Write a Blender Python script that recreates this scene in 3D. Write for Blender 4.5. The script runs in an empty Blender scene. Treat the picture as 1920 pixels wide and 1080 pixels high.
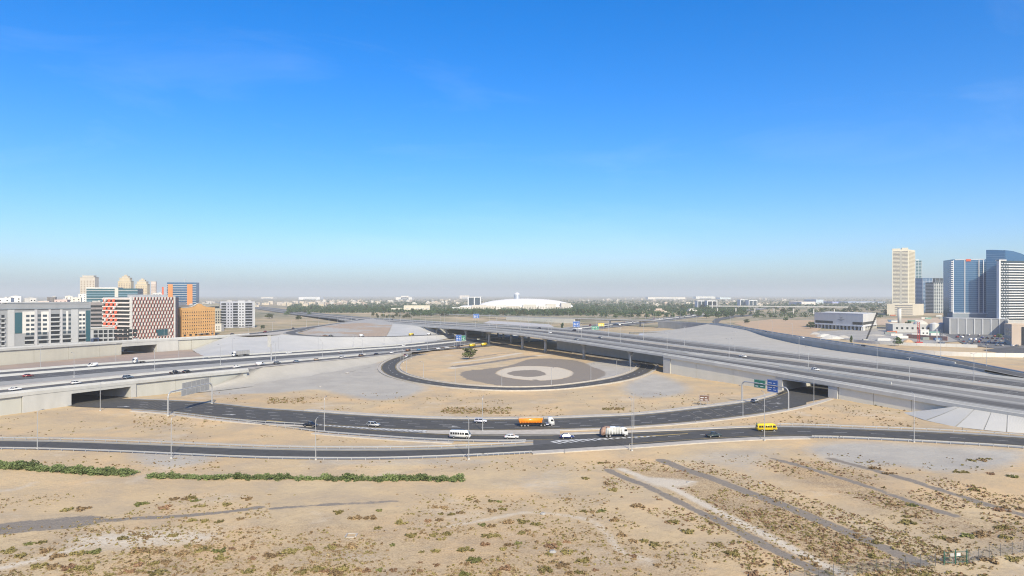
import bpy, bmesh, math, random
import numpy as np
from mathutils import Vector, Matrix
R = math.radians
random.seed(7); rng = np.random.default_rng(11)
sc = bpy.context.scene
col = sc.collection

# ------------------------------------------------------------------ camera
F, H, YH, CX = 1280.0, 48.0, 553.0, 960.0        # focal length in photo pixels, eye height, horizon row
cd = bpy.data.cameras.new('camera'); cam = bpy.data.objects.new('camera', cd); col.objects.link(cam)
cd.sensor_width = 36.0; cd.lens = 24.0; cd.shift_y = 13.0 / 1920
cd.clip_start = 1.0; cd.clip_end = 80000.0
cam.location = (0, 0, H); cam.rotation_euler = (R(90), 0, 0)
sc.camera = cam

# ------------------------------------------------------------------ sky and sun
SUN_EL, SUN_AZ = 36.0, 164.0                      # azimuth clockwise from +Y
w = bpy.data.worlds.new('World'); sc.world = w; w.use_nodes = True
nt = w.node_tree; nt.nodes.clear()
sky = nt.nodes.new('ShaderNodeTexSky'); sky.sky_type = 'NISHITA'; sky.sun_disc = False
sky.sun_elevation = R(SUN_EL); sky.sun_rotation = R(SUN_AZ)
sky.altitude = 0; sky.air_density = 0.9; sky.dust_density = 1.5; sky.ozone_density = 6.0
hs = nt.nodes.new('ShaderNodeHueSaturation'); hs.inputs['Saturation'].default_value = 1.40; hs.inputs['Hue'].default_value = 0.508
bg = nt.nodes.new('ShaderNodeBackground'); bg.inputs['Strength'].default_value = 0.15
wo = nt.nodes.new('ShaderNodeOutputWorld')
gam = nt.nodes.new('ShaderNodeGamma'); gam.inputs[1].default_value = 0.9
tc = nt.nodes.new('ShaderNodeTexCoord'); mpg = nt.nodes.new('ShaderNodeMapping'); mpg.inputs['Scale'].default_value = (1.0, 1.6, 5.0); mpg.inputs['Rotation'].default_value = (0.0, 0.25, 0.4)
cn = nt.nodes.new('ShaderNodeTexNoise'); cn.inputs['Scale'].default_value = 1.7; cn.inputs['Detail'].default_value = 7; cn.inputs['Roughness'].default_value = 0.6; cn.inputs['Distortion'].default_value = 0.6
cr = nt.nodes.new('ShaderNodeMapRange'); cr.inputs['From Min'].default_value = 0.52; cr.inputs['From Max'].default_value = 0.85; cr.inputs['To Max'].default_value = 0.11
cm = nt.nodes.new('ShaderNodeMix'); cm.data_type = 'RGBA'; cm.inputs['B'].default_value = (5.2, 5.6, 6.0, 1)     # thin high cloud veil
nt.links.new(tc.outputs['Generated'], mpg.inputs[0]); nt.links.new(mpg.outputs[0], cn.inputs['Vector']); nt.links.new(cn.outputs['Fac'], cr.inputs['Value']); nt.links.new(cr.outputs[0], cm.inputs['Factor'])
nt.links.new(sky.outputs[0], gam.inputs[0]); nt.links.new(gam.outputs[0], cm.inputs['A']); nt.links.new(cm.outputs['Result'], hs.inputs['Color']); nt.links.new(hs.outputs[0], bg.inputs['Color']); nt.links.new(bg.outputs[0], wo.inputs['Surface'])
sl = bpy.data.lights.new('sun', 'SUN'); sl.energy = 3.9; sl.angle = R(0.53); sl.color = (1.0, 0.89, 0.66)
so = bpy.data.objects.new('sun', sl); col.objects.link(so)
sd = Vector((math.sin(R(SUN_AZ)) * math.cos(R(SUN_EL)), math.cos(R(SUN_AZ)) * math.cos(R(SUN_EL)), math.sin(R(SUN_EL))))
so.rotation_euler = sd.to_track_quat('Z', 'Y').to_euler(); so.location = (0, -100, 300)
vs = sc.view_settings; vs.view_transform = 'Standard'; vs.look = 'None'; vs.exposure = 0.72; vs.gamma = 1.0; vs.use_curve_mapping = False
sc.cycles.use_denoising = True; sc.cycles.denoising_prefilter = 'NONE'; sc.cycles.filter_width = 1.1
sc.cycles.max_bounces = 6; sc.cycles.volume_bounces = 1

# ------------------------------------------------------------------ helpers: places
def G(px, py, z=0.0):
    d = F * (H - z) / (py - YH)
    return Vector(((px - CX) * d / F, d, z))
def AT(px, py, d):
    return Vector(((px - CX) * d / F, d, H - (py - YH) * d / F))
def catmull(pts, per=12):
    P = [np.array(p, float) for p in pts]
    P = [2 * P[0] - P[1]] + P + [2 * P[-1] - P[-2]]
    out = []
    for i in range(1, len(P) - 2):
        p0, p1, p2, p3 = P[i - 1], P[i], P[i + 1], P[i + 2]
        t0 = 0; t1 = t0 + max(1e-6, np.linalg.norm(p1 - p0)) ** .5; t2 = t1 + max(1e-6, np.linalg.norm(p2 - p1)) ** .5; t3 = t2 + max(1e-6, np.linalg.norm(p3 - p2)) ** .5
        for k in range(per):
            t = t1 + (t2 - t1) * k / per
            A1 = (t1 - t) / (t1 - t0) * p0 + (t - t0) / (t1 - t0) * p1
            A2 = (t2 - t) / (t2 - t1) * p1 + (t - t1) / (t2 - t1) * p2
            A3 = (t3 - t) / (t3 - t2) * p2 + (t - t2) / (t3 - t2) * p3
            B1 = (t2 - t) / (t2 - t0) * A1 + (t - t0) / (t2 - t0) * A2
            B2 = (t3 - t) / (t3 - t1) * A2 + (t - t1) / (t3 - t1) * A3
            out.append((t2 - t) / (t2 - t1) * B1 + (t - t1) / (t2 - t1) * B2)
    out.append(P[-2])
    return np.array(out)
def resample(P, n=None, step=None):
    P = np.asarray(P, float)
    d = np.r_[0, np.cumsum(np.linalg.norm(np.diff(P, axis=0), axis=1))]
    if n is None: n = max(2, int(round(d[-1] / step)) + 1)
    s = np.linspace(0, d[-1], n)
    return np.stack([np.interp(s, d, P[:, k]) for k in range(P.shape[1])], 1)

# ------------------------------------------------------------------ helpers: materials
MATS = {}
def mat(name, c1, c2=None, scale=0.2, rough=0.85, bump=0.0, bscale=None, metal=0.0, detail=6, spec=0.3, streak=None, contrast=(0.35, 0.65), along=None):
    if name in MATS: return MATS[name]
    m = bpy.data.materials.new(name); m.use_nodes = True; n = m.node_tree.nodes; l = m.node_tree.links
    b = n['Principled BSDF']; b.inputs['Roughness'].default_value = rough; b.inputs['Metallic'].default_value = metal
    b.inputs['Specular IOR Level'].default_value = spec
    g = n.new('ShaderNodeNewGeometry')
    if c2 is None: c2 = tuple(x * 0.86 for x in c1)
    mp = n.new('ShaderNodeMapping'); l.new(g.outputs['Position'], mp.inputs['Vector'])
    if streak: mp.inputs['Scale'].default_value = streak
    if along is not None: mp.vector_type = 'TEXTURE'; mp.inputs['Rotation'].default_value = (0, 0, along); mp.inputs['Scale'].default_value = (60, 1, 1)
    t = n.new('ShaderNodeTexNoise'); t.inputs['Scale'].default_value = scale; t.inputs['Detail'].default_value = detail; t.inputs['Roughness'].default_value = 0.62
    l.new(mp.outputs[0], t.inputs['Vector'])
    r = n.new('ShaderNodeMapRange'); r.inputs['From Min'].default_value = contrast[0]; r.inputs['From Max'].default_value = contrast[1]
    l.new(t.outputs['Fac'], r.inputs['Value'])
    x = n.new('ShaderNodeMix'); x.data_type = 'RGBA'
    x.inputs['A'].default_value = (*c1, 1); x.inputs['B'].default_value = (*c2, 1)
    l.new(r.outputs[0], x.inputs['Factor']); l.new(x.outputs['Result'], b.inputs['Base Color'])
    if bump:
        t2 = n.new('ShaderNodeTexNoise'); t2.inputs['Scale'].default_value = bscale or scale * 6; t2.inputs['Detail'].default_value = 4
        l.new(g.outputs['Position'], t2.inputs['Vector'])
        bp = n.new('ShaderNodeBump'); bp.inputs['Strength'].default_value = bump; bp.inputs['Distance'].default_value = 0.3
        l.new(t2.outputs['Fac'], bp.inputs['Height']); l.new(bp.outputs[0], b.inputs['Normal'])
    MATS[name] = m
    return m
def glossy(name, c, rough=0.25, metal=0.0, spec=0.5, coat=0.0):
    if name in MATS: return MATS[name]
    m = bpy.data.materials.new(name); m.use_nodes = True
    b = m.node_tree.nodes['Principled BSDF']; b.inputs['Base Color'].default_value = (*c, 1)
    b.inputs['Roughness'].default_value = rough; b.inputs['Metallic'].default_value = metal; b.inputs['Specular IOR Level'].default_value = spec
    b.inputs['Coat Weight'].default_value = coat; b.inputs['Coat Roughness'].default_value = 0.08
    MATS[name] = m
    return m

# ------------------------------------------------------------------ helpers: objects
def tag(o, label=None, cat=None, group=None, kind=None):
    if label: o['label'] = label
    if cat: o['category'] = cat
    if group: o['group'] = group
    if kind: o['kind'] = kind
    return o
def empty(name, loc=(0, 0, 0), rz=0.0):
    o = bpy.data.objects.new(name, None); col.objects.link(o); o.location = loc; o.rotation_euler = (0, 0, rz); o.empty_display_size = 0.5
    return o
def link(name, me, m=None, parent=None, loc=None, rz=None):
    o = bpy.data.objects.new(name, me); col.objects.link(o)
    if m is not None and not me.materials: me.materials.append(m)
    if parent is not None: o.parent = parent
    if loc is not None: o.location = loc
    if rz is not None: o.rotation_euler = (0, 0, rz)
    return o
def copy_tree(o, parent=None):
    c = o.copy(); col.objects.link(c); c.parent = parent
    for ch in list(o.children): copy_tree(ch, c)
    return c
class MB:
    def __init__(s): s.v = []; s.f = []
    def add(s, vs, fs):
        n = len(s.v); s.v += [tuple(v) for v in vs]; s.f += [tuple(i + n for i in f) for f in fs]; return s
    def box(s, x0, x1, y0, y1, z0, z1):
        return s.add([(x0, y0, z0), (x1, y0, z0), (x1, y1, z0), (x0, y1, z0), (x0, y0, z1), (x1, y0, z1), (x1, y1, z1), (x0, y1, z1)],
                     [(0, 3, 2, 1), (4, 5, 6, 7), (0, 1, 5, 4), (1, 2, 6, 5), (2, 3, 7, 6), (3, 0, 4, 7)])
    def taper(s, r0, r1):      # two rectangles (x0,x1,y0,y1,z) joined
        a, b = r0, r1
        return s.add([(a[0], a[2], a[4]), (a[1], a[2], a[4]), (a[1], a[3], a[4]), (a[0], a[3], a[4]), (b[0], b[2], b[4]), (b[1], b[2], b[4]), (b[1], b[3], b[4]), (b[0], b[3], b[4])],
                     [(0, 3, 2, 1), (4, 5, 6, 7), (0, 1, 5, 4), (1, 2, 6, 5), (2, 3, 7, 6), (3, 0, 4, 7)])
    def prism(s, poly, y0, y1, axis='y'):     # poly in (x,z), extruded along y; axis 'x': poly (y,z); 'z': poly (x,y)
        n = len(poly)
        mk = {'y': lambda p, q: (p[0], q, p[1]), 'x': lambda p, q: (q, p[0], p[1]), 'z': lambda p, q: (p[0], p[1], q)}[axis]
        vs = [mk(p, y0) for p in poly] + [mk(p, y1) for p in poly]
        fs = [tuple(range(n)), tuple(range(2 * n - 1, n - 1, -1))] + [(i, i + n, (i + 1) % n + n, (i + 1) % n) for i in range(n)]
        return s.add(vs, fs)
    def tube(s, p, q, r0, r1=None, n=8, caps=True):
        r1 = r0 if r1 is None else r1
        p = Vector(p); q = Vector(q); d = (q - p).normalized(); a = d.orthogonal().normalized(); b = d.cross(a)
        vs = [p + (a * math.cos(2 * math.pi * k / n) + b * math.sin(2 * math.pi * k / n)) * r0 for k in range(n)]
        vs += [q + (a * math.cos(2 * math.pi * k / n) + b * math.sin(2 * math.pi * k / n)) * r1 for k in range(n)]
        fs = [(k, (k + 1) % n, (k + 1) % n + n, k + n) for k in range(n)]
        if caps: fs += [tuple(range(n - 1, -1, -1)), tuple(range(n, 2 * n))]
        return s.add(vs, fs)
    def path(s, pts, r, n=6):
        for i in range(len(pts) - 1): s.tube(pts[i], pts[i + 1], r, r, n)
        return s
    def mesh(s, name, smooth=False):
        me = bpy.data.meshes.new(name); me.from_pydata(s.v, [], s.f)
        if len(s.f) < 200000:
            bm = bmesh.new(); bm.from_mesh(me); bmesh.ops.recalc_face_normals(bm, faces=bm.faces[:]); bm.to_mesh(me); bm.free()
        if smooth: me.polygons.foreach_set('use_smooth', [True] * len(me.polygons))
        me.update(); return me
    def build(s, name, m, parent=None, loc=None, rz=None, smooth=False):
        me = s.mesh(name, smooth); me.materials.append(m)
        return link(name, me, None, parent, loc, rz)
def strip_mesh(name, rows, m, parent=None, smooth=False):
    """rows: list of point lists of equal length; builds the sheet between them"""
    A = np.array([[tuple(p) for p in r] for r in rows], float); a, b = A.shape[:2]
    idx = np.arange(a * b).reshape(a, b)
    fs = np.stack([idx[:-1, :-1], idx[:-1, 1:], idx[1:, 1:], idx[1:, :-1]], -1).reshape(-1, 4)
    me = bpy.data.meshes.new(name); me.from_pydata(A.reshape(-1, 3).tolist(), [], fs.tolist())
    nz = np.cross(A[0, 1] - A[0, 0], A[1, 0] - A[0, 0])[2]
    if nz < 0: me.flip_normals()
    if smooth: me.polygons.foreach_set('use_smooth', [True] * len(me.polygons))
    me.materials.append(m); me.update()
    return link(name, me, None, parent)
def loft(name, A, B, n, mrows, m, parent=None, sag=0.0, rough=0.0):
    A = resample(A, n); B = resample(B, n); rows = []
    for k in range(mrows + 1):
        u = k / mrows; r = A * (1 - u) + B * u
        r[:, 2] -= sag * math.sin(math.pi * u)
        if rough and 0 < k < mrows: r[:, 2] += rng.normal(0, rough, n)
        rows.append(r)
    return strip_mesh(name, rows, m, parent)
class Path:
    """a polyline with right-hand normals; q(s, dz) gives offset points"""
    def __init__(s, pts):
        s.P = np.asarray(pts, float); d = np.gradient(s.P[:, :2], axis=0); d /= np.linalg.norm(d, axis=1)[:, None] + 1e-9
        s.d = d; s.n = np.stack([d[:, 1], -d[:, 0]], 1)
        s.L = np.r_[0, np.cumsum(np.linalg.norm(np.diff(s.P[:, :2], axis=0), axis=1))]
    def off(s, a, dz=0.0, z=None):
        a = np.broadcast_to(a, (len(s.P),))
        Q = s.P.copy(); Q[:, :2] += s.n * a[:, None]
        if z is None: Q[:, 2] += dz
        else: Q[:, 2] = z
        return Q
    def at(s, l, a=0.0, dz=0.0):
        p = np.array([np.interp(l, s.L, s.P[:, k]) for k in range(3)]); n = np.array([np.interp(l, s.L, s.n[:, k]) for k in range(2)])
        p[:2] += n * a; p[2] += dz
        return Vector(p)
    def ang(s, l):
        d = [np.interp(l, s.L, s.d[:, k]) for k in range(2)]
        return math.atan2(d[1], d[0])
    def cut(s, l0, l1, step=None):
        k = (s.L > l0) & (s.L < l1)
        pts = np.vstack([np.array(s.at(l0)), s.P[k], np.array(s.at(l1))])
        return Path(resample(pts, step=step) if step else pts)
def ribbon(name, path, a, b, m, dz=0.0, parent=None, kind=None):
    o = strip_mesh(name, [path.off(a, dz), path.off(b, dz)], m, parent)
    if kind: o['kind'] = kind
    return o
def sweep(name, path, prof, m, parent=None):
    """closed profile [(offset, dz) or (offset, z, 'a')] swept along the path, capped"""
    rows = [path.off(p[0], p[1]) if len(p) == 2 else path.off(p[0], z=p[1]) for p in prof]
    A = np.array(rows); k, n = A.shape[:2]
    mb = MB(); mb.v = [tuple(v) for v in A.reshape(-1, 3)]
    for i in range(k):
        j = (i + 1) % k
        for t in range(n - 1): mb.f.append((i * n + t, i * n + t + 1, j * n + t + 1, j * n + t))
    mb.f.append(tuple(i * n for i in range(k))); mb.f.append(tuple(i * n + n - 1 for i in range(k - 1, -1, -1)))
    return mb.build(name, m, parent)
def dashes(name, path, s, l0, l1, ln, gap, wd, m, dz, parent):
    mb = MB(); l = l0
    while l + ln < l1:
        p0, p1 = path.at(l, s - wd / 2, dz), path.at(l, s + wd / 2, dz); p2, p3 = path.at(l + ln, s + wd / 2, dz), path.at(l + ln, s - wd / 2, dz)
        mb.add([p0, p1, p2, p3], [(0, 1, 2, 3)]); l += ln + gap
    me = bpy.data.meshes.new(name); me.from_pydata(mb.v, [], mb.f); me.materials.append(m)
    if me.polygons and me.polygons[0].normal.z < 0: me.flip_normals()
    o = link(name, me, None, parent); o['kind'] = 'stuff'
    return o
# ------------------------------------------------------------------ materials of the setting
ASPH = mat('asphalt', (0.056, 0.054, 0.05), (0.076, 0.073, 0.067), 0.35, 0.9, streak=(1, 1, 1))
ASPH2 = mat('asphalt_worn', (0.075, 0.074, 0.072), (0.115, 0.112, 0.106), 0.12, 0.9)
_bA, _bB = math.atan2(.877, .48), math.atan2(.8905, -.4546)
ASPH3 = mat('asphalt_aged', (0.165, 0.16, 0.15), (0.235, 0.23, 0.215), 0.45, 0.9, along=_bB)
ASPHB = mat('flyover_asphalt', (0.065, 0.063, 0.06), (0.13, 0.125, 0.116), 0.5, 0.9, along=_bB)
ASPHA = mat('expressway_asphalt', (0.07, 0.069, 0.067), (0.125, 0.122, 0.115), 0.5, 0.9, along=_bA)
SHOULD = mat('shoulder_paving', (0.27, 0.265, 0.245), (0.34, 0.33, 0.30), 0.25, 0.9)
KERBM = mat('kerb_concrete', (0.44, 0.405, 0.35), (0.36, 0.325, 0.275), 0.5, 0.9)
CONC = mat('concrete_light', (0.47, 0.465, 0.44), (0.41, 0.405, 0.38), 0.15, 0.85, streak=(1, 1, 0.25))
CONCW = mat('concrete_white', (0.44, 0.44, 0.42), (0.385, 0.385, 0.365), 0.2, 0.85, streak=(1, 1, 0.3))
CONCG = mat('concrete_grey', (0.37, 0.37, 0.345), (0.30, 0.30, 0.28), 0.12, 0.85, streak=(1, 1, 0.25))
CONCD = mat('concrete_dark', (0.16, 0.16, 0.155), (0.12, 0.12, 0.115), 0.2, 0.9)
PAVE = mat('slope_paving', (0.41, 0.385, 0.335), (0.35, 0.33, 0.285), 0.06, 0.9, bump=0.3, bscale=1.2, contrast=(0.3, 0.7))
PAVEW = mat('slope_paving_white', (0.47, 0.46, 0.43), (0.40, 0.395, 0.37), 0.05, 0.9, contrast=(0.3, 0.7))
GRAV = mat('gravel_grey', (0.30, 0.29, 0.27), (0.37, 0.35, 0.32), 0.08, 0.95, bump=0.4, bscale=2.0)
EARTHG = mat('earth_and_gravel', (0.35, 0.265, 0.19), (0.36, 0.345, 0.31), 0.018, 0.95, bump=0.4, bscale=0.8, contrast=(0.46, 0.56))
EARTH = mat('red_earth', (0.36, 0.27, 0.205), (0.29, 0.235, 0.19), 0.05, 0.95, bump=0.4, bscale=0.8)
SANDM = mat('sand_plain', (0.52, 0.40, 0.275), (0.44, 0.33, 0.22), 0.05, 0.95, bump=0.4, bscale=0.8)
SANDO = mat('sand_orange', (0.46, 0.31, 0.185), (0.40, 0.295, 0.19), 0.03, 0.95, bump=0.4, bscale=0.6)
PAINT = mat('white_paint', (0.62, 0.62, 0.60), (0.42, 0.42, 0.40), 1.5, 0.8)
BARP = mat('worn_bar_paint', (0.20, 0.18, 0.13), (0.12, 0.11, 0.09), 1.2, 0.85)
WPATH = mat('wheel_path', (0.088, 0.085, 0.078), (0.066, 0.064, 0.059), 0.5, 0.85)
PAINTY = mat('yellow_paint', (0.55, 0.40, 0.12), (0.42, 0.32, 0.12), 1.5, 0.8)
STEEL = glossy('galvanised_steel', (0.40, 0.405, 0.41), 0.5, 0.4)
STEELD = glossy('dark_steel', (0.14, 0.145, 0.15), 0.5, 0.3)

# ------------------------------------------------------------------ ground: one sheet to the horizon
def seg_dist(X, Y, pts):
    best = np.full(X.shape, 1e9)
    for (ax, ay), (bx, by) in zip(pts[:-1], pts[1:]):
        dx, dy = bx - ax, by - ay; L2 = dx * dx + dy * dy + 1e-9
        t = np.clip(((X - ax) * dx + (Y - ay) * dy) / L2, 0, 1)
        best = np.minimum(best, np.hypot(X - ax - t * dx, Y - ay - t * dy))
    return best
def inside(X, Y, pts):
    r = np.zeros(X.shape, bool)
    for (ax, ay), (bx, by) in zip(pts, pts[1:] + pts[:1]):
        c = ((ay > Y) != (by > Y)) & (X < (bx - ax) * (Y - ay) / (by - ay + 1e-12) + ax)
        r ^= c
    return r
def wpts(pix, z=0.0): return [(G(x, y, z).x, G(x, y, z).y) for x, y in pix]
def soft(d, e): return np.clip(0.5 - d / (2 * e), 0, 1)
def paint_poly(M, X, Y, pix, edge, amount=1.0, hole=False):
    p = wpts(pix); p = [tuple(q) for q in catmull(p[-2:] + p + p[:2], 5)[5 * 2:5 * (len(p) + 2)]]; xs = [q[0] for q in p]; ys = [q[1] for q in p]
    k = (X > min(xs) - edge) & (X < max(xs) + edge) & (Y > min(ys) - edge) & (Y < max(ys) + edge)
    x, y = X[k], Y[k]; d = seg_dist(x, y, p + p[:1]); d = np.where(inside(x, y, p), -d, d); v = soft(d, edge) * amount
    M[k] = M[k] * (1 - v) if hole else np.maximum(M[k], v)
def paint_line(M, X, Y, pix, wid, edge, amount=1.0):
    p = [tuple(q[:2]) for q in catmull(wpts(pix), 8)]; xs = [q[0] for q in p]; ys = [q[1] for q in p]; b = wid + edge
    k = (X > min(xs) - b) & (X < max(xs) + b) & (Y > min(ys) - b) & (Y < max(ys) + b)
    M[k] = np.maximum(M[k], soft(seg_dist(X[k], Y[k], p) - wid / 2, edge) * amount)
def grow(a, b, s, g):
    out = [a]
    while out[-1] < b: out.append(out[-1] + s); s *= g
    return out
xs = np.array(sorted(set([round(v, 3) for v in np.arange(-262, 262.1, 1.0)] + grow(263.5, 32000, 2, 1.12) + [-v for v in grow(263.5, 32000, 2, 1.12)])))
ys = np.array([-32000, -8000, -2000, -600, -200, -60, 0, 30, 60, 85] + list(np.arange(100, 300, 0.9)) + list(np.arange(300, 580, 1.5)) + grow(582, 34000, 2.5, 1.07))
X, Y = np.meshgrid(xs, ys)
def vnoise(X, Y, sc_, seed):
    r = np.random.default_rng(seed); T = r.random((64, 64)); u, v = X / sc_, Y / sc_
    i, j = np.floor(u).astype(int), np.floor(v).astype(int); fu, fv = u - i, v - j; fu = fu * fu * (3 - 2 * fu); fv = fv * fv * (3 - 2 * fv)
    q = lambda a, b: T[a % 64, b % 64]
    return (q(i, j) * (1 - fu) + q(i + 1, j) * fu) * (1 - fv) + (q(i, j + 1) * (1 - fu) + q(i + 1, j + 1) * fu) * fv
def fbm(X, Y, sc_, seed, o=4): return sum(vnoise(X, Y, sc_ / 2 ** k, seed + k) * .5 ** k for k in range(o)) / sum(.5 ** k for k in range(o))
GRV, DRK, PAL, VEG = (np.zeros(X.shape) for _ in range(4))
# grey gravel and fine rubble
for poly, e, a in [([(395, 740), (420, 715), (470, 700), (560, 684), (690, 668), (722, 690), (745, 708), (800, 724), (778, 738), (735, 748), (690, 748), (640, 738), (590, 730), (520, 736), (450, 738)], 8, 1.0),
                [(1180, 722), (1225, 700), (1280, 715), (1300, 728), (1265, 742), (1215, 744)] and ([(1165, 724), (1228, 700), (1270, 712), (1295, 728), (1262, 742), (1200, 745)], 8, 0.9),
                ([(1070, 700), (1110, 678), (1165, 672), (1190, 682), (1190, 694), (1160, 707), (1105, 716), (1080, 714)], 5, 1.0),
                ([(1500, 836), (1600, 826), (1760, 834), (1930, 846), (1930, 866), (1850, 884), (1760, 886), (1690, 876), (1600, 876), (1540, 862)], 6, 0.75),
                ([(1240, 862), (1330, 836), (1500, 834), (1480, 856), (1420, 900), (1350, 880)], 10, 0.55),
                ([(240, 840), (330, 842), (420, 852), (400, 868), (330, 878), (270, 876), (240, 862)], 5, 0.7),
                ([(560, 862), (900, 858), (960, 860), (960, 868), (560, 872)], 4, 0.5),
                ([(930, 890), (1040, 870), (1110, 880), (1060, 960), (1010, 940), (960, 930)], 9, 0.4)]:
    paint_poly(GRV, X, Y, poly, e, a)
for pix, wd, e, a in [([(0, 822), (200, 820), (330, 828), (500, 836), (700, 838), (830, 832)], 7, 3, 0.5), ([(0, 872), (300, 880)], 6, 3, .2)]:
    paint_line(GRV, X, Y, pix, wd, e, a)
for k in range(9):      # faint wheel ruts across the sand
    r_ = random.Random(60 + k); x0, y0 = r_.uniform(-100, 1500), r_.uniform(905, 1060); dx, dy = r_.uniform(250, 500), r_.uniform(-45, 30)
    for o_ in (0, 3.2): paint_line(PAL if k % 3 == 0 else GRV, X, Y, [(x0, y0 + o_), (x0 + dx * .5, y0 + dy * .6 + o_ + r_.uniform(-6, 6)), (x0 + dx, y0 + dy + o_)], .7, .9, .55)
# dark packed tracks and dark gravel
for pix, wd, e, a in [([(-200, 1008), (0, 990), (90, 982), (150, 977)], 8.5, 1.8, 1.0), ([(180, 976), (330, 966), (420, 958), (485, 950)], 2.6, 1.0, 0.85), ([(510, 952), (610, 944), (740, 938)], 2.4, 1.0, 0.7),
                   ([(1140, 880), (1230, 920), (1330, 968), (1430, 1018), (1530, 1068), (1620, 1112)], 2.6, 1.1, 1.0),
                   ([(1240, 862), (1340, 898), (1450, 940), (1560, 985), (1640, 1018), (1720, 1052)], 3.6, 1.2, 1.0),
                   ([(1450, 857), (1540, 882), (1650, 918), (1730, 948), (1790, 966)], 3.0, 1.3, 0.8),
                   ([(1560, 858), (1660, 885), (1780, 922), (1900, 958), (1990, 985)], 3.6, 1.5, 0.78)]:
    paint_line(DRK, X, Y, pix, wd, e, a)
paint_poly(DRK, X, Y, [(866, 697), (900, 692), (950, 686), (1000, 672), (1035, 671), (1075, 674), (1105, 684), (1135, 697), (1130, 705), (1090, 716), (1040, 722), (985, 724), (940, 722), (880, 712)], 3, 1.0)
paint_line(DRK, X, Y, [(855, 687), (930, 677), (1000, 667)], 8, 2, 0.95)
paint_line(DRK, X, Y, [(880, 671), (930, 664), (970, 661)], 7, 2, 0.55)
paint_poly(DRK, X, Y, [(930, 697), (955, 688), (995, 685), (1040, 687), (1070, 694), (1072, 703), (1045, 710), (1000, 712), (960, 709), (935, 703)], 2.0, 1.0, True)
paint_poly(DRK, X, Y, [(950, 699), (970, 694), (1000, 693), (1020, 697), (1020, 703), (995, 706), (965, 704)], 2.0, 1.0)
paint_line(DRK, X, Y, [(886, 693), (940, 708), (982, 722)], 2.5, 1, 1.0); paint_line(DRK, X, Y, [(1003, 711), (1045, 721)], 3, 1, 1.0)
# pale caliche
for poly, e, a in [([(120, 1020), (140, 1004), (220, 994), (330, 990), (420, 998), (400, 1012), (300, 1022), (220, 1030)], 5, 0.8), ([(780, 970), (860, 960), (900, 975), (820, 1000), (690, 990), (700, 975)], 5, .35),
                ([(1190, 893), (1300, 900), (1300, 910), (1240, 915)], 2.5, 0.8), ([(930, 697), (955, 688), (995, 685), (1040, 687), (1070, 694), (1072, 703), (1045, 710), (1000, 712), (960, 709), (935, 703)], 2.0, 0.8)]:
    paint_poly(PAL, X, Y, poly, e, a)
for pix, wd, e, a in [([(-60, 1075), (60, 1050), (150, 1025), (260, 1002)], 3.0, 1.6, 0.8), ([(840, 985), (930, 968), (985, 958), (1060, 964), (1110, 976), (1140, 1000), (1165, 1030), (1215, 1045)], 1.8, 1.4, 0.8), ([(1080, 990), (1110, 1015), (1155, 1042)], 1.6, 1.2, .5),
                   ([(1165, 878), (1260, 915), (1340, 955), (1450, 1010), (1540, 1055), (1600, 1082)], 2.6, 1.3, 1.0), ([(1230, 905), (1300, 902)], 2.5, 1.2, .9),
                   ([(1560, 965), (1650, 1000), (1720, 1035)], 4.0, 2.5, 0.45), ([(-60, 925), (30, 915), (60, 905)], 4, 3, .6),
                   ([(848, 690), (905, 681), (960, 673), (1010, 666), (1030, 665)], 7.0, 1.5, 0.9), ([(850, 680), (920, 671), (975, 662)], 6.0, 1.5, 0.9)]:
    paint_line(PAL, X, Y, pix, wd, e, a)
# dry litter under the scrub
for poly, e, a in [([(1150, 872), (1300, 880), (1520, 960), (1700, 1040), (1560, 1080), (1400, 1010), (1280, 940)], 6, 0.85), ([(1440, 868), (1560, 870), (1800, 960), (1960, 1000), (1900, 1030), (1760, 1000), (1600, 940)], 8, 0.9),
                ([(-40, 1000), (600, 950), (1000, 960), (1300, 1000), (1500, 1120), (-60, 1120)], 16, 0.55), ([(940, 778), (820, 774), (850, 762), (960, 764)], 6, .6), ([(500, 752), (560, 740), (620, 745), (560, 760)], 6, .45)]:
    paint_poly(VEG, X, Y, poly, e, a)
n1, n2 = fbm(X, Y, 38, 3), fbm(X, Y, 9, 9)
nearm = np.clip((Y - 60) / 60, 0, 1) * np.clip((1500 - Y) / 800, 0, 1)
Z = ((n1 - .5) * 1.0 + (n2 - .5) * 0.35) * nearm - 0.25
FLAT = [(-1e9, 1e9)]
far = np.clip((Y - 2500) / 6000, 0, 1)
# ------------------------------------------------------------------ road geometry
def pix_edge(pts):
    q = catmull([(float(a), float(b)) for a, b in pts], 10)
    return q
def road_between(far_pts, near_pts, z=0.0, x0=-420, x1=2350, step=12):
    """two pixel-measured edges of a level road -> centre line and half width per point"""
    fe, ne = pix_edge(far_pts), pix_edge(near_pts)
    xs_ = np.arange(max(fe[0, 0], ne[0, 0], x0), min(fe[-1, 0], ne[-1, 0], x1) + .1, step)
    return (np.array([G(x, np.interp(x, fe[:, 0], fe[:, 1]), z) for x in xs_]), np.array([G(x, np.interp(x, ne[:, 0], ne[:, 1]), z) for x in xs_]))
def smooth_edge(P, k=2):
    Q = P.copy()
    for _ in range(k): Q[1:-1] = (Q[:-2] + 2 * Q[1:-1] + Q[2:]) / 4
    return Q
def edge_path(pix, z, x0=-420, x1=2350, step=12):
    e = pix_edge(pix); xs_ = np.arange(max(e[0, 0], x0), min(e[-1, 0], x1) + .1, step)
    return Path(smooth_edge(np.array([G(x, np.interp(x, e[:, 0], e[:, 1]), z) for x in xs_])))

ZR = 0.30
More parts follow.
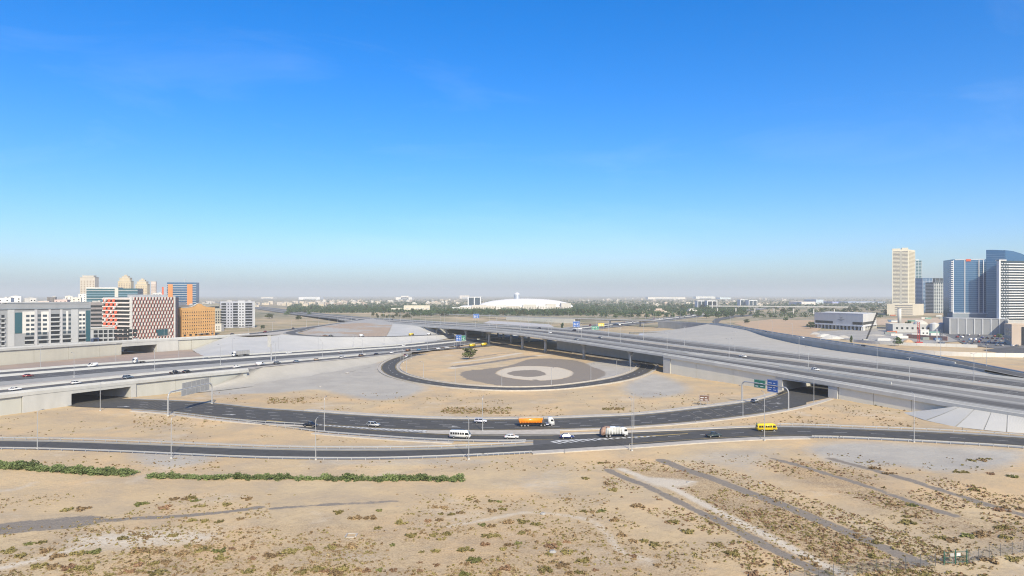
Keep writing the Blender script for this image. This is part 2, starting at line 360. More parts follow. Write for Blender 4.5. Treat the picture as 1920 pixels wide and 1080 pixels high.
# the wide road that runs from tunnel to tunnel: far and near edge
U_far = [(120, 737), (180, 743), (242, 748), (330, 751.5), (400, 756), (480, 765), (560, 770.5), (640, 776.5), (720, 781.5), (800, 785), (880, 786.7), (960, 786.5), (1040, 785), (1120, 782), (1185, 779), (1250, 773), (1300, 767), (1380, 757), (1440, 746.5), (1477, 733), (1500, 722), (1516, 713)]
U_near = [(60, 753), (138, 762), (242, 766), (330, 772.5), (400, 781), (480, 789), (560, 793.5), (605, 796), (700, 802), (790, 806), (880, 806.5), (960, 806), (1040, 804.5), (1120, 802), (1185, 799), (1250, 794.5), (1300, 790), (1380, 781), (1440, 772.5), (1500, 761), (1560, 743), (1600, 729)]
S_far = [(460, 788.5), (520, 791), (560, 793.3), (605, 798), (700, 806), (790, 812), (880, 815.5), (960, 816.5), (1040, 816), (1120, 813.5), (1185, 811), (1300, 806.5), (1440, 801), (1520, 801.5), (1600, 804.5), (1760, 811), (1920, 821), (2100, 836), (2300, 856)]
S_near = [(460, 789), (520, 797), (560, 802), (605, 808), (700, 815.5), (790, 821.5), (880, 825), (960, 825.5), (1040, 824), (1120, 822.4), (1150, 821.5)]
F_far = [(-400, 833), (-200, 828), (0, 827), (120, 829), (250, 833.5), (360, 838), (480, 842.5), (600, 845), (720, 845), (800, 843.6), (880, 841), (960, 837), (1040, 831.5), (1120, 823), (1150, 820)]
F_near = [(-400, 846), (-200, 840), (0, 838), (120, 840), (250, 844.5), (360, 849.5), (480, 854.5), (600, 856.5), (720, 856.3), (800, 854), (880, 851), (960, 847), (1040, 842.5), (1100, 838.6), (1185, 834), (1300, 825.5), (1380, 821), (1440, 818.5), (1520, 817.5), (1600, 819.5), (1760, 827.5), (1920, 837.5), (2100, 856), (2300, 882)]
def sheet(name, fp, npx, m, z, x0=-420, x1=2350, parent=None, grow_=0.0):
    a, b = road_between(fp, npx, z, x0, x1)
    a = smooth_edge(a); b = smooth_edge(b)
    if grow_:
        d = (b - a); d[:, 2] = 0; d /= np.linalg.norm(d, axis=1)[:, None]
        a = a - d * grow_; b = b + d * grow_
    return strip_mesh(name, [a, b], m, parent)
def kind(o, k='structure'): o['kind'] = k; return o
road_u = kind(sheet('tunnel_road', U_far, U_near, ASPH, ZR))
# the chevron gore: asphalt between wide road and slip road
road_s = kind(sheet('slip_road', S_far, [p for p in S_near], ASPH, ZR + .004, 460, 1140))
road_f = kind(sheet('front_road', F_far, [p for p in F_near if p[0] <= 1185], ASPH, ZR + .008, -420, 1140))
road_r = kind(sheet('merged_road', [p for p in S_far if p[0] >= 1120], [(1118, 837.5)] + [p for p in F_near if p[0] >= 1185], ASPH, ZR + .006, 1112, 2350))
gore1 = kind(sheet('gore_asphalt', [(540, 791), (560, 792.5), (605, 795), (700, 801), (800, 805.5)], [(540, 794), (560, 795), (605, 799), (700, 807), (800, 812.8)], ASPH2, ZR - .006, 540, 800))
gore2 = kind(sheet('gore_asphalt', [(1000, 824), (1040, 823.5), (1080, 823), (1122, 821.5)], [(1000, 835), (1040, 832.5), (1080, 828), (1122, 823.5)], ASPH2, ZR - .008, 1000, 1122))
# shoulders
sh_u = kind(sheet('road_shoulder', U_far, U_near, SHOULD, ZR - .03, 245, 1480, None, 2.6))
sh_s = kind(sheet('road_shoulder', S_far, S_near, SHOULD, ZR - .035, 560, 1135, None, 2.4))
sh_f = kind(sheet('road_shoulder', F_far, F_near, SHOULD, ZR - .04, -420, 1118, None, 3.2))
sh_r = kind(sheet('road_shoulder', [p for p in S_far if p[0] >= 1120], [(1118, 837.5)] + [p for p in F_near if p[0] >= 1185], SHOULD, ZR - .045, 1112, 2350, None, 3.0))

# edges as paths, for kerbs, rails and marks
pUf, pUn = edge_path(U_far, ZR), edge_path(U_near, ZR)
pSf, pSn = edge_path(S_far, ZR), edge_path(S_near, ZR)
pFf, pFn = edge_path(F_far, ZR), edge_path(F_near, ZR)
def px_cut(path, a, b):
    xs_ = CX + path.P[:, 0] * F / path.P[:, 1]; k = (xs_ >= a) & (xs_ <= b)
    return Path(path.P[k])
def kerb(path, a, b, s0, s1, h, m, name='kerb'):
    p = px_cut(path, a, b)
    return kind(sweep(name, p, [(s0, -.35), (s0, h - .04), (s0 + .06, h), (s1 - .06, h), (s1, h - .04), (s1, -.35)], m))
# pale concrete verges along the roads
kerb(pUf, 560, 1478, -5.2, -1.9, .16, KERBM, 'concrete_verge')
kerb(pUn, 800, 1555, 0.9, 3.4, .16, KERBM, 'concrete_verge')
kerb(pSf, 1060, 1445, -3.2, -.7, .16, KERBM, 'concrete_verge')
kerb(pFn, 990, 1516, 1.0, 4.6, .16, KERBM, 'concrete_verge')
kerb(pUn, 252, 600, 3.6, 5.6, .18, KERBM, 'concrete_verge')
kerb(pSn, 600, 860, 3.6, 5.8, .18, KERBM, 'concrete_verge')
kind(strip_mesh('traffic_island', [[G(x, 806.9 if x < 980 else 806.9 - (x - 980) * .02, ZR + .14) for x in range(800, 1060, 10)], [G(x, np.interp(x, [800, 830, 1060], [812.2, 813.6, 814.8]), ZR + .14) for x in range(800, 1060, 10)]], KERBM))

# lane marks
def lane(fp, npx, us, x0, x1, parent, z, ln=4.5, gap=7.5, wd=0.22, m=PAINT, solid=False):
    a, b = road_between(fp, npx, z, x0, x1, 6)
    for u in us:
        p = Path(smooth_edge(a * (1 - u) + b * u))
        if solid: o = ribbon('edge_line', p, -wd / 2, wd / 2, m, 0, parent)
        else: dashes('lane_dashes', p, 0, 2, p.L[-1] - 2, ln, gap, wd, m, 0, parent)
lane(U_far, U_near, (.28, .52, .76), 255, 1480, road_u, ZR + .016)
lane(U_far, U_near, (.07, .965), 250, 1480, road_u, ZR + .016, solid=True, m=PAINTY, wd=.2)
lane([p for p in S_far if p[0] >= 1120], [(1118, 837.5)] + [p for p in F_near if p[0] >= 1185], (.5,), 1180, 2200, road_r, ZR + .022)
lane([p for p in S_far if p[0] >= 1120], [(1118, 837.5)] + [p for p in F_near if p[0] >= 1185], (.1, .9), 1180, 2200, road_r, ZR + .022, solid=True, m=PAINTY, wd=.2)
lane(F_far, F_near, (-.12, 1.12), -420, 1000, road_f, ZR + .03, solid=True, m=PAINTY, wd=.25)
lane(S_far, S_near, (.1, .93), 600, 1040, road_s, ZR + .022, solid=True, m=PAINTY, wd=.2)
def wheel_paths(fp, npx, centres, x0, x1, parent, z):
    a, b = road_between(fp, npx, z, x0, x1, 8)
    for u in centres:
        p = Path(smooth_edge(a * (1 - u) + b * u, 4))
        for s_ in (-.85, .85): ribbon('wheel_path', p, s_ - .38, s_ + .38, WPATH, 0, parent)
wheel_paths(U_far, U_near, (.18, .40, .64, .86), 255, 1480, road_u, ZR + .008)
wheel_paths(F_far, F_near, (.3, .72), -420, 1110, road_f, ZR + .016)
wheel_paths(S_far, S_near, (.5,), 620, 1110, road_s, ZR + .012)
wheel_paths([p for p in S_far if p[0] >= 1120], [(1118, 837.5)] + [p for p in F_near if p[0] >= 1185], (.3, .7), 1150, 2200, road_r, ZR + .014)
# rumble bars across the wide road
def bars(x_list, dx, parent):
    for x in x_list:
        fy, ny = np.interp(x, *zip(*U_far)), np.interp(x + dx, *zip(*U_near))
        a, b = G(x, fy + 1.5, ZR + .02), G(x + dx, ny - 1.5, ZR + .02)
        d = (b - a).normalized(); n = Vector((d.y, -d.x, 0)) * .13
        m_ = MB(); m_.add([a - n, a + n, b + n, b - n], [(0, 1, 2, 3)]); m_.build('rumble_bar', BARP, parent)
bars([296, 304, 312, 321, 330], -45, road_u); bars([1288, 1308, 1328, 1348], 30, road_u); bars([1392, 1406, 1420], 28, road_u)
# chevrons of the two gores
def chevrons(x0, x1, n, top, bot, point_left, parent):
    for k in range(n):
        u = (k + .5) / n; x = x0 + (x1 - x0) * u
        ty, by = np.interp(x, *zip(*top)), np.interp(x, *zip(*bot)); my = (ty + by) / 2
        a, b, c = G(x, ty, ZR + .03), G(x, my, ZR + .03), G(x, by, ZR + .03)
        sgn = -1 if point_left else 1; wdt = abs(c.y - a.y)
        tip = Vector((sgn * wdt * .55, 0, 0)); th = Vector((1.1, 0, 0))
        MB().add([a, b + tip, c, c + th, b + tip + th, a + th], [(0, 1, 4, 5), (1, 2, 3, 4)]).build('chevron', PAINT, parent)
chevrons(575, 796, 26, [(560, 793.6), (605, 796.6), (700, 802.6), (796, 806.9)], [(560, 794.4), (605, 798.2), (700, 805.6), (796, 811.4)], False, gore1)
chevrons(1042, 1230, 17, [(1040, 825.5), (1120, 822), (1185, 819), (1240, 816.6)], [(1040, 832.2), (1120, 825.4), (1185, 820.8), (1240, 817.2)], True, gore2)
strip_mesh('gore_line', [[G(x, np.interp(x, [1185, 1230, 1290], [819.2, 816.4, 812.6]), ZR + .026) for x in range(1185, 1291, 15)], [G(x, np.interp(x, [1185, 1230, 1290], [820.4, 817.3, 813.2]), ZR + .026) for x in range(1185, 1291, 15)]], PAINTY, gore2)
strip_mesh('gore_line', [[G(x, np.interp(x, [500, 560], [787.8, 793.2]), ZR + .026) for x in range(500, 575, 15)], [G(x, np.interp(x, [500, 560], [788.6, 794.0]), ZR + .026) for x in range(500, 575, 15)]], PAINTY, gore1)
# direction arrow
def arrow(px, py, parent):
    c = G(px, py, ZR + .03); d = Vector((1, -.12, 0)).normalized(); n = Vector((-d.y, d.x, 0))
    q = lambda a, b: c + d * a + n * b
    MB().add([q(-3, -.2), q(.5, -.2), q(.5, .2), q(-3, .2), q(.5, -.8), q(3, 0), q(.5, .8)], [(0, 1, 2, 3), (4, 5, 6)]).build('arrow_mark', PAINT, parent)
for x, y in [(430, 777), (232, 762), (845, 799), (1455, 757)]: arrow(x, y, road_u)

# ------------------------------------------------------------------ the expressway on the left (under the flyover)
def lineP(o, d, t0, t1, zf, step=8):
    ts = np.r_[np.arange(t0, t1, step), t1]; ts = np.unique(ts)
    return Path(np.array([(o[0] + d[0] * t, o[1] + d[1] * t, zf(t)) for t in ts]))
AO, AD = (-235.5, 314.0), (0.480, 0.877)
zA = lambda t: float(np.interp(t, [-600, 0, 60, 120, 340, 420, 6000], [8, 8, 7.3, 6.1, .5, .35, .3]))
T0 = -160
pA = lineP(AO, AD, T0, 5200, zA, 8)
la = lambda t: t - T0
def Aseg(t0, t1, step=8): return lineP(AO, AD, t0, t1, zA, step)
full = Aseg(T0, 5200, 12)
kind(ribbon('expressway_verge', Aseg(T0, 300, 8), -54, 15, SHOULD, -.03)); kind(ribbon('expressway_verge', Aseg(300, 2600, 12), -54, 4, SHOULD, -.03))
near_cw = kind(ribbon('expressway_near_lanes', full, -22.5, -1.5, ASPHA, .01)); far_cw = kind(ribbon('expressway_far_lanes', full, -46, -27, ASPHA, .01))
for s in (-5.5, -9.2, -13, -17): dashes('lane_dashes', full, s, 5, 900, 4, 8, .25, PAINT, .03, near_cw)
for s in (-31, -34.7, -38.5): dashes('lane_dashes', full, s, 5, 900, 4, 8, .25, PAINT, .03, far_cw)
def barrier(name, path, s, m, h=.9, w=.35, label=None, cat='barrier', z0=-.2):
    o = sweep(name, path, [(s - w, z0), (s - w * .55, .35), (s - w * .35, h), (s + w * .35, h), (s + w * .55, .35), (s + w, z0)], m)
    if label: tag(o, label, cat)
    return o
barrier('median_barrier', Aseg(T0, 2400), -24.7, CONCW, 1.0, 1.5, 'long pale concrete median barrier along the middle of the left expressway')
barrier('verge_barrier', Aseg(T0, 396), -48.5, CONCW, .95, .8, 'pale concrete barrier on the far side of the left expressway')
# raised collector road beside it, on the white wall
SA = [(-160, 34.0), (60, 34), (150, 29), (234, 22.5), (290, 13.5), (330, 15.5), (386, 26), (440, 35), (560, 60)]
def a2w(t, s, dz=0.0): return (AO[0] + AD[0] * t + AD[1] * s, AO[1] + AD[1] * t - AD[0] * s, zA(t) + dz)
pSA = Path(resample(catmull([a2w(t, s) for t, s in SA], 14), step=5))
road_c = kind(ribbon('collector_road', pSA, -5, 4.2, ASPH2, .03))
kind(ribbon('collector_shoulder', pSA.cut(0, 470), -9, 9.5, KERBM, 0.0)); kind(ribbon('collector_shoulder', pSA.cut(470, pSA.L[-1]), -6.2, 5.6, SHOULD, .0))
barrier('roadside_barrier', pSA.cut(0, 395), -7.2, CONCW, .95, .7, 'white concrete barrier dividing the collector road from the left expressway')
dashes('lane_dashes', pSA, -.5, 2, 600, 4, 8, .22, PAINT, .05, road_c)
kind(ribbon('verge_paving', Aseg(T0, 215), 14.9, 27, KERBM, -.06))

# white retaining wall with the left tunnel mouth
WS = 48.0
def Wt(t, s=WS): return a2w(t, s)
def wall_between(name, t0, t1, zb, zt_off, s0, s1, m, parent, zb1=None, step=8):
    ts = np.linspace(t0, t1, max(2, int((t1 - t0) / step) + 1)); zb1 = zb if zb1 is None else zb1
    P = Path(np.array([(AO[0] + AD[0] * t, AO[1] + AD[1] * t, zA(t)) for t in ts]))
    zbs = np.linspace(zb, zb1, len(ts))
    rows = [P.off(s0, z=zbs), P.off(s0, zt_off), P.off(s1, zt_off), P.off(s1, z=zbs)]
    A_ = np.array(rows); k, n = A_.shape[:2]; mb = MB(); mb.v = [tuple(v) for v in A_.reshape(-1, 3)]
    for i in range(k):
        j = (i + 1) % k
        for t in range(n - 1): mb.f.append((i * n + t, i * n + t + 1, j * n + t + 1, j * n + t))
    mb.f += [tuple(i * n for i in range(k)), tuple(i * n + n - 1 for i in range(k - 1, -1, -1))]
    return mb.build(name, m, parent)
TL0, TL1 = 5.0, 31.5            # tunnel mouth along the wall
lw = empty('retaining_wall', Wt(0)); lw.location.z = 0
def keep(o, p):
    o.parent = p; o.matrix_parent_inverse = p.matrix_world.inverted() if False else Matrix.Translation(-Vector(p.location)); return o
tag(lw, 'white concrete retaining wall with a wide dark tunnel mouth below the collector road', 'retaining wall')
PANELM = mat('wall_panel', (0.43, 0.43, 0.395), (0.385, 0.385, 0.35), 0.15, .85, streak=(1, 1, .2))
for k, (t0, t1) in enumerate([(-160, -120), (-120, -80), (-80, -45), (-45, -14)]): keep(wall_between('wall_panel', t0 + .15, t1 - .15, -.5, -1.1, WS - .6, WS, PANELM, None), lw)
keep(wall_between('abutment', -14, TL0, -.5, 0, WS - 3, WS + .7, CONCW, None), lw)
keep(wall_between('abutment', TL1, TL1 + 2.6, -.5, 0, WS - 3, WS + .7, CONCW, None), lw)
keep(wall_between('lintel', TL0, TL1, 5.3, 0, WS - 3, WS + .75, CONCW, None), lw)
for t0, t1, z0, z1 in [(34.4, 55, -.5, -.5), (55, 75, -.5, -.5), (75, 98, -.5, -.5)]: keep(wall_between('wall_panel', t0 + .1, t1 - .1, z0, -1.1, WS - .6, WS, PANELM, None, z1), lw)
keep(sweep('parapet', Aseg(T0, 98.5, 6), [(WS - .7, -1.2), (WS - .7, 1.0), (WS + .15, 1.0), (WS + .45, .2), (WS + .9, .1), (WS + .9, -1.2)], CONCW), lw)
kind(ribbon('collector_verge', Aseg(T0, 98), 41, WS - .6, KERBM, -.04)); _pv = Aseg(98, 116, 3); _ov = np.interp(np.linspace(98, 116, len(_pv.P)), [98, 106, 116], [47.4, 44.5, 40.7]); kind(strip_mesh('collector_verge', [_pv.off(38.5, -.03), _pv.off(_ov, -.03)], KERBM))
# tunnel under the expressway
ud = Vector((-.956, .295, 0))
def tunnel_box(name, c0, c1, d, length, h, label, m=CONCD):
    e = empty(name, c0); c0, c1 = Vector(c0), Vector(c1); up = Vector((0, 0, h)); dv = d * length; dn = Vector((0, 0, -.6))
    th = Vector((d.y, -d.x, 0)); th = th if (c1 - c0).dot(th) < 0 else -th
    for a, sgn in ((c0, 1), (c1, -1)):
        o = th * sgn * .8
        keep(MB().add([a + dn, a + dv + dn, a + dv + up, a + up, a + o + dn, a + dv + o + dn, a + dv + o + up, a + o + up], [(0, 1, 2, 3), (7, 6, 5, 4), (0, 4, 5, 1), (3, 2, 6, 7), (0, 3, 7, 4), (1, 5, 6, 2)]).build('side_wall', m), e)
    t = Vector((0, 0, .5))
    keep(MB().add([c0 + up, c1 + up, c1 + dv + up, c0 + dv + up, c0 + up + t, c1 + up + t, c1 + dv + up + t, c0 + dv + up + t], [(0, 1, 2, 3), (7, 6, 5, 4), (0, 4, 5, 1), (1, 5, 6, 2), (2, 6, 7, 3), (3, 7, 4, 0)]).build('ceiling', m), e)
    tag(e, label, 'tunnel'); return e
c0, c1 = Vector(Wt(TL0, WS - 3)), Vector(Wt(TL1, WS - 3)); c0.z = c1.z = 0
TUNL = mat('tunnel_lining', (.33, .33, .34), (.27, .27, .28), .2, .8)
tunnel_box('tunnel', c0, c1, ud, 110, 5.35, 'dark road tunnel running under the left expressway', TUNL)
c0 -= ud * 7; c1 -= ud * 2
kind(MB().add([c0 + Vector((0, 0, .27)), c1 + Vector((0, 0, .27)), c1 + ud * 117 + Vector((0, 0, .27)), c0 + ud * 117 + Vector((0, 0, .27))], [(0, 1, 2, 3)]).build('tunnel_floor', ASPH))
# paved slope from the collector down to the sand
top = [a2w(98, WS + .2), a2w(106, 44.5), a2w(116, 40.6, -.02)] + [a2w(t, s + 9.4, -.02) for t, s in ((150, 29), (200, 25.2), (234, 22.5), (262, 18), (280, 14.8))]
toe = [G(338, 739, -.2), G(420, 731, -.2), G(520, 718, -.2), G(610, 705, -.2), G(680, 692, -.2), G(716, 680, -.2), G(745, 669, -.2)]
kind(loft('paved_slope', catmull(top, 8), catmull([tuple(p) for p in toe], 8), 60, 10, PAVE, None, 2.2, .04))
# ------------------------------------------------------------------ the flyover: a wide highway on walls, crossing over the expressway
BO, BD = (148.0, 318.0), (-0.4546, 0.8905)
zB = lambda t: float(np.interp(t, [-400, -80, -58, 0, 60, 125, 222, 319, 420, 532, 700, 1000, 1500, 4500], [4.6, 5, 5.4, 7.5, 9.4, 11.1, 12.9, 14, 13.5, 11.2, 8.6, 4.5, 1.0, .6]))
sh = lambda t: float(np.interp(t, [-80, 125], [20, 0]))
def Bseg(t0, t1, step=8): return lineP(BO, BD, t0, t1, zB, step)
def b2w(t, s, dz=0.0): return (BO[0] + BD[0] * t + BD[1] * s, BO[1] + BD[1] * t - BD[0] * s, zB(t) + dz)
def bts(p): return (np.array([(x - BO[0]) * BD[0] + (y - BO[1]) * BD[1] for x, y, _ in p.P]))
def bshift(p): return np.array([sh(t) for t in bts(p)])
TR0, TR1 = 0.5, 27.0
e1 = Bseg(-400, 118, 8); s1 = bshift(e1)
def flat(name, path, a, b, m, dz=0.0): return kind(strip_mesh(name, [path.off(a, dz), path.off(b, dz)], m))
flat('flyover_service_deck', e1, 0.2, 17 + s1 * .35, ASPH3, -.03)
_p = Bseg(-16, 46, 4); tag(sweep('slot_parapet', _p, [(16.2 + bshift(_p) * .35, -.5), (16.2 + bshift(_p) * .35, 1.15), (16.6 + bshift(_p) * .35, 1.15), (16.6 + bshift(_p) * .35, -.5)], CONC), 'low concrete parapet beside the light slot above the right tunnel', 'parapet')
flat('flyover_deck', e1, 21 + s1 * .35, 84 + s1, ASPH3, -.03)
for t0, t1 in ((-400, TR0 - 14), (TR1 + 16, 118)):
    p = Bseg(t0, t1, 8); s = bshift(p); flat('flyover_verge', p, 16.9 + s * .35, 21.1 + s * .35, SHOULD, -.06)
rest = Bseg(560, 4500, 14)
flat('flyover_deck', rest, 0.2, 84, ASPH3, -.03)
allB = Bseg(-400, 4500, 10); sA_ = bshift(allB)
lanes_s = flat('flyover_service_lanes', allB, 2.2 + sA_ * .42, 11.5 + sA_ * .45, ASPHB, .01)
lanes1 = flat('flyover_near_lanes', allB, 24.5 + sA_, 41.5 + sA_ * .9, ASPHB, .01)
lanes2 = flat('flyover_far_lanes', allB, 57.5 + sA_, 72 + sA_, ASPHB, .01)
MEDM = mat('median_fill', (0.36, 0.325, 0.27), (0.27, 0.25, 0.215), 0.5, 0.95, along=_bB)
flat('flyover_median', Bseg(-400, 1500, 10), 42.5 + bshift(Bseg(-400, 1500, 10)), 56.5 + bshift(Bseg(-400, 1500, 10)), MEDM, -.005)
pm = Bseg(-400, 1000, 10); sm = bshift(pm)
def dashB(s, parent, t1=1100):
    mb = MB(); t = -160
    while t < t1:
        a, b = sh(t), sh(t + 4)
        mb.add([b2w(t, s + a - .13, .035), b2w(t, s + a + .13, .035), b2w(t + 4, s + b + .13, .035), b2w(t + 4, s + b - .13, .035)], [(0, 1, 2, 3)]); t += 12
    o = mb.build('lane_dashes', PAINT, parent); o['kind'] = 'stuff'
for s in (28.5, 32.4, 36.4): dashB(s, lanes1)
for s in (61.5, 65.3, 69): dashB(s, lanes2)
# solid decks where the road is a bridge
br = empty('flyover_bridge', b2w(330, 9)); br.location.z = 0
tag(br, 'long grey concrete flyover bridge carried on rows of round columns', 'bridge')
bp = Bseg(117.9, 560.1, 8)
DECKM = mat('deck_concrete', (0.46, 0.455, 0.42), (0.40, 0.395, 0.37), .2, .85)
keep(sweep('service_deck', bp, [(0.0, -.04), (17.5, -.04), (17.5, -1.0), (13, -1.9), (4.5, -1.9), (0.0, -1.0)], DECKM), br)
keep(sweep('main_deck', bp, [(22, -.04), (84, -.04), (84, -1.0), (78, -2.1), (28, -2.1), (22, -1.0)], DECKM), br)
keep(ribbon('road_surface', bp, .6, 17, ASPH3, -.015), br); keep(ribbon('road_surface', bp, 22.6, 83.6, ASPH3, -.015), br)
def pier(t, s, w_=7.0):
    x, y, z = b2w(t, s); ztop = z - 1.9; a = math.atan2(BD[1], BD[0])
    e = keep(empty_part('pier', (x, y, 0), a), br) if False else None
    mb = MB(); mb.tube((0, 0, -.5), (0, 0, ztop - 2.2), 1.15, 1.15, 14)
    o = mb.build('column', CONC, None, (x, y, 0), a, True); keep(o, br)
    c = MB(); n = 14
    r0 = [(1.15 * math.cos(2 * math.pi * k / n), 1.15 * math.sin(2 * math.pi * k / n), ztop - 2.2) for k in range(n)]
    r1 = [(1.5 * math.cos(2 * math.pi * k / n), w_ / 2 * math.sin(2 * math.pi * k / n), ztop + .02) for k in range(n)]
    c.add(r0 + r1, [(k, (k + 1) % n, (k + 1) % n + n, k + n) for k in range(n)] + [tuple(range(n, 2 * n))])
    link('flared_cap', c.mesh('flared_cap'), None, o); o.children[-1].data.materials.append(CONC)
for t in (164, 222, 281, 322, 392, 450, 505): pier(t, 8.7)
for t in (322, 392, 450, 505):
    for s in (33, 53, 73): pier(t, s, 9)
# walls
RWM = mat('wall_panel_grey', (0.68, 0.645, 0.54), (0.63, 0.60, 0.50), .12, .85, streak=(1, 1, .2))
rw = empty('retaining_wall', b2w(20, 0)); rw.location.z = 0
tag(rw, 'grey concrete retaining wall with a tunnel mouth under the flyover', 'retaining wall')
def Bwall(name, t0, t1, zb, dzt, s0, s1_, m, parent, zb1=None):
    ts = np.linspace(t0, t1, max(2, int(abs(t1 - t0) / 8) + 1)); zbs = np.linspace(zb, zb if zb1 is None else zb1, len(ts))
    P = Path(np.array([(BO[0] + BD[0] * t, BO[1] + BD[1] * t, zB(t)) for t in ts]))
    A_ = np.array([P.off(s0, z=zbs), P.off(s0, dzt), P.off(s1_, dzt), P.off(s1_, z=zbs)]); k, n = A_.shape[:2]; mb = MB(); mb.v = [tuple(v) for v in A_.reshape(-1, 3)]
    for i in range(k):
        j = (i + 1) % k
        for t in range(n - 1): mb.f.append((i * n + t, i * n + t + 1, j * n + t + 1, j * n + t))
    mb.f += [tuple(i * n for i in range(k)), tuple(i * n + n - 1 for i in range(k - 1, -1, -1))]
    o = mb.build(name, m); return keep(o, parent) if parent else o
for t0, t1 in ((31.4, 60), (60, 89), (89, 112)): Bwall('wall_panel', t0 + .1, t1 - .1, -.6, -1.5, 0.0, .7, RWM, rw)
Bwall('abutment', 112, 118.4, -.6, -.1, -.5, 2.5, CONC, rw)
Bwall('abutment', TR1, TR1 + 4.2, -.6, 0, -.5, 2.5, CONC, rw); Bwall('abutment', -4.4, TR0, -.6, 0, -.5, 2.5, CONC, rw)
Bwall('lintel', TR0, TR1, 5.6, 0, -.55, 2.5, CONC, rw)
for t0, t1, z0, z1 in ((-22, -4.6, -.6, -.6), (-39, -22, -.6, -.6), (-62, -39, -.6, -.6)): Bwall('wall_panel', t0 + .1, t1 - .1, z0, -1.5, 0.0, .7, RWM, rw, z1)
keep(sweep('parapet', Bseg(-400, 118, 6), [(.5, -1.6), (.5, 1.0), (-.1, 1.0), (-.35, .2), (-.9, .1), (-.9, -1.6)], CONC), rw)
keep(sweep('parapet', Bseg(118, 1000, 6), [(.5, -1.2), (.5, 1.0), (-.1, 1.0), (-.3, .2), (-.45, .1), (-.45, -1.2)], CONC), br)
rb = sweep('abutment_wall', Bseg(118, 300, 8), [(31, -.6, 'a'), (31, -2.15), (32, -2.15), (32, -.6, 'a')], CONC); tag(rb, 'shaded grey wall under the flyover behind its front columns', 'wall')
for s, nm, lb in ((20.6, 'median_barrier', 'pale concrete barrier between service deck and main deck of the flyover'), (49.5, 'median_barrier', 'pale concrete barrier in the middle of the wide flyover'), (83, 'edge_barrier', 'pale concrete barrier on the far edge of the flyover')):
    rows = [(s - .6, -.2), (s - .3, .9), (s + .3, .9), (s + .6, -.2)]
    q = [(np.array(a) + sm, b) for a, b in rows]
    tag(sweep(nm, pm, q, CONC), lb, 'barrier')
kind(ribbon('flyover_soffit', Bseg(-400, 118), 2, 95, CONCD, -1.3)) if False else None
# tunnel under it
c0, c1 = Vector(b2w(TR0, 2.4)), Vector(b2w(TR1, 2.4)); c0.z = c1.z = 0
td = Vector((.77, .638, 0)).normalized()
e = tunnel_box('tunnel', c0, c1, td, 118, 5.7, 'road tunnel under the flyover with daylight falling through a gap', CONC)
ceil_ = [c for c in e.children if c.name.startswith('ceiling')][0]; bpy.data.objects.remove(ceil_)
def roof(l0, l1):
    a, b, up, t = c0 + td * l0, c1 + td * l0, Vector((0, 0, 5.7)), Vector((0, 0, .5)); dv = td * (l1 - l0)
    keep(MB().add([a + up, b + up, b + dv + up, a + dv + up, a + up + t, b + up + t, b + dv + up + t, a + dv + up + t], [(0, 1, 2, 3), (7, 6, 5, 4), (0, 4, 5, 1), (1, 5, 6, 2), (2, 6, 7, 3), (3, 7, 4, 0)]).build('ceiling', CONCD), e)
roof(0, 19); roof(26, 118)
c0 -= td * 27; c1 -= td * 14
kind(MB().add([c0 + Vector((0, 0, .27)), c1 + Vector((0, 0, .27)), c1 + td * 132 + Vector((0, 0, .27)), c0 + td * 145 + Vector((0, 0, .27))], [(0, 1, 2, 3)]).build('tunnel_floor', ASPH))
# paved fan slope at the right, slab by slab
toeF = catmull([tuple(p) for p in (G(1690, 773, -.35), G(1735, 788, -.35), G(1790, 800, -.35), G(1850, 806, -.35), G(1920, 812, -.35), G(2010, 824, -.35), G(2120, 840, -.35), G(2260, 862, -.35))], 10)
topF = np.array([b2w(t, -.95, -1.0) for t in np.linspace(-57, -135, 40)])
_tp = [-57, -58.5, -64, -70, -75.5, -81, -95, -112, -135]; _tx = [1690, 1735, 1790, 1843, 1886, 1930, 2010, 2120, 2260]; _ty = [773, 788, 800, 806, 810, 813, 824, 840, 862]
_u = np.linspace(0, 8, 121); topF2 = np.array([b2w(float(np.interp(u_, range(9), _tp)), -.95, -1.0) for u_ in _u]); toeF2 = np.array([tuple(G(float(np.interp(u_, range(9), _tx)), float(np.interp(u_, range(9), _ty)), -.35)) for u_ in _u])
slope_e = empty('paved_slope', (180, 240, 0)); slope_e['kind'] = 'structure'
us = [k_ / 8 for k_ in range(9)]
for u0, u1 in zip(us[:-1], us[1:]):
    i0, i1 = int(u0 * 120), int(u1 * 120)
    a, b = topF2[i0:i1 + 1].copy(), toeF2[i0:i1 + 1].copy()
    a0 = resample(a, 13)[0:13]; b0 = resample(b, 13)
    a0[0] = a0[0] * .45 + a0[1] * .55; b0[0] = b0[0] * .35 + b0[1] * .65
    o = strip_mesh('slab', [a0, a0 * .5 + b0 * .5 + np.array([0, 0, -.15]), b0], PAVEW); keep(o, slope_e)
o = strip_mesh('slope_bed', [topF2 + np.array([0, 0, -.12]), topF2 * .5 + toeF2 * .5 + np.array([0, 0, -.3]), toeF2 + np.array([0, 0, -.25])], CONCG); keep(o, slope_e)
kind(loft('bridge_seat', [b2w(560.2, s, -.1) for s in (-.5, 20, 60, 84)], [b2w(536, s, -9.5) for s in (-.5, 20, 60, 84)], 14, 3, CONCG, None, 0))

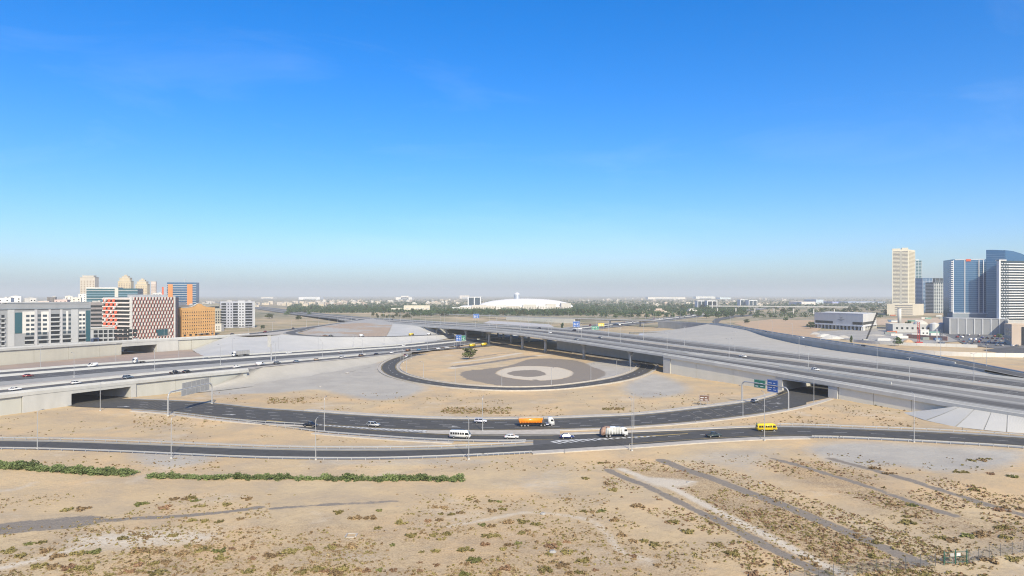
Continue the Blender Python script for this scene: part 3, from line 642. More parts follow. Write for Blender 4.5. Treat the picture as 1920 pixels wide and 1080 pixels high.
# ------------------------------------------------------------------ loop ramp
Lp = [tuple(G(x, y, ZR)) for x, y in [(790, 663), (765, 667.5), (741, 676), (729, 686), (734, 697), (757, 707), (800, 716.5), (870, 725), (950, 729), (1030, 727.5), (1100, 720.5), (1158, 711), (1193, 701), (1210, 691.5), (1212, 683)]]
Lp += [(88, 497, ZR), (74, 527, ZR), (58, 560, ZR), (38, 600, ZR)]
pL = Path(resample(catmull(Lp, 12), step=3))
road_l = kind(ribbon('loop_road', pL, -5.0, 5.0, ASPH, .01))
kind(ribbon('loop_shoulder', pL, -7.2, 7.2, KERBM, -.02))
dashes('lane_dashes', pL, 0, 5, pL.L[-1] - 60, 4, 7, .2, PAINT, .03, road_l)
ribbon('edge_line', pL, -4.6, -4.4, PAINTY, .03, road_l); ribbon('edge_line', pL, 4.4, 4.6, PAINTY, .03, road_l)
lc = pL.cut(20, pL.L[-1] - 40)
for s in (-7.0, 7.0): kind(sweep('kerb', lc, [(s - .35, -.4), (s - .3, .42), (s + .3, .42), (s + .35, -.4)], KERBM))

# ------------------------------------------------------------------ ramps on the far left
Cp = [(-395, 330, 12.5), (-365, 390, 12.8), (-337, 449, 13), (-299.5, 540, 12.2), (-262, 600, 11.8), (-243, 650, 11.6), (-235, 709, 11.6), (-229, 803, 11), (-231, 993, 9.6), (-240, 1090, 8.8), (-285, 1190, 7)]
pC = Path(resample(catmull(Cp, 14), step=6))
road_c2 = kind(ribbon('ramp_road', pC, -5, 5, ASPH2, .01)); kind(ribbon('ramp_shoulder', pC, -9, 6.6, SHOULD, -.02))
C2p = [(-226, 770, 11.4), (-222, 725, 11.8), (-216, 690, 12), (-212, 655, 12.2), (-203, 630, 12.2), (-189, 615, 11.8), (-172, 614, 10.9), (-156, 624, 9.8), (-126, 673, 7), (-93, 742, 4.3), (-60, 810, 2.2), (-20, 890, 1)]
pC2 = Path(resample(catmull(C2p, 12), step=5))
road_c3 = kind(ribbon('hairpin_road', pC2, -4.5, 4.5, ASPH2, .03)); kind(ribbon('hairpin_shoulder', pC2, -6.5, 6.5, SHOULD, 0))
def c2at(px):
    xs_ = CX + pC2.P[:, 0] * F / pC2.P[:, 1]; m_ = pC2.P[:, 1] < 860; i = np.argmin(np.where(m_ & (pC2.L > 140), abs(xs_ - px), 1e9)); return pC2.at(pC2.L[i], -6.4, -.08)
# far-left end of the bridge: pale cone and long gravel bank
o = loft('paved_slope', [b2w(t, -.4, -.1) for t in (548, 560, 620, 700)], [tuple(c2at(x)) for x in (848, 815, 775, 735)], 24, 6, PAVEW, None, .5); kind(o)
kind(loft('gravel_bank', [b2w(t, -.4, -.1) for t in (700, 860, 1000)], [tuple(c2at(735)), tuple(G(720, 606, 8.2)), tuple(G(700, 597, 8))], 20, 4, GRAV, None, .3))
fw = empty('retaining_wall', (-320, 470, 0)); tag(fw, 'long cream retaining wall with a square tunnel mouth beyond the left expressway', 'retaining wall')
cl = lambda px: min(pC.L, key=lambda l: abs(CX + pC.at(l, 6.6).x * F / pC.at(l, 6.6).y - px))
def Cwall(name, a, b, zb, dzt, s0, s1_, m, zb1=None):
    p = pC.cut(a, b); zz = np.linspace(zb, zb if zb1 is None else zb1, len(p.P))
    A_ = np.array([p.off(s0, z=zz), p.off(s0, dzt), p.off(s1_, dzt), p.off(s1_, z=zz)]); k, n = A_.shape[:2]; mb = MB(); mb.v = [tuple(v) for v in A_.reshape(-1, 3)]
    for i in range(k):
        j = (i + 1) % k
        for t in range(n - 1): mb.f.append((i * n + t, i * n + t + 1, j * n + t + 1, j * n + t))
    mb.f += [tuple(i * n for i in range(k)), tuple(i * n + n - 1 for i in range(k - 1, -1, -1))]
    return keep(mb.build(name, m), fw)
lx = {x: cl(x) for x in (0, 60, 130, 190, 224, 232, 290, 295, 327, 362, 425, 470)}
CREAM = mat('wall_cream', (0.45, 0.435, 0.37), (0.40, 0.385, 0.33), .12, .85, streak=(1, 1, .25))
for a, b in ((0, lx[0]), (lx[0], lx[60]), (lx[60], lx[130]), (lx[130], lx[190]), (lx[190], lx[224])): Cwall('wall_panel', a + .1, b - .1, -1, -1.3, 5.9, 6.6, CREAM)
Cwall('abutment', lx[224], lx[232], -1, -.2, 4, 7.3, CONCW); Cwall('abutment', lx[290], lx[327], -1, -.2, 4, 7.3, CONC); Cwall('lintel', lx[232], lx[290], 8.2, -.2, 4, 7.3, CONCW)
Cwall('wall_panel', lx[327] + .1, lx[362] - .1, -1, -1.3, 5.9, 6.6, CREAM); Cwall('wall_panel', lx[362] + .1, lx[425], -1, -1.3, 5.9, 6.6, CREAM)
keep(sweep('parapet', pC.cut(0, lx[470]), [(5.8, -1.4), (5.8, .9), (6.5, .9), (6.9, .1), (7.5, 0), (7.5, -1.4)], CONCW), fw)
ta, tb = pC.at(lx[232], 4), pC.at(lx[290], 4); ta.z = tb.z = 1
TD2 = Vector((-.8, .6, 0))
tunnel_box('tunnel', ta, tb, TD2, 60, 7.2, 'small dark underpass in the cream wall beyond the left expressway', TUNL)
# banks between expressway and ramp
Aedge = [a2w(t, -53.8, -.1) for t in (-160, -60, 0, 60, 110, 150)]
Cbase = [tuple(pC.at(l, 7.6)) for l in (0, lx[0], lx[130], lx[224], lx[327], lx[362])]; Cbase = [(x, y, 2.2) for x, y, z in Cbase]
kind(loft('earth_bank', Aedge, Cbase, 40, 8, EARTH, None, 1.0, .25))
Aedge2 = [a2w(t, -53.9, -.1) for t in (150, 200, 260, 330, 420)]
Ctop = [(*tuple(pC.at(lx[362], 7.6))[:2], 2.0), tuple(pC.at(lx[425], 7.6, -.4)), tuple(pC.at(lx[470], 6.6, -.1)), (-208, 622, 12), (-190, 608.5, 11.7), (-172, 607.5, 10.8), (-151, 620, 9.7), (-120.5, 670, 6.9), (-87.5, 739, 4.2), (-55, 807, 2.1)]
kind(loft('paved_slope', Aedge2, catmull(Ctop, 8), 80, 8, PAVEW, None, .8, .02))
kind(loft('gravel_bank', [tuple(pC.at(lx[425], 6.6, -.08)), tuple(pC.at(lx[470], 6.4, -.08)), tuple(pC.at(lx[470] + 60, 6.5, -.08))], [tuple(pC.at(lx[425], 8.0, -.3)), (-208, 622, 12), (-219, 690, 11.9)], 12, 3, KERBM, None, 0))
# island inside the hairpin
isl = [tuple(pC2.at(l, 6.3, -.05)) for l in np.linspace(20, pC2.L[-1] * .70, 30)]
out = [tuple(pC.at(l, 6.5, -.05)) for l in np.linspace(pC.L[-1] * .52, pC.L[-1] * .93, 14)] + [b2w(t, -.6, -.3) for t in (880, 760, 640, 600)]
i1 = catmull([tuple(G(556, 622, 11.6))] + [tuple(c2at(x)) for x in (590, 640, 690, 735)], 10)
o1 = catmull([tuple(p) for p in (G(560, 618.5, 11.6), G(600, 613, 11.2), G(640, 607.5, 10.6), G(690, 605.5, 9.6), G(735, 609, 8.8))], 10)
kind(loft('earth_bank', i1, o1, 60, 6, EARTHG, None, 0, .15))
kind(loft('gravel_bank', o1 + np.array([0, 0, -.05]), [tuple(p) for p in (G(575, 616.5, 11.3), G(620, 609, 10.8), G(655, 603.3, 10), G(688, 598.5, 9.2), G(715, 600, 8.6), G(738, 605, 8.7))], 30, 4, GRAV, None, 0, .05))

# ------------------------------------------------------------------ ramp on the right
Dp = [(250, 180, 4.6), (262, 300, 4.8), (266, 348, 5), (275, 470, 6.5), (265, 556, 8), (254, 666, 9.5), (257, 760, 10), (256, 860, 10.3), (240, 941, 10), (194, 1035, 9.4), (107.6, 1147, 8.4), (0, 1312, 6.5), (-146, 1564, 4), (-400, 2000, 1)]
pD = Path(resample(catmull(Dp, 14), step=8))
ld = lambda y: float(np.interp(y, pD.P[:, 1], pD.L))
road_d = kind(ribbon('right_ramp_road', pD, .8, 10, ASPH2, .01)); kind(ribbon('right_ramp_shoulder', pD, -.2, 12, SHOULD, -.02))
dw = empty('ramp_bridge', tuple(pD.at(ld(1040)))); dw.location.z = 0; tag(dw, 'grey concrete ramp bridge crossing the expressway beyond the flyover', 'bridge')
keep(sweep('deck', pD.cut(ld(1000), ld(1150)), [(-.2, -.05), (12, -.05), (12, -1), (9, -2), (3, -2), (-.2, -1)], DECKM), dw)
keep(sweep('abutment_wall', pD.cut(ld(880), ld(1000)), [(-.3, -.1), (12.1, -.1), (12.1, -.5, 'a'), (-.3, -.5, 'a')], CONCG), dw)
keep(sweep('abutment_wall', pD.cut(ld(1150), ld(1330)), [(-.3, -.1), (12.1, -.1), (12.1, -.5, 'a'), (-.3, -.5, 'a')], RWM), dw)
keep(sweep('parapet', pD.cut(ld(420), ld(1560)), [(-.4, -.8), (-.4, .95), (.1, .95), (.2, -.1)], CONC), dw)
for yv in (1040, 1090):
    q = pD.at(ld(yv), 6); keep(MB().tube((0, 0, -.5), (0, 0, q.z - 1.9), 1.3, 1.3, 12).build('column', CONC, None, (q.x, q.y, 0), 0, True), dw)
tag(sweep('guard_barrier', pD.cut(ld(200), ld(900)), [(11.2, -.1), (11.3, .8), (11.6, .8), (11.7, -.1)], STEEL), 'steel barrier on the outer edge of the right hand ramp', 'barrier')
# paving between ramp and flyover, sand beyond the ramp
Dn = [tuple(pD.at(ld(y), -.3, dz_)) for y, dz_ in ((200, -.12), (300, -.12), (360, -.3), (440, -2.5), (500, -4.5), (560, -5.5), (620, -5), (680, -3), (740, -.4), (800, -.12), (860, -.12), (885, -.12))]
tag(sweep('ramp_wall', pD.cut(ld(390), ld(735)), [(-.3, -.1), (-.3, -6.5), (.3, -6.5), (.3, -.1)], CONCG), 'grey concrete side wall of the right hand ramp above the pale paving', 'wall')
Bf = [b2w(t, 84.5 + sh(t), -.1) for t in (-300, -170, -110, -40, -20, 10, 60, 110, 150)] + [tuple(G(1190, 640, 1.0)), tuple(G(1200, 633, .3)), tuple(G(1212, 622, .2))]
kind(loft('paved_slope', Dn, Bf, 50, 8, PAVE, None, 1.5, .03))
Df = [tuple(pD.at(ld(y), 11.9, -.05)) for y in (200, 348, 470, 556, 666, 760, 860, 930)]
Dg = [(330, 200, -.6), (330, 348, -.6), (335, 480, -.6), (320, 570, -.6), (302, 680, -.6), (300, 780, -.6), (298, 880, -.6), (285, 985, -.6)]
kind(loft('sand_bank', Df, Dg, 60, 8, SANDO, None, .6, .12))
# ground is finished once the roads are known
dr = np.full(X.shape, 1e3)
k = (np.abs(X) < 300) & (Y > 150) & (Y < 620)
for p in (pUf, pUn, pSf, pSn, pFf, pFn, pL): dr[k] = np.minimum(dr[k], seg_dist(X[k], Y[k], [tuple(q) for q in p.P[::3, :2]]))
for pa, pb in ((pUf, pUn),):
    poly = [tuple(q) for q in pa.P[::4, :2]] + [tuple(q) for q in pb.P[::-4, :2]]; dr[k] = np.where(inside(X[k], Y[k], poly), 0, dr[k])
u = np.clip((dr - 5) / 9, 0, 1); u = u * u * (3 - 2 * u)
Z = 0.14 * (1 - u) + Z * u; ground_Z = Z; Zg = Z
a, b = X.shape; idx = np.arange(a * b).reshape(a, b)
fs = np.stack([idx[:-1, :-1], idx[:-1, 1:], idx[1:, 1:], idx[1:, :-1]], -1).reshape(-1, 4)
me = bpy.data.meshes.new('ground'); me.vertices.add(a * b); me.vertices.foreach_set('co', np.stack([X, Y, Z], -1).astype(np.float32).ravel())
me.loops.add(fs.size); me.loops.foreach_set('vertex_index', fs.astype(np.int32).ravel())
me.polygons.add(len(fs)); me.polygons.foreach_set('loop_start', (np.arange(len(fs)) * 4).astype(np.int32)); me.update(calc_edges=True)
me.polygons.foreach_set('use_smooth', [True] * len(fs))
at = me.color_attributes.new('ground_mask', 'FLOAT_COLOR', 'POINT')
at.data.foreach_set('color', np.stack([GRV, DRK, PAL, VEG], -1).astype(np.float32).ravel())
gm = bpy.data.materials.new('desert_ground'); gm.use_nodes = True; n = gm.node_tree.nodes; l = gm.node_tree.links
bs = n['Principled BSDF']; bs.inputs['Roughness'].default_value = .95; bs.inputs['Specular IOR Level'].default_value = .1
at_ = n.new('ShaderNodeVertexColor'); at_.layer_name = 'ground_mask'; sp = n.new('ShaderNodeSeparateColor'); l.new(at_.outputs['Color'], sp.inputs[0])
geo = n.new('ShaderNodeNewGeometry')
def tex(scale, detail=6, rough=.6):
    t = n.new('ShaderNodeTexNoise'); t.inputs['Scale'].default_value = scale; t.inputs['Detail'].default_value = detail; t.inputs['Roughness'].default_value = rough
    l.new(geo.outputs['Position'], t.inputs['Vector']); return t.outputs['Fac']
def rng_(v, a0, a1, b0=0, b1=1):
    r = n.new('ShaderNodeMapRange'); r.inputs['From Min'].default_value = a0; r.inputs['From Max'].default_value = a1; r.inputs['To Min'].default_value = b0; r.inputs['To Max'].default_value = b1
    l.new(v, r.inputs['Value']); return r.outputs[0]
def mixc(f, c1, c2):
    x = n.new('ShaderNodeMix'); x.data_type = 'RGBA'
    for s_, c in (('A', c1), ('B', c2)):
        if isinstance(c, tuple): x.inputs[s_].default_value = (*c, 1)
        else: l.new(c, x.inputs[s_])
    l.new(f, x.inputs['Factor']); return x.outputs['Result']
def ma(op, a_, b_):
    x = n.new('ShaderNodeMath'); x.operation = op
    for i, v in enumerate((a_, b_)):
        if isinstance(v, (int, float)): x.inputs[i].default_value = v
        else: l.new(v, x.inputs[i])
    return x.outputs[0]
big, mid, fine, tiny = tex(.012, 3), tex(.07, 5), tex(.6, 6, .7), tex(2.6, 4, .7)
c = mixc(rng_(big, .38, .62), (.50, .39, .238), (.475, .35, .205))
c = mixc(rng_(mid, .42, .72), c, (.375, .30, .21))
c = mixc(rng_(tex(.028, 6, .65), .50, .66, 0, .75), c, (.58, .405, .22))
c = mixc(rng_(tex(.045, 7, .7), .56, .70, 0, .6), c, (.55, .475, .365))
c = mixc(rng_(fine, .55, .8, 0, .55), c, (.33, .255, .17))
def ragged(ch, nz, lo=.35, hi=.65, k_=.5): return rng_(ma('ADD', ch, ma('MULTIPLY', ma('SUBTRACT', nz, .5), k_)), lo, hi)
c = mixc(ma('MULTIPLY', ragged(at_.outputs['Alpha'], tex(.3, 6, .7), .25, .8, 1.2), rng_(tiny, .42, .62)), c, (.24, .165, .095))
c = mixc(ragged(sp.outputs[0], fine, .3, .75, .5), c, mixc(rng_(mid, .35, .65), (.40, .375, .325), (.345, .32, .28)))
c = mixc(ragged(sp.outputs[2], fine, .3, .75, .7), c, mixc(rng_(tiny, .4, .7), (.55, .49, .39), (.47, .40, .31)))
c = mixc(ragged(ma('ADD', sp.outputs[1], ma('MULTIPLY', ma('SUBTRACT', tex(.16, 5, .7), .5), .9)), fine, .40, .62, .6), c, mixc(rng_(tiny, .35, .7), (.25, .215, .175), (.185, .162, .135)))
# beyond the junction the plain is greyer and scrubbier
sy = n.new('ShaderNodeSeparateXYZ'); l.new(geo.outputs['Position'], sy.inputs[0])
fm = ma('MULTIPLY', rng_(sy.outputs['Y'], 620, 1100), rng_(tex(.004, 5), .34, .54))
c = mixc(fm, c, mixc(rng_(tex(.02, 5), .4, .6), (.13, .14, .08), (.33, .28, .20)))
l.new(c, bs.inputs['Base Color'])
hgt = ma('ADD', ma('MULTIPLY', fine, .5), ma('MULTIPLY', tiny, .18))
bp_ = n.new('ShaderNodeBump'); bp_.inputs['Strength'].default_value = .55; bp_.inputs['Distance'].default_value = .8; l.new(hgt, bp_.inputs['Height']); l.new(bp_.outputs[0], bs.inputs['Normal'])
me.materials.append(gm)
ground = link('ground', me); ground['kind'] = 'structure'

# ------------------------------------------------------------------ haze
hz = MB().box(-32500, 32500, -32500, 34500, -2.0, 215); ho = hz.build('haze', bpy.data.materials.new('haze_air')); ho['kind'] = 'stuff'
hm = ho.data.materials[0]; hm.use_nodes = True; hn = hm.node_tree.nodes; hn.clear()
pv = hn.new('ShaderNodeVolumePrincipled'); pv.inputs['Color'].default_value = (.70, .745, .77, 1); pv.inputs['Density'].default_value = 1.1e-4; pv.inputs['Anisotropy'].default_value = 0.0
oo = hn.new('ShaderNodeOutputMaterial'); hm.node_tree.links.new(pv.outputs[0], oo.inputs['Volume'])
# ------------------------------------------------------------------ guard rails
def guardrail(label, path, l0, l1, s, gap=4.0, h=.72, posts=True):
    p = path.cut(l0, l1); o0 = p.at(0, s); e = empty('guard_rail', o0); tag(e, label, 'guard rail')
    keep(sweep('rail', p, [(s - .04, h - .3), (s - .09, h - .22), (s - .03, h - .15), (s - .09, h - .07), (s - .04, h), (s + .05, h), (s + .05, h - .3)], STEEL), e)
    pm_ = MB().box(-.07, .07, -.09, .09, -.5, h - .05).mesh('post'); pm_.materials.append(STEEL); l = 1.0
    while l < p.L[-1] and posts:
        q = p.at(l, s + .12); o = link('post', pm_, None, None, q, p.ang(l)); keep(o, e); l += gap
    return e
def pxl(path, px):
    xs_ = CX + path.P[:, 0] * F / path.P[:, 1]; return float(np.interp(px, xs_, path.L))
guardrail('long steel guard rail on the near side of the front road', pFn, pxl(pFn, -60), pxl(pFn, 900), 3.0)
guardrail('steel guard rail on the far side of the front road', pFf, pxl(pFf, -60), pxl(pFf, 990), -3.0)
guardrail('steel guard rail below the slip road where the white minibus drives', pSn, pxl(pSn, 470), pxl(pSn, 985), 2.3)
guardrail('closely posted end piece of the front guard rail beside the pale kerb', pFn, pxl(pFn, 905), pxl(pFn, 992), 3.0, 1.6)
guardrail('steel guard rail at the far right below the merged road', pFn, pxl(pFn, 1570), pxl(pFn, 2050), 2.6)
guardrail('closely posted start of the right hand guard rail near the yellow minibus', pFn, pxl(pFn, 1516), pxl(pFn, 1568), 2.6, 1.5)
guardrail('steel guard rail on the far side of the road right of the yellow minibus', pSf, pxl(pSf, 1465), pxl(pSf, 2050), -3.4)
guardrail('steel guard rail on the near side of the tunnel road by the sign gantry', pUn, pxl(pUn, 335), pxl(pUn, 600), 2.6)
guardrail('steel guard rail along the outer edge of the right hand ramp', pD, ld(330), ld(930), 11.0, 8) if False else None

# ------------------------------------------------------------------ street lamps
LAMPG = glossy('lamp_glass', (.5, .5, .48), .2)
def lamp_proto(h, arms, reach=2.0):
    e = empty('street_lamp'); mb = MB(); mb.tube((0, 0, -.4), (0, 0, h - .9), .14, .085, 8); mb.build('pole', STEEL, e)
    MB().tube((0, 0, -.4), (0, 0, .32), .34, .3, 8).build('base', CONC, e)
    for a in arms:
        b = MB(); c = [Vector((0, 0, h - .95)), Vector((a * .25, 0, h - .35)), Vector((a * .8, 0, h - .08)), Vector((a * reach, 0, h))]; b.path(c, .07, 6); o = b.build('arm', STEEL, e)
        MB().taper((a * reach - .35, a * reach + .55, -.16, .16, h - .06), (a * reach - .3, a * reach + .45, -.1, .1, h + .09)).build('lamp_head', STEELD, o)
    return e
protos = {k: lamp_proto(*v) for k, v in {'s16': (16, (1,)), 's12': (12, (1,)), 'd12': (12, (1, -1)), 'd14': (14, (1, -1)), 's9': (9.5, (1,))}.items()}
used = set()
def lamp(kind_, loc, ang, label, group=None):
    o = protos[kind_] if kind_ not in used else copy_tree(protos[kind_]); used.add(kind_)
    o.location = loc; o.rotation_euler = (0, 0, ang); o['label'] = label; o['category'] = 'street lamp'
    if group: o['group'] = group
    elif 'group' in o: del o['group']
    return o
for px, py, k, a, lb in [(70, 842, 's12', 1.4, 'slim steel street lamp at the left end of the front road'), (188, 770, 's12', 1.2, 'steel street lamp standing in front of the left tunnel mouth'),
        (321, 859, 's12', 1.5, 'steel street lamp on the front road below the sign gantry'), (592, 862, 's12', 1.5, 'steel street lamp on the front road between the two green hedge rows'),
        (608, 809, 's12', 1.5, 'steel street lamp beside the chevrons right of the black pickup'), (879, 861, 's12', 1.9, 'steel street lamp standing in line with the white minibus'),
        (905, 808.5, 's12', 1.5, 'steel street lamp on the kerb island under the white jeep'), (1185, 845, 's16', 1.75, 'tall steel street lamp in front of the refuse truck'),
        (1188.5, 803, 's12', 1.75, 'steel street lamp between the roads just behind the tall lamp by the refuse truck'), (1393, 781, 's12', 1.9, 'steel street lamp near the left leg of the green and blue gantry'),
        (1433.5, 826, 's16', 1.6, 'tall steel street lamp in front of the yellow minibus'), (1526, 757, 's12', 2.2, 'steel street lamp before the right tunnel mouth'),
        (1714, 829, 's16', 1.45, 'tall steel street lamp on the right road before the white paved slope')]:
    lamp(k, G(px, py, .2), a, lb)
def nth(i): return {1: 'first', 2: 'second', 3: 'third', 4: 'fourth', 5: 'fifth', 6: 'sixth', 7: 'seventh', 8: 'eighth', 9: 'ninth', 10: 'tenth', 11: 'eleventh', 12: 'twelfth'}.get(i, '%d%s' % (i, {1: 'st', 2: 'nd', 3: 'rd'}.get(i % 10, 'th')))
def lamp_row(k, spots, label, group):
    spots = sorted([p for p in spots if -20 < CX + p[0] * F / p[1] < 1940], key=lambda p: p[0] / p[1])
    for i, (x, y, z, a) in enumerate(spots): lamp(k, (x, y, z), a, f'{nth(i + 1)} from the left, ' + label, group)
def lamps_on(path, l0, l1, gap, s, k, label, group, flip=0.0, dz=0.0):
    lamp_row(k, [(*path.at(l, s, dz), path.ang(l) + math.pi / 2 * (1 if flip == 0 else -1)) for l in np.arange(l0, l1, gap)], label, group)
lamps_on(pL, 42, 392, 33, -8.0, 's9', 'small lamp post on the outer edge of the loop road', 'lamps round the loop', 1)
lamps_on(pA, 20, 560, 42, 8.5, 's12', 'lamp post on the near verge of the left expressway', 'lamps on the near verge of the expressway')
lamps_on(pA, 35, 600, 42, -51.5, 's12', 'lamp post on the far verge of the left expressway', 'lamps on the far verge of the expressway', 1)
lB = Path(allB.P.copy())
for grp, s, k, g0, lb in (('lamps in the flyover median', 49.5, 'd14', 46, 'twin arm lamp in the median of the flyover'), ('lamps between flyover decks', 20.6, 'd12', 52, 'twin arm lamp between service deck and main deck of the flyover')):
    lamp_row(k, [(*b2w(t, s + sh(t)), math.atan2(BD[1], BD[0]) + math.pi / 2) for t in range(-120, 900, g0)], lb, grp)
lamps_on(pD, ld(360), ld(1200), 48, 11.0, 's12', 'lamp post on the outer edge of the right hand ramp', 'lamps on the right ramp', 0)
lamps_on(pC, 30, pC.L[-1] - 150, 46, -6.5, 's9', 'lamp post on the ramp above the cream wall', 'lamps on the left ramp', 1)
lamp_row('d14', [(*a2w(t, -24.7), math.atan2(AD[1], AD[0]) + math.pi / 2) for t in range(620, 2300, 60)], 'twin arm lamp in the median of the far expressway', 'lamps of the far expressway')

# ------------------------------------------------------------------ sign gantries and signs
SGREEN = mat('sign_green', (.02, .20, .13), (.03, .16, .11), .6, .5); SBLUE = mat('sign_blue', (.02, .09, .36), (.03, .11, .30), .6, .5)
SBACK = mat('sign_back', (.36, .36, .35), (.30, .30, .29), .5, .5); SBROWN = mat('sign_brown', (.17, .10, .07), (.12, .07, .05), .5, .7); SYEL = mat('sign_yellow', (.62, .47, .03), (.5, .38, .03), .6, .5)
WHITE = mat('white_lettering', (.72, .72, .72), (.66, .66, .66), 1, .6)
def board(e, a, b, z0, z1, m, front=True, text=True, name='sign_board', rows=3):
    """board from plan point a to b; the printed face looks towards -normal (to the camera side)"""
    a, b = Vector((a[0], a[1], 0)), Vector((b[0], b[1], 0)); d = (b - a).normalized(); n = Vector((d.y, -d.x, 0)); L = (b - a).length
    q = lambda u, v, w_: a + d * u + n * w_ + Vector((0, 0, v))
    o = MB().add([q(0, z0, -.06), q(L, z0, -.06), q(L, z1, -.06), q(0, z1, -.06), q(0, z0, .06), q(L, z0, .06), q(L, z1, .06), q(0, z1, .06)], [(0, 1, 2, 3), (7, 6, 5, 4), (0, 4, 5, 1), (1, 5, 6, 2), (2, 6, 7, 3), (3, 7, 4, 0)]).build(name, m); keep(o, e)
    sg = .07
    if text:
        hgt = z1 - z0
        def patch(u0, u1, v0, v1, nm='lettering', mm=WHITE):
            r_ = MB().add([q(u0 * L, z0 + v0 * hgt, sg), q(u1 * L, z0 + v0 * hgt, sg), q(u1 * L, z0 + v1 * hgt, sg), q(u0 * L, z0 + v1 * hgt, sg)], [(0, 1, 2, 3)]).build(nm, mm); keep(r_, o); r_.matrix_parent_inverse = Matrix.Identity(4)
        patch(.03, .97, .955, .975, 'border'); patch(.03, .97, .025, .045, 'border'); patch(.02, .032, .03, .97, 'border'); patch(.968, .98, .03, .97, 'border')
        for r in range(rows):
            y = .16 + r * (.72 / rows); patch(.12, .38 + .07 * (r % 2), y, y + .20 / rows); patch(.56, .84 - .08 * (r % 2), y + .05 / rows, y + .24 / rows)
    else:
        for k in range(1, 6): keep(MB().add([q(L * k / 6 - .06, z0 + .1, -.16), q(L * k / 6 + .06, z0 + .1, -.16), q(L * k / 6 + .06, z1 - .1, -.16), q(L * k / 6 - .06, z1 - .1, -.16), q(L * k / 6 - .06, z0 + .1, -.05), q(L * k / 6 + .06, z0 + .1, -.05), q(L * k / 6 + .06, z1 - .1, -.05), q(L * k / 6 - .06, z1 - .1, -.05)], [(0, 1, 2, 3), (7, 6, 5, 4), (0, 4, 5, 1), (1, 5, 6, 2), (2, 6, 7, 3), (3, 7, 4, 0)]).build('stiffener', STEEL), e)
    return o
def portal(label, A_, B_, h, r=.28):
    e = empty('sign_gantry', A_); tag(e, label, 'sign gantry'); A_, B_ = Vector(A_), Vector(B_); d = (B_ - A_).normalized(); L = (B_ - A_).length; c = 2.2
    def bend(P, s): return [P + Vector((0, 0, -.3)), P + Vector((0, 0, h - c))] + [P + d * s * c * (1 - math.cos(t)) + Vector((0, 0, h - c + c * math.sin(t))) for t in (.4, .8, 1.2, math.pi / 2)]
    keep(MB().path(bend(A_, 1), r, 8).build('post', STEEL), e); keep(MB().path(bend(B_, -1), r, 8).build('post', STEEL), e)
    z = Vector((0, 0, h)); keep(MB().tube(A_ + d * c + z, B_ - d * c + z, r * .9, r * .9, 8).build('beam', STEEL), e)
    for P in (A_, B_): keep(MB().tube(P + Vector((0, 0, -.3)), P + Vector((0, 0, .45)), .55, .5, 10).build('footing', CONC), e)
    return e
# left gantry, seen from behind
a, b = G(315, 780, .1), G(397.5, 786, .1); a, b = Vector((a.x, a.y, .1)), Vector((b.x, b.y + 14, .1))
a2, b2 = G(315, 780, .1), AT(397.5, 757.5, 300); b2.z = .1
e = portal('steel sign gantry seen from behind over the left part of the tunnel road', a2, b2, 9.3)
dd = (b2 - a2); q = lambda u: (a2 + dd * u)[:2]
board(e, q(.93), q(.30), 9.5, 11.9, SBACK, text=False, name='sign_panel'); board(e, q(.93), q(.28), 6.6, 9.0, SBACK, text=False, name='sign_panel')
# right gantry with green and blue boards
a3, b3 = G(1391, 754, .1), G(1478.5, 770, .1)
e = portal('sign gantry with one green and one blue board before the right tunnel', a3, b3, 9.4)
dd = b3 - a3; q3 = lambda px: next(((a3 + dd * u)[:2] for u in np.linspace(0, 1, 400) if CX + (a3 + dd * u).x * F / (a3 + dd * u).y >= px), None)
board(e, q3(1414), q3(1435), 7.6, 11.2, SGREEN, rows=2); board(e, q3(1438.5), q3(1458.5), 6.7, 12.0, SBLUE, rows=4)
def post_sign(label, px, py, w_, h_, z0, m, z=0.0, ang=0.0, rows=2, name='road_sign', text=True):
    c = G(px, py, z); e = empty(name, c); tag(e, label, 'sign'); d = Vector((math.cos(ang), math.sin(ang), 0))
    for s in (-.36, .36): keep(MB().tube(c + d * w_ * s + Vector((0, .12, -.4)), c + d * w_ * s + Vector((0, .12, z0 + h_ * .9)), .09, .09, 6).build('post', STEEL), e)
    board(e, c - d * w_ / 2, c + d * w_ / 2, c.z + z0, c.z + z0 + h_, m, rows=rows, text=text); return e
post_sign('brown rectangular board on two posts on the sand beyond the tunnel road', 1320.5, 760.5, 4.2, 2.6, 1.9, SBROWN, ang=-.35, rows=2)
post_sign('blue direction board on the expressway just before the flyover', 860, 650, 5.5, 6, 5.0, SBLUE, ang=-.2, rows=3, name='direction_sign')
post_sign('green direction board beside the blue one before the flyover', 867.5, 649, 5.5, 5, 5.0, SGREEN, ang=-.2, rows=3, name='direction_sign')
post_sign('small blue direction board beyond the flyover below the ramp bridge', 1080.5, 624, 8.5, 7.5, 7, SBLUE, ang=0, rows=3, name='direction_sign')
post_sign('green direction board over the expressway beyond the flyover', 1116, 626, 9, 4.5, 5, SGREEN, rows=2, name='direction_sign')
post_sign('yellow warning board beneath the ramp bridge beyond the flyover', 1127.5, 620, 8, 4, 6, SYEL, rows=2, name='warning_sign', text=True)
post_sign('small blue direction board in front of the trees left of centre', 893, 603, 10.5, 8, 6, SBLUE, rows=3, name='direction_sign')
# billboard mast beside the expressway
c = Vector(a2w(150, 9)); e = empty('billboard_mast', c); tag(e, 'dark narrow advertising panel on a mast beside the left expressway', 'billboard')
keep(MB().tube(c + Vector((0, 0, -.5)), c + Vector((0, 0, 11)), .45, .4, 10).build('mast', STEEL), e); board(e, (c.x - 2.2, c.y - .6), (c.x - .2, c.y + .3), c.z + 9, c.z + 16.5, SBACK, text=False, name='panel')
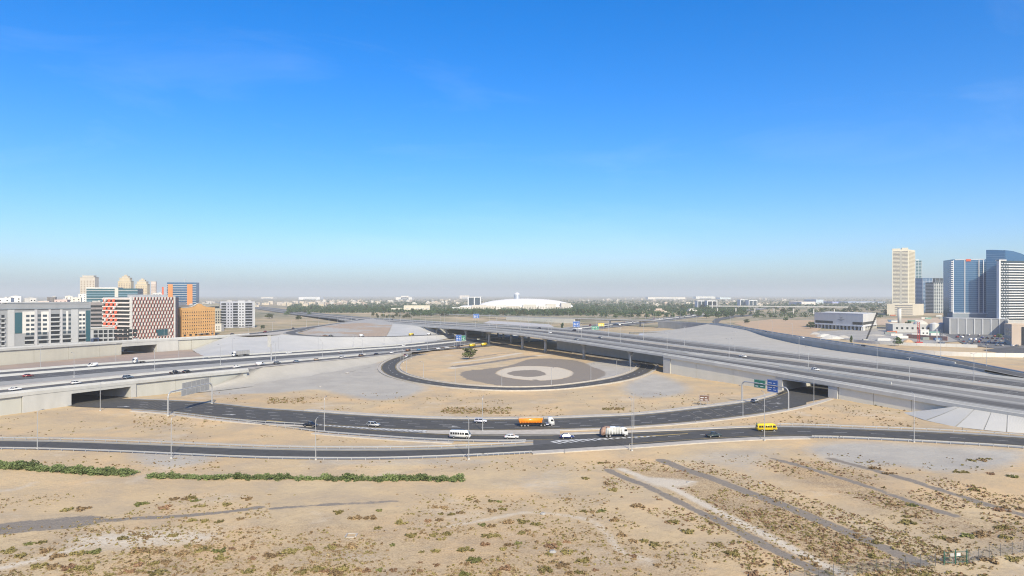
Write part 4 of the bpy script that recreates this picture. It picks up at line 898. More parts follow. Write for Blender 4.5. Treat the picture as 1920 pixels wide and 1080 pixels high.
# ------------------------------------------------------------------ vehicles (x forward, y left)
GLASSV = glossy('vehicle_glass', (.015, .018, .022), .08, 0, .6); TYRE = mat('tyre', (.018, .018, .018), (.03, .03, .03), 4, .9); RIM = glossy('wheel_rim', (.5, .5, .52), .35, .8)
HEADL = glossy('headlight', (.75, .76, .78), .1); TAILL = glossy('tail_light', (.35, .015, .012), .2); BLACKP = mat('black_plastic', (.02, .02, .02), (.03, .03, .03), 3, .7)
COL = {'white': (.74, .74, .73), 'black': (.012, .012, .014), 'silver': (.38, .39, .39), 'grey': (.16, .17, .18), 'blue': (.02, .035, .13), 'red': (.20, .02, .02), 'cyan': (.03, .28, .55), 'green': (.045, .065, .065), 'yellow': (.80, .58, .015), 'orange': (.85, .25, .012), 'brown': (.16, .10, .06), 'beige': (.42, .34, .26), 'lilac': (.55, .56, .64), 'steelblue': (.13, .18, .24)}
def paint(c): return glossy('paint_' + c, COL[c], .3, .0, .5, .5)
MC = {}
def shared(key, fn, m):
    k = (key, m.name)
    if k not in MC: me = fn(); me.materials.append(m); MC[k] = me
    return MC[k]
def put(name, key, fn, m, parent, loc=None): return link(name, shared(key, fn, m), None, parent, loc)
def wheel(parent, x, y, r, w_=.24):
    sgn = 1 if y > 0 else -1
    o = put('wheel', ('tyre', r, w_), lambda: MB().tube((0, -w_ / 2, 0), (0, w_ / 2, 0), r, r, 16).mesh('wheel'), TYRE, parent, (x, y, r))
    put('rim', ('rim', r, w_, sgn), lambda: MB().tube((0, sgn * w_ * .45, 0), (0, sgn * (w_ / 2 + .015), 0), r * .6, r * .55, 10).mesh('rim'), RIM, o)
def bev(mb, w_=.06):
    def f():
        me = mb().mesh('body'); bm = bmesh.new(); bm.from_mesh(me); bmesh.ops.remove_doubles(bm, verts=bm.verts, dist=1e-4)
        bmesh.ops.bevel(bm, geom=[e for e in bm.edges if e.calc_face_angle(0) > .5], offset=w_, segments=2, affect='EDGES'); bm.to_mesh(me); bm.free()
        me.polygons.foreach_set('use_smooth', [True] * len(me.polygons)); return me
    return f
SPEC = {
 'sedan': dict(W=1.8, prof=[(-2.3, .32), (-2.33, .72), (-2.2, .93), (-1.45, .99), (1.0, .96), (2.05, .82), (2.3, .62), (2.32, .32)], g0=(-1.75, 1.2, .96), g1=(-.95, .4, 1.40), wx=(-1.4, 1.42), r=.32),
 'suv': dict(W=1.9, prof=[(-2.3, .4), (-2.36, .9), (-2.3, 1.08), (1.1, 1.08), (2.15, .99), (2.34, .8), (2.36, .4)], g0=(-2.24, 1.25, 1.06), g1=(-1.9, .35, 1.68), wx=(-1.42, 1.45), r=.38),
 'hatch': dict(W=1.75, prof=[(-1.95, .32), (-2.0, .8), (-1.92, .98), (.9, .96), (1.8, .84), (2.0, .65), (2.02, .32)], g0=(-1.88, 1.15, .95), g1=(-1.45, .25, 1.46), wx=(-1.22, 1.25), r=.31),
 'pickup': dict(W=1.9, prof=[(-2.65, .48), (-2.68, 1.05), (-.75, 1.05), (1.2, 1.05), (2.3, .98), (2.55, .8), (2.58, .48)], g0=(-.8, 1.35, 1.04), g1=(-.62, .5, 1.74), wx=(-1.65, 1.62), r=.39)}
def make_car(kind_, c):
    s = SPEC[kind_]; W = s['W']; h = W / 2; e = empty(kind_ if kind_ == 'pickup' else 'car'); P = paint(c)
    put('body', (kind_, 'body'), bev(lambda: MB().prism(s['prof'], -h, h), .09), P, e)
    a, b = s['g0'], s['g1']
    put('windows', (kind_, 'glass'), lambda: MB().taper((a[0], a[1], -h + .06, h - .06, a[2]), (b[0], b[1], -h + .26, h - .26, b[2])).mesh('windows'), GLASSV, e)
    rf = put('roof', (kind_, 'roof'), bev(lambda: MB().taper((b[0] - .06, b[1] + .06, -h + .24, h - .24, b[2] - .02), (b[0] + .05, b[1] - .05, -h + .3, h - .3, b[2] + .07)), .03), P, e)
    for sy in (-1, 1):
        for u in (0, .46, 1):
            xa, xb = a[0] + (a[1] - a[0]) * u, b[0] + (b[1] - b[0]) * u
            put('pillar', (kind_, 'pillar', sy, u), lambda: MB().tube((xa, sy * (h - .06), a[2]), (xb, sy * (h - .26), b[2]), .055, .055, 5).mesh('pillar'), P, e)
        f = s['prof']; xf, xr = f[-2][0], f[0][0]
        put('headlight', (kind_, 'hl', sy), lambda: MB().box(xf - .12, xf + .03, sy * (h - .3) - .17, sy * (h - .3) + .17, .6, .74).mesh('headlight'), HEADL, e)
        put('tail_light', (kind_, 'tl', sy), lambda: MB().box(xr - .05, xr + .1, sy * (h - .28) - .14, sy * (h - .28) + .14, .74, .9).mesh('tail_light'), TAILL, e)
        for x in s['wx']: wheel(e, x, sy * (h - .1), s['r'])
    if kind_ == 'pickup': put('cargo_bed', ('pickup', 'bed'), lambda: MB().box(-2.55, -.95, -h + .12, h - .12, 1.04, 1.065).mesh('cargo_bed'), BLACKP, e)
    return e
def make_bus(c, L=7.0, W=2.15, Hh=2.65, panes=6, name='minibus'):
    e = empty(name); P = paint(c); h = W / 2; x0, x1 = -L / 2, L / 2
    prof = [(x0, .45), (x0 - .03, 1.2), (x0 + .12, Hh - .15), (x0 + .3, Hh), (x1 - 1.3, Hh), (x1 - .75, Hh - .25), (x1 - .12, 1.35), (x1, 1.1), (x1, .45)]
    put('body', ('bus', L, 'body'), bev(lambda: MB().prism(prof, -h, h), .1), P, e)
    pw = (L - 2.2) / panes
    for sy in (-1, 1):
        for k in range(panes):
            xa = x0 + .35 + k * pw; put('window', ('bus', L, 'pane', sy, k), lambda: MB().box(xa, xa + pw - .14, sy * h - .02, sy * h + .02, 1.38, 2.12).mesh('window'), GLASSV, e)
        put('door_window', ('bus', L, 'dw', sy), lambda: MB().prism([(x1 - 1.75, 1.3), (x1 - .35, 1.3), (x1 - .75, 2.12), (x1 - 1.75, 2.12)], sy * h - .02, sy * h + .02).mesh('door_window'), GLASSV, e)
        for x in (x0 + 1.5, x1 - 1.15): wheel(e, x, sy * (h - .12), .42, .28)
        put('headlight', ('bus', L, 'hl', sy), lambda: MB().box(x1 - .1, x1 + .03, sy * (h - .3) - .2, sy * (h - .3) + .2, .75, .95).mesh('headlight'), HEADL, e)
        put('tail_light', ('bus', L, 'tl', sy), lambda: MB().box(x0 - .05, x0 + .08, sy * (h - .2) - .1, sy * (h - .2) + .1, .8, 1.15).mesh('tail_light'), TAILL, e)
    put('windscreen', ('bus', L, 'ws'), lambda: MB().add([(x1 - .18, -h + .12, 1.42), (x1 - .18, h - .12, 1.42), (x1 - .72, h - .2, 2.36), (x1 - .72, -h + .2, 2.36), (x1 - .1, -h + .12, 1.42), (x1 - .1, h - .12, 1.42), (x1 - .66, h - .2, 2.36), (x1 - .66, -h + .2, 2.36)], [(0, 1, 2, 3), (7, 6, 5, 4), (0, 4, 5, 1), (1, 5, 6, 2), (2, 6, 7, 3), (3, 7, 4, 0)]).mesh('windscreen'), GLASSV, e)
    put('rear_window', ('bus', L, 'rw'), lambda: MB().box(x0 - .04, x0 + .02, -h + .3, h - .3, 1.45, 2.1).mesh('rear_window'), GLASSV, e)
    return e
def cab(e, x, P, W=2.45, Hh=3.2):
    h = W / 2; prof = [(x, .9), (x, Hh - .1), (x + .2, Hh), (x + 1.35, Hh), (x + 1.75, Hh - .5), (x + 2.1, 1.7), (x + 2.15, .55), (x + .9, .55), (x + .9, .9)]
    put('cab', ('cab', x, W, Hh), bev(lambda: MB().prism(prof, -h, h), .07), P, e)
    put('windscreen', ('cabws', x, W, Hh), lambda: MB().add([(x + 2.1, -h + .15, 1.85), (x + 2.1, h - .15, 1.85), (x + 1.8, h - .2, Hh - .55), (x + 1.8, -h + .2, Hh - .55), (x + 2.0, -h + .15, 1.85), (x + 2.0, h - .15, 1.85), (x + 1.7, h - .2, Hh - .55), (x + 1.7, -h + .2, Hh - .55)], [(0, 1, 2, 3), (7, 6, 5, 4), (0, 4, 5, 1), (1, 5, 6, 2), (2, 6, 7, 3), (3, 7, 4, 0)]).mesh('windscreen'), GLASSV, e)
    for sy in (-1, 1):
        put('side_window', ('cabsw', x, W, sy), lambda: MB().prism([(x + .75, 1.85), (x + 1.9, 1.85), (x + 1.65, 2.6), (x + .75, 2.6)], sy * h - .02, sy * h + .02).mesh('side_window'), GLASSV, e)
        put('headlight', ('cabhl', x, W, sy), lambda: MB().box(x + 2.08, x + 2.19, sy * (h - .35) - .25, sy * (h - .35) + .25, .75, 1.0).mesh('headlight'), HEADL, e)
def chassis(e, x0, x1): put('chassis', ('chassis', x0, x1), lambda: MB().box(x0, x1, -.45, .45, .65, .95).mesh('chassis'), BLACKP, e)
def make_tipper():
    e = empty('tipper_truck'); chassis(e, -6.3, 5.0); cab(e, 4.25, paint('white'))
    O, GR = paint('orange'), mat('tub_rim', (.42, .36, .30), (.33, .29, .25), 2, .8)
    put('tub', ('tub',), bev(lambda: MB().prism([(-6.4, 1.35), (-6.65, 3.15), (2.15, 3.15), (1.75, 1.35)], -1.22, 1.22), .06), O, e)
    put('tub_rim', ('tubrim',), lambda: MB().box(-6.75, 2.25, -1.28, 1.28, 3.13, 3.42).mesh('tub_rim'), GR, e)
    for k in range(9):
        for sy in (-1, 1): put('rib', ('rib', k, sy), lambda: MB().box(-6.1 + k * .98, -5.98 + k * .98, sy * 1.24 - .04, sy * 1.24 + .04, 1.45, 3.12).mesh('rib'), O, e)
    put('load', ('load',), lambda: MB().taper((-6.6, 2.1, -1.2, 1.2, 3.4), (-5.2, .8, -.5, .5, 3.62)).mesh('load'), mat('sand_load', (.45, .36, .25), (.38, .3, .2), 2, .95), e)
    put('ram', ('ram',), lambda: MB().tube((2.7, 0, .9), (2.5, 0, 3.2), .16, .13, 8).mesh('ram'), STEELD, e)
    for x in (-5.6, -4.4, -3.2, 1.6, 2.8, 5.45):
        for sy in (-1, 1): wheel(e, x, sy * 1.05, .5, .34)
    for sy in (-1, 1): put('fuel_tank', ('tank', sy), lambda: MB().tube((3.3, sy * .95, .75), (4.4, sy * .95, .75), .3, .3, 10).mesh('fuel_tank'), RIM, e)
    return e
def make_refuse():
    e = empty('refuse_truck'); chassis(e, -4.3, 4.1); cab(e, 2.45, paint('white'), 2.45, 3.05)
    BODY = mat('refuse_body', (.46, .47, .45), (.36, .36, .34), 1.2, .6); RUST = mat('refuse_hopper', (.26, .14, .10), (.34, .25, .20), 1.4, .8)
    put('container', ('rf',), bev(lambda: MB().prism([(-3.4, 1.0), (-3.2, 3.05), (-2.6, 3.25), (2.2, 3.25), (2.3, 1.0)], -1.2, 1.2), .07), BODY, e)
    for k in range(6):
        for sy in (-1, 1): put('rib', ('rfr', k, sy), lambda: MB().box(-2.9 + k * .95, -2.78 + k * .95, sy * 1.22 - .06, sy * 1.22 + .06, 1.05, 3.2).mesh('rib'), paint('white'), e)
    put('hopper', ('rfh',), bev(lambda: MB().prism([(-3.35, 1.0), (-3.2, 3.35), (-3.9, 3.3), (-4.6, 2.3), (-4.75, 1.0), (-4.3, .7)], -1.15, 1.15), .05), RUST, e)
    put('roof_gear', ('rfg',), lambda: MB().box(-3.3, -1.6, -.9, .9, 3.24, 3.5).mesh('roof_gear'), RUST, e); put('roof_hatch', ('rfg2',), lambda: MB().taper((-1.4, .6, -.8, .8, 3.24), (-1.2, .4, -.6, .6, 3.42)).mesh('roof_hatch'), paint('white'), e)
    for x in (-2.9, -1.7, 3.6):
        for sy in (-1, 1): wheel(e, x, sy * 1.02, .5, .34)
    return e
def make_semi(trailer=True):
    e = empty('lorry' if trailer else 'tractor_unit'); chassis(e, -1.5 if not trailer else -7.5, 4.6); x = 3.3; cab(e, x, paint('white'), 2.45, 3.5)
    ws = [4.4, .2, -1.0]
    if trailer:
        put('trailer', ('trl',), lambda: MB().box(-8.2, 2.6, -1.25, 1.25, 1.2, 3.9).mesh('trailer'), mat('trailer_grey', (.30, .30, .30), (.36, .36, .355), .8, .6), e)
        for k in range(8): put('tarp_strap', ('strap', k), lambda: MB().box(-7.6 + k * 1.4, -7.5 + k * 1.4, -1.28, 1.28, 1.15, 3.92).mesh('tarp_strap'), mat('tarp_strap', (.22, .22, .23), (.2, .2, .2), 1, .7), e)
        ws = [4.4, 1.4, .3, -5.2, -6.4, -7.5]
    for xx in ws:
        for sy in (-1, 1): wheel(e, xx, sy * 1.03, .5, .34)
    return e
def make_van(c):
    e = empty('van'); P = paint(c); prof = [(-2.6, .4), (-2.65, 2.1), (-2.5, 2.25), (1.0, 2.25), (1.9, 1.35), (2.55, 1.1), (2.62, .4)]
    put('body', ('van',), bev(lambda: MB().prism(prof, -.97, .97), .08), P, e)
    put('windscreen', ('vanw',), lambda: MB().add([(1.86, -.85, 1.42), (1.86, .85, 1.42), (1.12, .8, 2.16), (1.12, -.8, 2.16), (1.92, -.85, 1.48), (1.92, .85, 1.48), (1.18, .8, 2.22), (1.18, -.8, 2.22)], [(0, 1, 2, 3), (7, 6, 5, 4), (0, 4, 5, 1), (1, 5, 6, 2), (2, 6, 7, 3), (3, 7, 4, 0)]).mesh('windscreen'), GLASSV, e)
    for sy in (-1, 1):
        put('side_window', ('vans', sy), lambda: MB().prism([(.3, 1.4), (1.65, 1.4), (1.05, 2.05), (.3, 2.05)], sy * .97 - .02, sy * .97 + .02).mesh('side_window'), GLASSV, e)
        put('tail_light', ('vant', sy), lambda: MB().box(-2.68, -2.58, sy * .85 - .07, sy * .85 + .07, .9, 1.4).mesh('tail_light'), TAILL, e)
        for x in (-1.6, 1.7): wheel(e, x, sy * .86, .36)
    return e
VP = {}
def vehicle(kind_, c, loc, ang, label):
    k = (kind_, c)
    if k not in VP:
        VP[k] = e = {'bus': lambda: make_bus(c), 'tipper': make_tipper, 'refuse': make_refuse, 'semi': make_semi, 'tractor': lambda: make_semi(False), 'van': lambda: make_van(c)}.get(kind_, lambda: make_car(kind_, c))()
    else: e = copy_tree(VP[k])
    e.location = loc; e.rotation_euler = (0, 0, ang)
    tag(e, label, {'bus': 'minibus', 'tipper': 'truck', 'refuse': 'truck', 'semi': 'lorry', 'tractor': 'truck', 'van': 'van', 'pickup': 'pickup'}.get(kind_, 'car'), 'vehicles on the roads'); return e
def on_px(kind_, c, px, py, label, path=None, z=ZR + .01, rev=False, dA=0.0):
    p = G(px, py, z); a = 0.0
    if path is not None: a = path.ang(pxl(path, px)) + (math.pi if rev else 0)
    return vehicle(kind_, c, p, a + dA, label)
on_px('pickup', 'black', 582, 800, 'black pickup at the start of the chevrons', pUn); on_px('suv', 'silver', 700, 799.5, 'silver grey off-road car above the chevrons', pUn); on_px('suv', 'lilac', 901, 792.5, 'white jeep on the far lane left of the orange tipper', pUf)
on_px('tipper', 'orange', 1006, 799, 'long tipper truck with an orange tub and white cab', pUn); on_px('hatch', 'silver', 1415, 754, 'small silver car passing under the green and blue gantry', pUf)
on_px('bus', 'white', 863, 821.5, 'white minibus on the slip road', pSn); on_px('sedan', 'white', 959, 822, 'white saloon car following behind the blue car', pSn); on_px('sedan', 'blue', 1063, 821.8, 'dark blue saloon car between white car and refuse truck', pSn)
on_px('refuse', 'white', 1151, 818.6, 'white and grey refuse truck with a rusty red hopper', pSf); on_px('pickup', 'green', 1338, 819.5, 'dark grey green pickup near the kerb behind the yellow minibus', pFn); on_px('bus', 'yellow', 1437, 808, 'yellow minibus alone on the merged road', pSf)
def on_sa(kind_, c, px, label, s=0.0):
    l = pxl(pSA, px); return vehicle(kind_, c, pSA.at(l, s, .04), pSA.ang(l), label)
for k, c, px, lb in [('sedan', 'white', 25, 'white car at the left edge of the collector road above the wall'), ('hatch', 'white', 139, 'small white car above the left tunnel mouth'), ('suv', 'steelblue', 237, 'blue grey off-road car above the right end of the left tunnel'), ('pickup', 'black', 325, 'black pickup above the sign gantry'), ('sedan', 'black', 347, 'black car just ahead of the black pickup on the collector road'),
        ('sedan', 'white', 440, 'white car behind the white van on the collector road'), ('van', 'white', 485, 'white delivery van on the collector road'), ('suv', 'grey', 517, 'dark grey car ahead of the white van'), ('sedan', 'steelblue', 553, 'grey blue saloon in the row on the collector road'), ('hatch', 'beige', 591, 'beige hatchback in the row on the collector road'),
        ('suv', 'white', 639, 'white off-road car in the row on the collector road'), ('suv', 'brown', 675, 'brown car in the row before the loop road'), ('sedan', 'black', 703, 'black car last before the loop road turns off'), ('sedan', 'white', 732, 'white car at the fork of the loop road'), ('van', 'brown', 763, 'brown van at the fork ahead of the bright blue car'), ('hatch', 'cyan', 783, 'bright blue car at the fork above the loop'),
        ('sedan', 'white', 820, 'white car left of the bushy tree'), ('suv', 'white', 836, 'white off-road car behind another white car near the bushy tree'), ('hatch', 'brown', 858, 'brown hatchback left of the yellow buses'), ('bus', 'yellow', 884, 'yellow minibus right behind the bushy tree'), ('bus', 'yellow', 906, 'front yellow minibus about to pass under the flyover')]: on_sa(k, c, px, lb, 1.2)
l_ = pxl(pSA, 733)
vehicle('hatch', 'red', pL.at(24, 2, .05), pL.ang(24), 'dark red car entering the loop road'); vehicle('hatch', 'white', pL.at(31, -1.5, .05), pL.ang(31), 'white car entering the loop road beside the red one')
angA = math.atan2(AD[1], AD[0]); angB = math.atan2(BD[1], BD[0])
def on_A(kind_, c, px, s, label, rev):
    p = Path(full.off(s)); l = pxl(p, px); vehicle(kind_, c, p.at(l, 0, .03), angA + (math.pi if rev else 0), label)
on_A('sedan', 'red', 52, -12, 'dark red car in the near lanes of the left expressway', False); on_A('van', 'white', 173, -37, 'white van in the far lanes of the left expressway', True); on_A('tractor', 'white', 266, -40, 'white tractor unit without trailer on the left expressway', True)
on_A('semi', 'white', 448, -42, 'articulated lorry with a grey covered trailer on the left expressway', True); on_A('sedan', 'white', 541, -36, 'white car behind the grey lorry on the left expressway', True); on_A('sedan', 'white', 757, -36, 'white car near the flyover in the far lanes of the expressway', True); on_A('sedan', 'grey', 640, -8, 'grey car in the near lanes of the left expressway', False)
on_A('hatch', 'grey', 385, -30, 'grey hatchback beside the median of the left expressway', True)
def on_path(kind_, c, path, px, s, label, rev=False):
    p = Path(path.off(s)); xs_ = CX + p.P[:, 0] * F / p.P[:, 1]; l = p.L[np.argmin(abs(xs_ - px))]
    vehicle(kind_, c, p.at(l, 0, .04), p.ang(l) + (math.pi if rev else 0), label)
for k, c, pt, px, s, lb, rv in [('sedan', 'black', pC, 440, -2, 'black car on the ramp above the cream wall', False), ('pickup', 'red', pC, 498, 2, 'dark red pickup on the ramp above the pale slope', False), ('sedan', 'black', pC, 549, -2, 'black car at the bend of the ramp', False), ('hatch', 'white', pC, 256, -2, 'small white car on the ramp above the cream wall', False),
        ('sedan', 'brown', pC2, 606, 0, 'brown car leading on the hairpin road', False), ('sedan', 'black', pC2, 618, 0, 'black car following on the hairpin road', False), ('van', 'white', pC2, 675, 0, 'white van on the hairpin road beside the pale earth', False), ('bus', 'yellow', pC2, 771, 0, 'yellow minibus in front of the pale cone under the bridge end', False), ('van', 'white', pC2, 806, 0, 'white van entering under the far end of the flyover', False)]: on_path(k, c, pt, px, s, lb, rv)
def on_B(kind_, c, px, s, label, rev=False):
    p = Path(allB.off(s + sA_)); on_path(kind_, c, p, px, 0, label, rev)
on_B('sedan', 'white', 1383, 34, 'white saloon alone on the near lanes of the flyover', True); on_B('suv', 'black', 736, 66, 'black car at the distant start of the flyover'); on_B('sedan', 'black', 1013, 64, 'black car on the far lanes above the columns'); on_B('suv', 'black', 1074, 68, 'black off-road car on the far lanes above the columns'); on_B('hatch', 'white', 1035, 30, 'white hatchback on the near lanes above the columns', True); on_B('sedan', 'grey', 1086, 7, 'grey car on the service deck of the flyover', True); on_B('sedan', 'grey', 1122, 36, 'grey car on the near lanes of the flyover', True); on_B('hatch', 'white', 1518, 18, 'white car above the right tunnel', True)
for k, c, px, lb in [('sedan', 'black', 1427, 'black car at the bend of the right hand ramp'), ('hatch', 'white', 1498, 'small white car on the right hand ramp'), ('suv', 'black', 1609, 'dark off-road car low on the right hand ramp')]:
    xs_ = CX + pD.P[:, 0] * F / pD.P[:, 1]; m_ = (pD.P[:, 1] < 900) & (pD.P[:, 1] > 330); i = np.argmin(np.where(m_, abs(xs_ - px), 1e9)); vehicle(k, c, pD.at(pD.L[i], 5, .04), pD.ang(pD.L[i]) + math.pi, lb)
cols = ['white', 'white', 'silver', 'grey', 'black', 'white', 'red', 'blue', 'silver']; r6 = random.Random(4)
for i in range(46):
    t = r6.uniform(640, 2100); s = r6.choice([-4, -8, -12, -16, -20, -29, -33, -37, -42]); e = vehicle(r6.choice(['sedan', 'suv', 'van', 'hatch']), r6.choice(cols), a2w(t, s, .04), angA + (0 if s > -25 else math.pi), 'distant car in the traffic of the far expressway'); e['group'] = 'far traffic on the expressway'
# ------------------------------------------------------------------ buildings
BGL = glossy('building_glass', (.035, .055, .075), .12, 0, .7); BGLB = glossy('blue_glass', (.05, .14, .28), .1, .5, .8); BGLD = glossy('dark_glass', (.02, .025, .03), .2, 0, .5); BGLT = glossy('teal_glass', (.03, .10, .13), .12, .2, .7)
def wm(name, c, k=.88): return mat('facade_' + name, c, tuple(x * k for x in c), .12, .8, streak=(1, 1, .4))
UB = {}
def unit_box(m):
    if m.name not in UB: UB[m.name] = MB().box(0, 1, 0, 1, 0, 1).mesh('block_' + m.name); UB[m.name].materials.append(m)
    return UB[m.name]
class Face:
    """a vertical face of a building between two photo columns at given distances; x along, y outwards, z up"""
    def __init__(s, e, px0, d0, px1, d1):
        s.e = e; s.A = Vector(((px0 - CX) * d0 / F, d0, 0)); s.B = Vector(((px1 - CX) * d1 / F, d1, 0)); s.d = (s.B - s.A).normalized(); s.L = (s.B - s.A).length
        s.n = Vector((s.d.y, -s.d.x, 0)); s.rz = math.atan2(s.d.y, s.d.x)
    def uD(s, px):
        k = (px - CX) / F; D = s.B - s.A; t = (k * s.A.y - s.A.x) / (D.x - k * D.y); return t * s.L, s.A.y + t * D.y
    def z(s, px, py): return H - (py - YH) * s.uD(px)[1] / F
    def box(s, name, u0, u1, z0, z1, y0, y1, m):
        """y outwards: y0 < y1"""
        o = link(name, unit_box(m)); p = s.A + s.d * u0 + s.n * y1
        o.location = (p.x, p.y, z0); o.rotation_euler = (0, 0, s.rz); o.scale = (u1 - u0, y1 - y0, z1 - z0); keep(o, s.e); return o
    def pbox(s, name, px0, px1, py0, py1, y0, y1, m):
        u0, u1 = s.uD(px0)[0], s.uD(px1)[0]; c = (px0 + px1) / 2; return s.box(name, u0, u1, s.z(c, py1), s.z(c, py0), y0, y1, m)
    def wins(s, us, zs, w_, h_, m=BGL, name='window', y=.06, sill=None):
        for u in us:
            for z in zs: s.box(name, u - w_ / 2, u + w_ / 2, z, z + h_, -.3, y, m)
    def bands(s, name, u0, u1, zs, h_, y0, y1, m):
        for z in zs: s.box(name, u0, u1, z, z + h_, y0, y1, m)
def prism_core(e, pts, z0, z1, m, name='wall'):
    return keep(MB().prism([(p[0], p[1]) for p in pts], z0, z1, 'z').build(name, m), e)
def thing(name, label, cat, loc): e = empty(name, loc); tag(e, label, cat); return e
def block(name, label, fr, depth, zt, m, z0=-.5, cat='building', side=None):
    """a box building behind a front face given as (px0,d0,px1,d1)"""
    f = Face(None, *fr); e = thing(name, label, cat, (f.A + f.B) / 2); f.e = e; back = -f.n * depth
    prism_core(e, [f.A, f.B, f.B + back, f.A + back], z0, zt, m)
    f.right = Face(e, 0, 1, 1, 1); f.right.A = f.B.copy(); f.right.B = f.B + back; f.right.d = -f.n; f.right.L = depth; f.right.n = f.d.copy(); f.right.rz = math.atan2(f.right.d.y, f.right.d.x)
    f.left = Face(e, 0, 1, 1, 1); f.left.A = f.A + back; f.left.B = f.A.copy(); f.left.d = f.n.copy(); f.left.L = depth; f.left.n = -f.d; f.left.rz = math.atan2(f.left.d.y, f.left.d.x)
    f.roof = zt; f.depth = depth
    for u0, u1, y0, y1 in ((0, f.L, -.35, .12), (0, f.L, -depth - .1, -depth + .35)): f.box('parapet', u0 - .1, u1 + .1, zt - .02, zt + .9, y0, y1, m)
    for g in (f.left, f.right): g.box('parapet', .5, depth - .5, zt - .02, zt + .9, -.35, .12, m)
    return f
def roof_gear(f, n, seed, m=None):
    r = random.Random(seed)
    for k in range(n):
        u, v, a, b, h_ = r.uniform(.1, .8) * f.L, -r.uniform(.2, .75) * f.depth, r.uniform(2, 5), r.uniform(2, 4), r.uniform(1.2, 3)
        f.box('rooftop_unit', u, u + a, f.roof, f.roof + h_, v - b, v, m or wm('roof_unit', (.42, .42, .41)))
WHITEF = wm('white', (.56, .56, .54)); GREYF = wm('grey', (.25, .265, .285)); LGREY = wm('light_grey', (.38, .395, .41)); DGREY = wm('dark_grey', (.14, .14, .15)); BEIGE = wm('beige', (.52, .44, .31)); REDF = wm('red', (.62, .13, .07)); ORNG = wm('orange', (.62, .36, .14)); PINK = wm('pink', (.55, .42, .38)); SLATE = wm('slate', (.20, .235, .27)); OFFW = wm('off_white', (.52, .50, .45)); TEALG = wm('teal_grey', (.26, .32, .35)); LILAC = wm('lilac_grey', (.36, .375, .43))

# white and grey flats at the far left
f = block('apartment_block', 'white and grey apartment block with balconies at the left edge behind the cream wall', (-12, 548, 170, 600), 22, 40.0, GREYF); Z = lambda py, px=85: f.z(px, py)
fl = [f.z(85, y) for y in (594, 602.2, 610.4, 618.6, 626.8, 635, 643.2, 651.4, 659.6, 667.8)]
f.box('attic', 9, f.L - 1, 37.0, 41.4, -9, -.4, TEALG); f.box('cornice', -.3, f.L + .3, 36.2, 36.9, -.2, .9, SLATE); f.box('roof_slab', 5, f.L + .4, 41.4, 41.9, -10, .2, LGREY)
def pu(*a): return [f.uD(x)[0] for x in a]
for a, b, y0, y1 in ((42, 65, 584, 625), (77, 91, 584, 623), (124, 128, 583, 620), (148, 160, 584, 618)): f.pbox('white_panel', a, b, y0, y1, -.2, .25, WHITEF)
for a, b in ((14, 27), (64.5, 70), (91, 95), (112.5, 117), (133, 146)): f.pbox('pier', a, b, 580, 672, -.2, .45, LGREY if a in (14, 133) else wm('mid_grey', (.40, .41, .43)))
f.pbox('stair_glass', 28, 41, 586, 625, -.2, .3, BGLT); f.pbox('stair_glass', 161, 169, 582, 640, -.2, .3, BGLT)
f.wins(pu(52, 61), fl[:5], 2.4, 1.9, y=.32); f.wins(pu(84), fl[:5], 3.0, 1.9, y=.32); f.wins(pu(150.5, 157), fl[:5], 1.9, 1.9, y=.32); f.wins(pu(120.5, 130.5), fl[:5], 2.6, 2.0, y=.1); f.wins(pu(73.5), fl[:6], 3.0, 2.2)
for a, b, rows in ((95, 112, fl), (2, 9, fl), (-10, 0, fl), (46, 64, fl[5:]), (72, 91, fl[5:]), (117, 133, fl[5:]), (147, 161, fl[5:])):
    u0, u1 = pu(a, b)
    for z in rows:
        f.box('balcony_opening', u0 + .2, u1 - .2, z - .1, z + 2.3, -.4, .05, BGLD); f.box('balcony', u0, u1, z - 1.2, z - .15, 0, 1.1, LGREY)
roof_gear(f, 6, 1); f.left.wins([4, 9, 14, 19], fl, 2, 1.8)
# dark office behind
f = block('office_block', 'dark grey banded office block between the white flats and the red patterned building', (150, 700, 196, 712), 30, 39.5, wm('taupe', (.23, .215, .22)))
for k in range(8): f.box('window_band', .5, f.L - .5, 5 + k * 4.3, 7.2 + k * 4.3, -.2, .1, BGLD); f.right.box('window_band', .5, 29, 5 + k * 4.3, 7.2 + k * 4.3, -.2, .1, BGLD)
roof_gear(f, 3, 2)
f = block('low_building', 'low grey glazed building below the dark office beside the red patterned one', (168, 655, 215, 668), 16, 15.5, LGREY)
f.wins([5 + 4.2 * k for k in range(9)], [2.5, 7.0, 11], 3.4, 3.0, BGLD); f.box('roof_slab', -.4, f.L + .4, 15.5, 16, -16, .8, OFFW)

# the red and white patterned building
RW = thing('patterned_building', 'red and white building with a slanted checkered facade', 'building', Vector(((245 - CX) * 700 / F, 700, 0)))
fr, flf = Face(RW, 245, 700, 327, 745), Face(RW, 193, 712, 245, 700)
zt = 46.0; back = (fr.B - fr.A).cross(Vector((0, 0, 1))).normalized() * -1
bkv = Vector((-.35, 1, 0)).normalized() * 36
prism_core(RW, [fr.A, fr.B, fr.B + bkv, flf.A + bkv, flf.A], -.5, zt - 1, wm('facade_core', (.24, .20, .19)))
keep(MB().prism([(p.x, p.y) for p in (fr.A, fr.B, fr.B + bkv, flf.A + bkv, flf.A)], zt - 1, zt - .4, 'z').build('roof', LGREY), RW)
nr, nc = 12, 14; hr = zt / nr; wc = fr.L / nc
fin = MB().prism([(.02, .2), (.40, .2), (.54, .9), (.18, .9)], -1.3, 0).mesh('fin'); fin.materials.append(WHITEF)
pan = MB().prism([(.0, .1), (.40, .1), (.50, .92), (.1, .92)], -.7, 0).mesh('red_panel'); pan.materials.append(REDF)
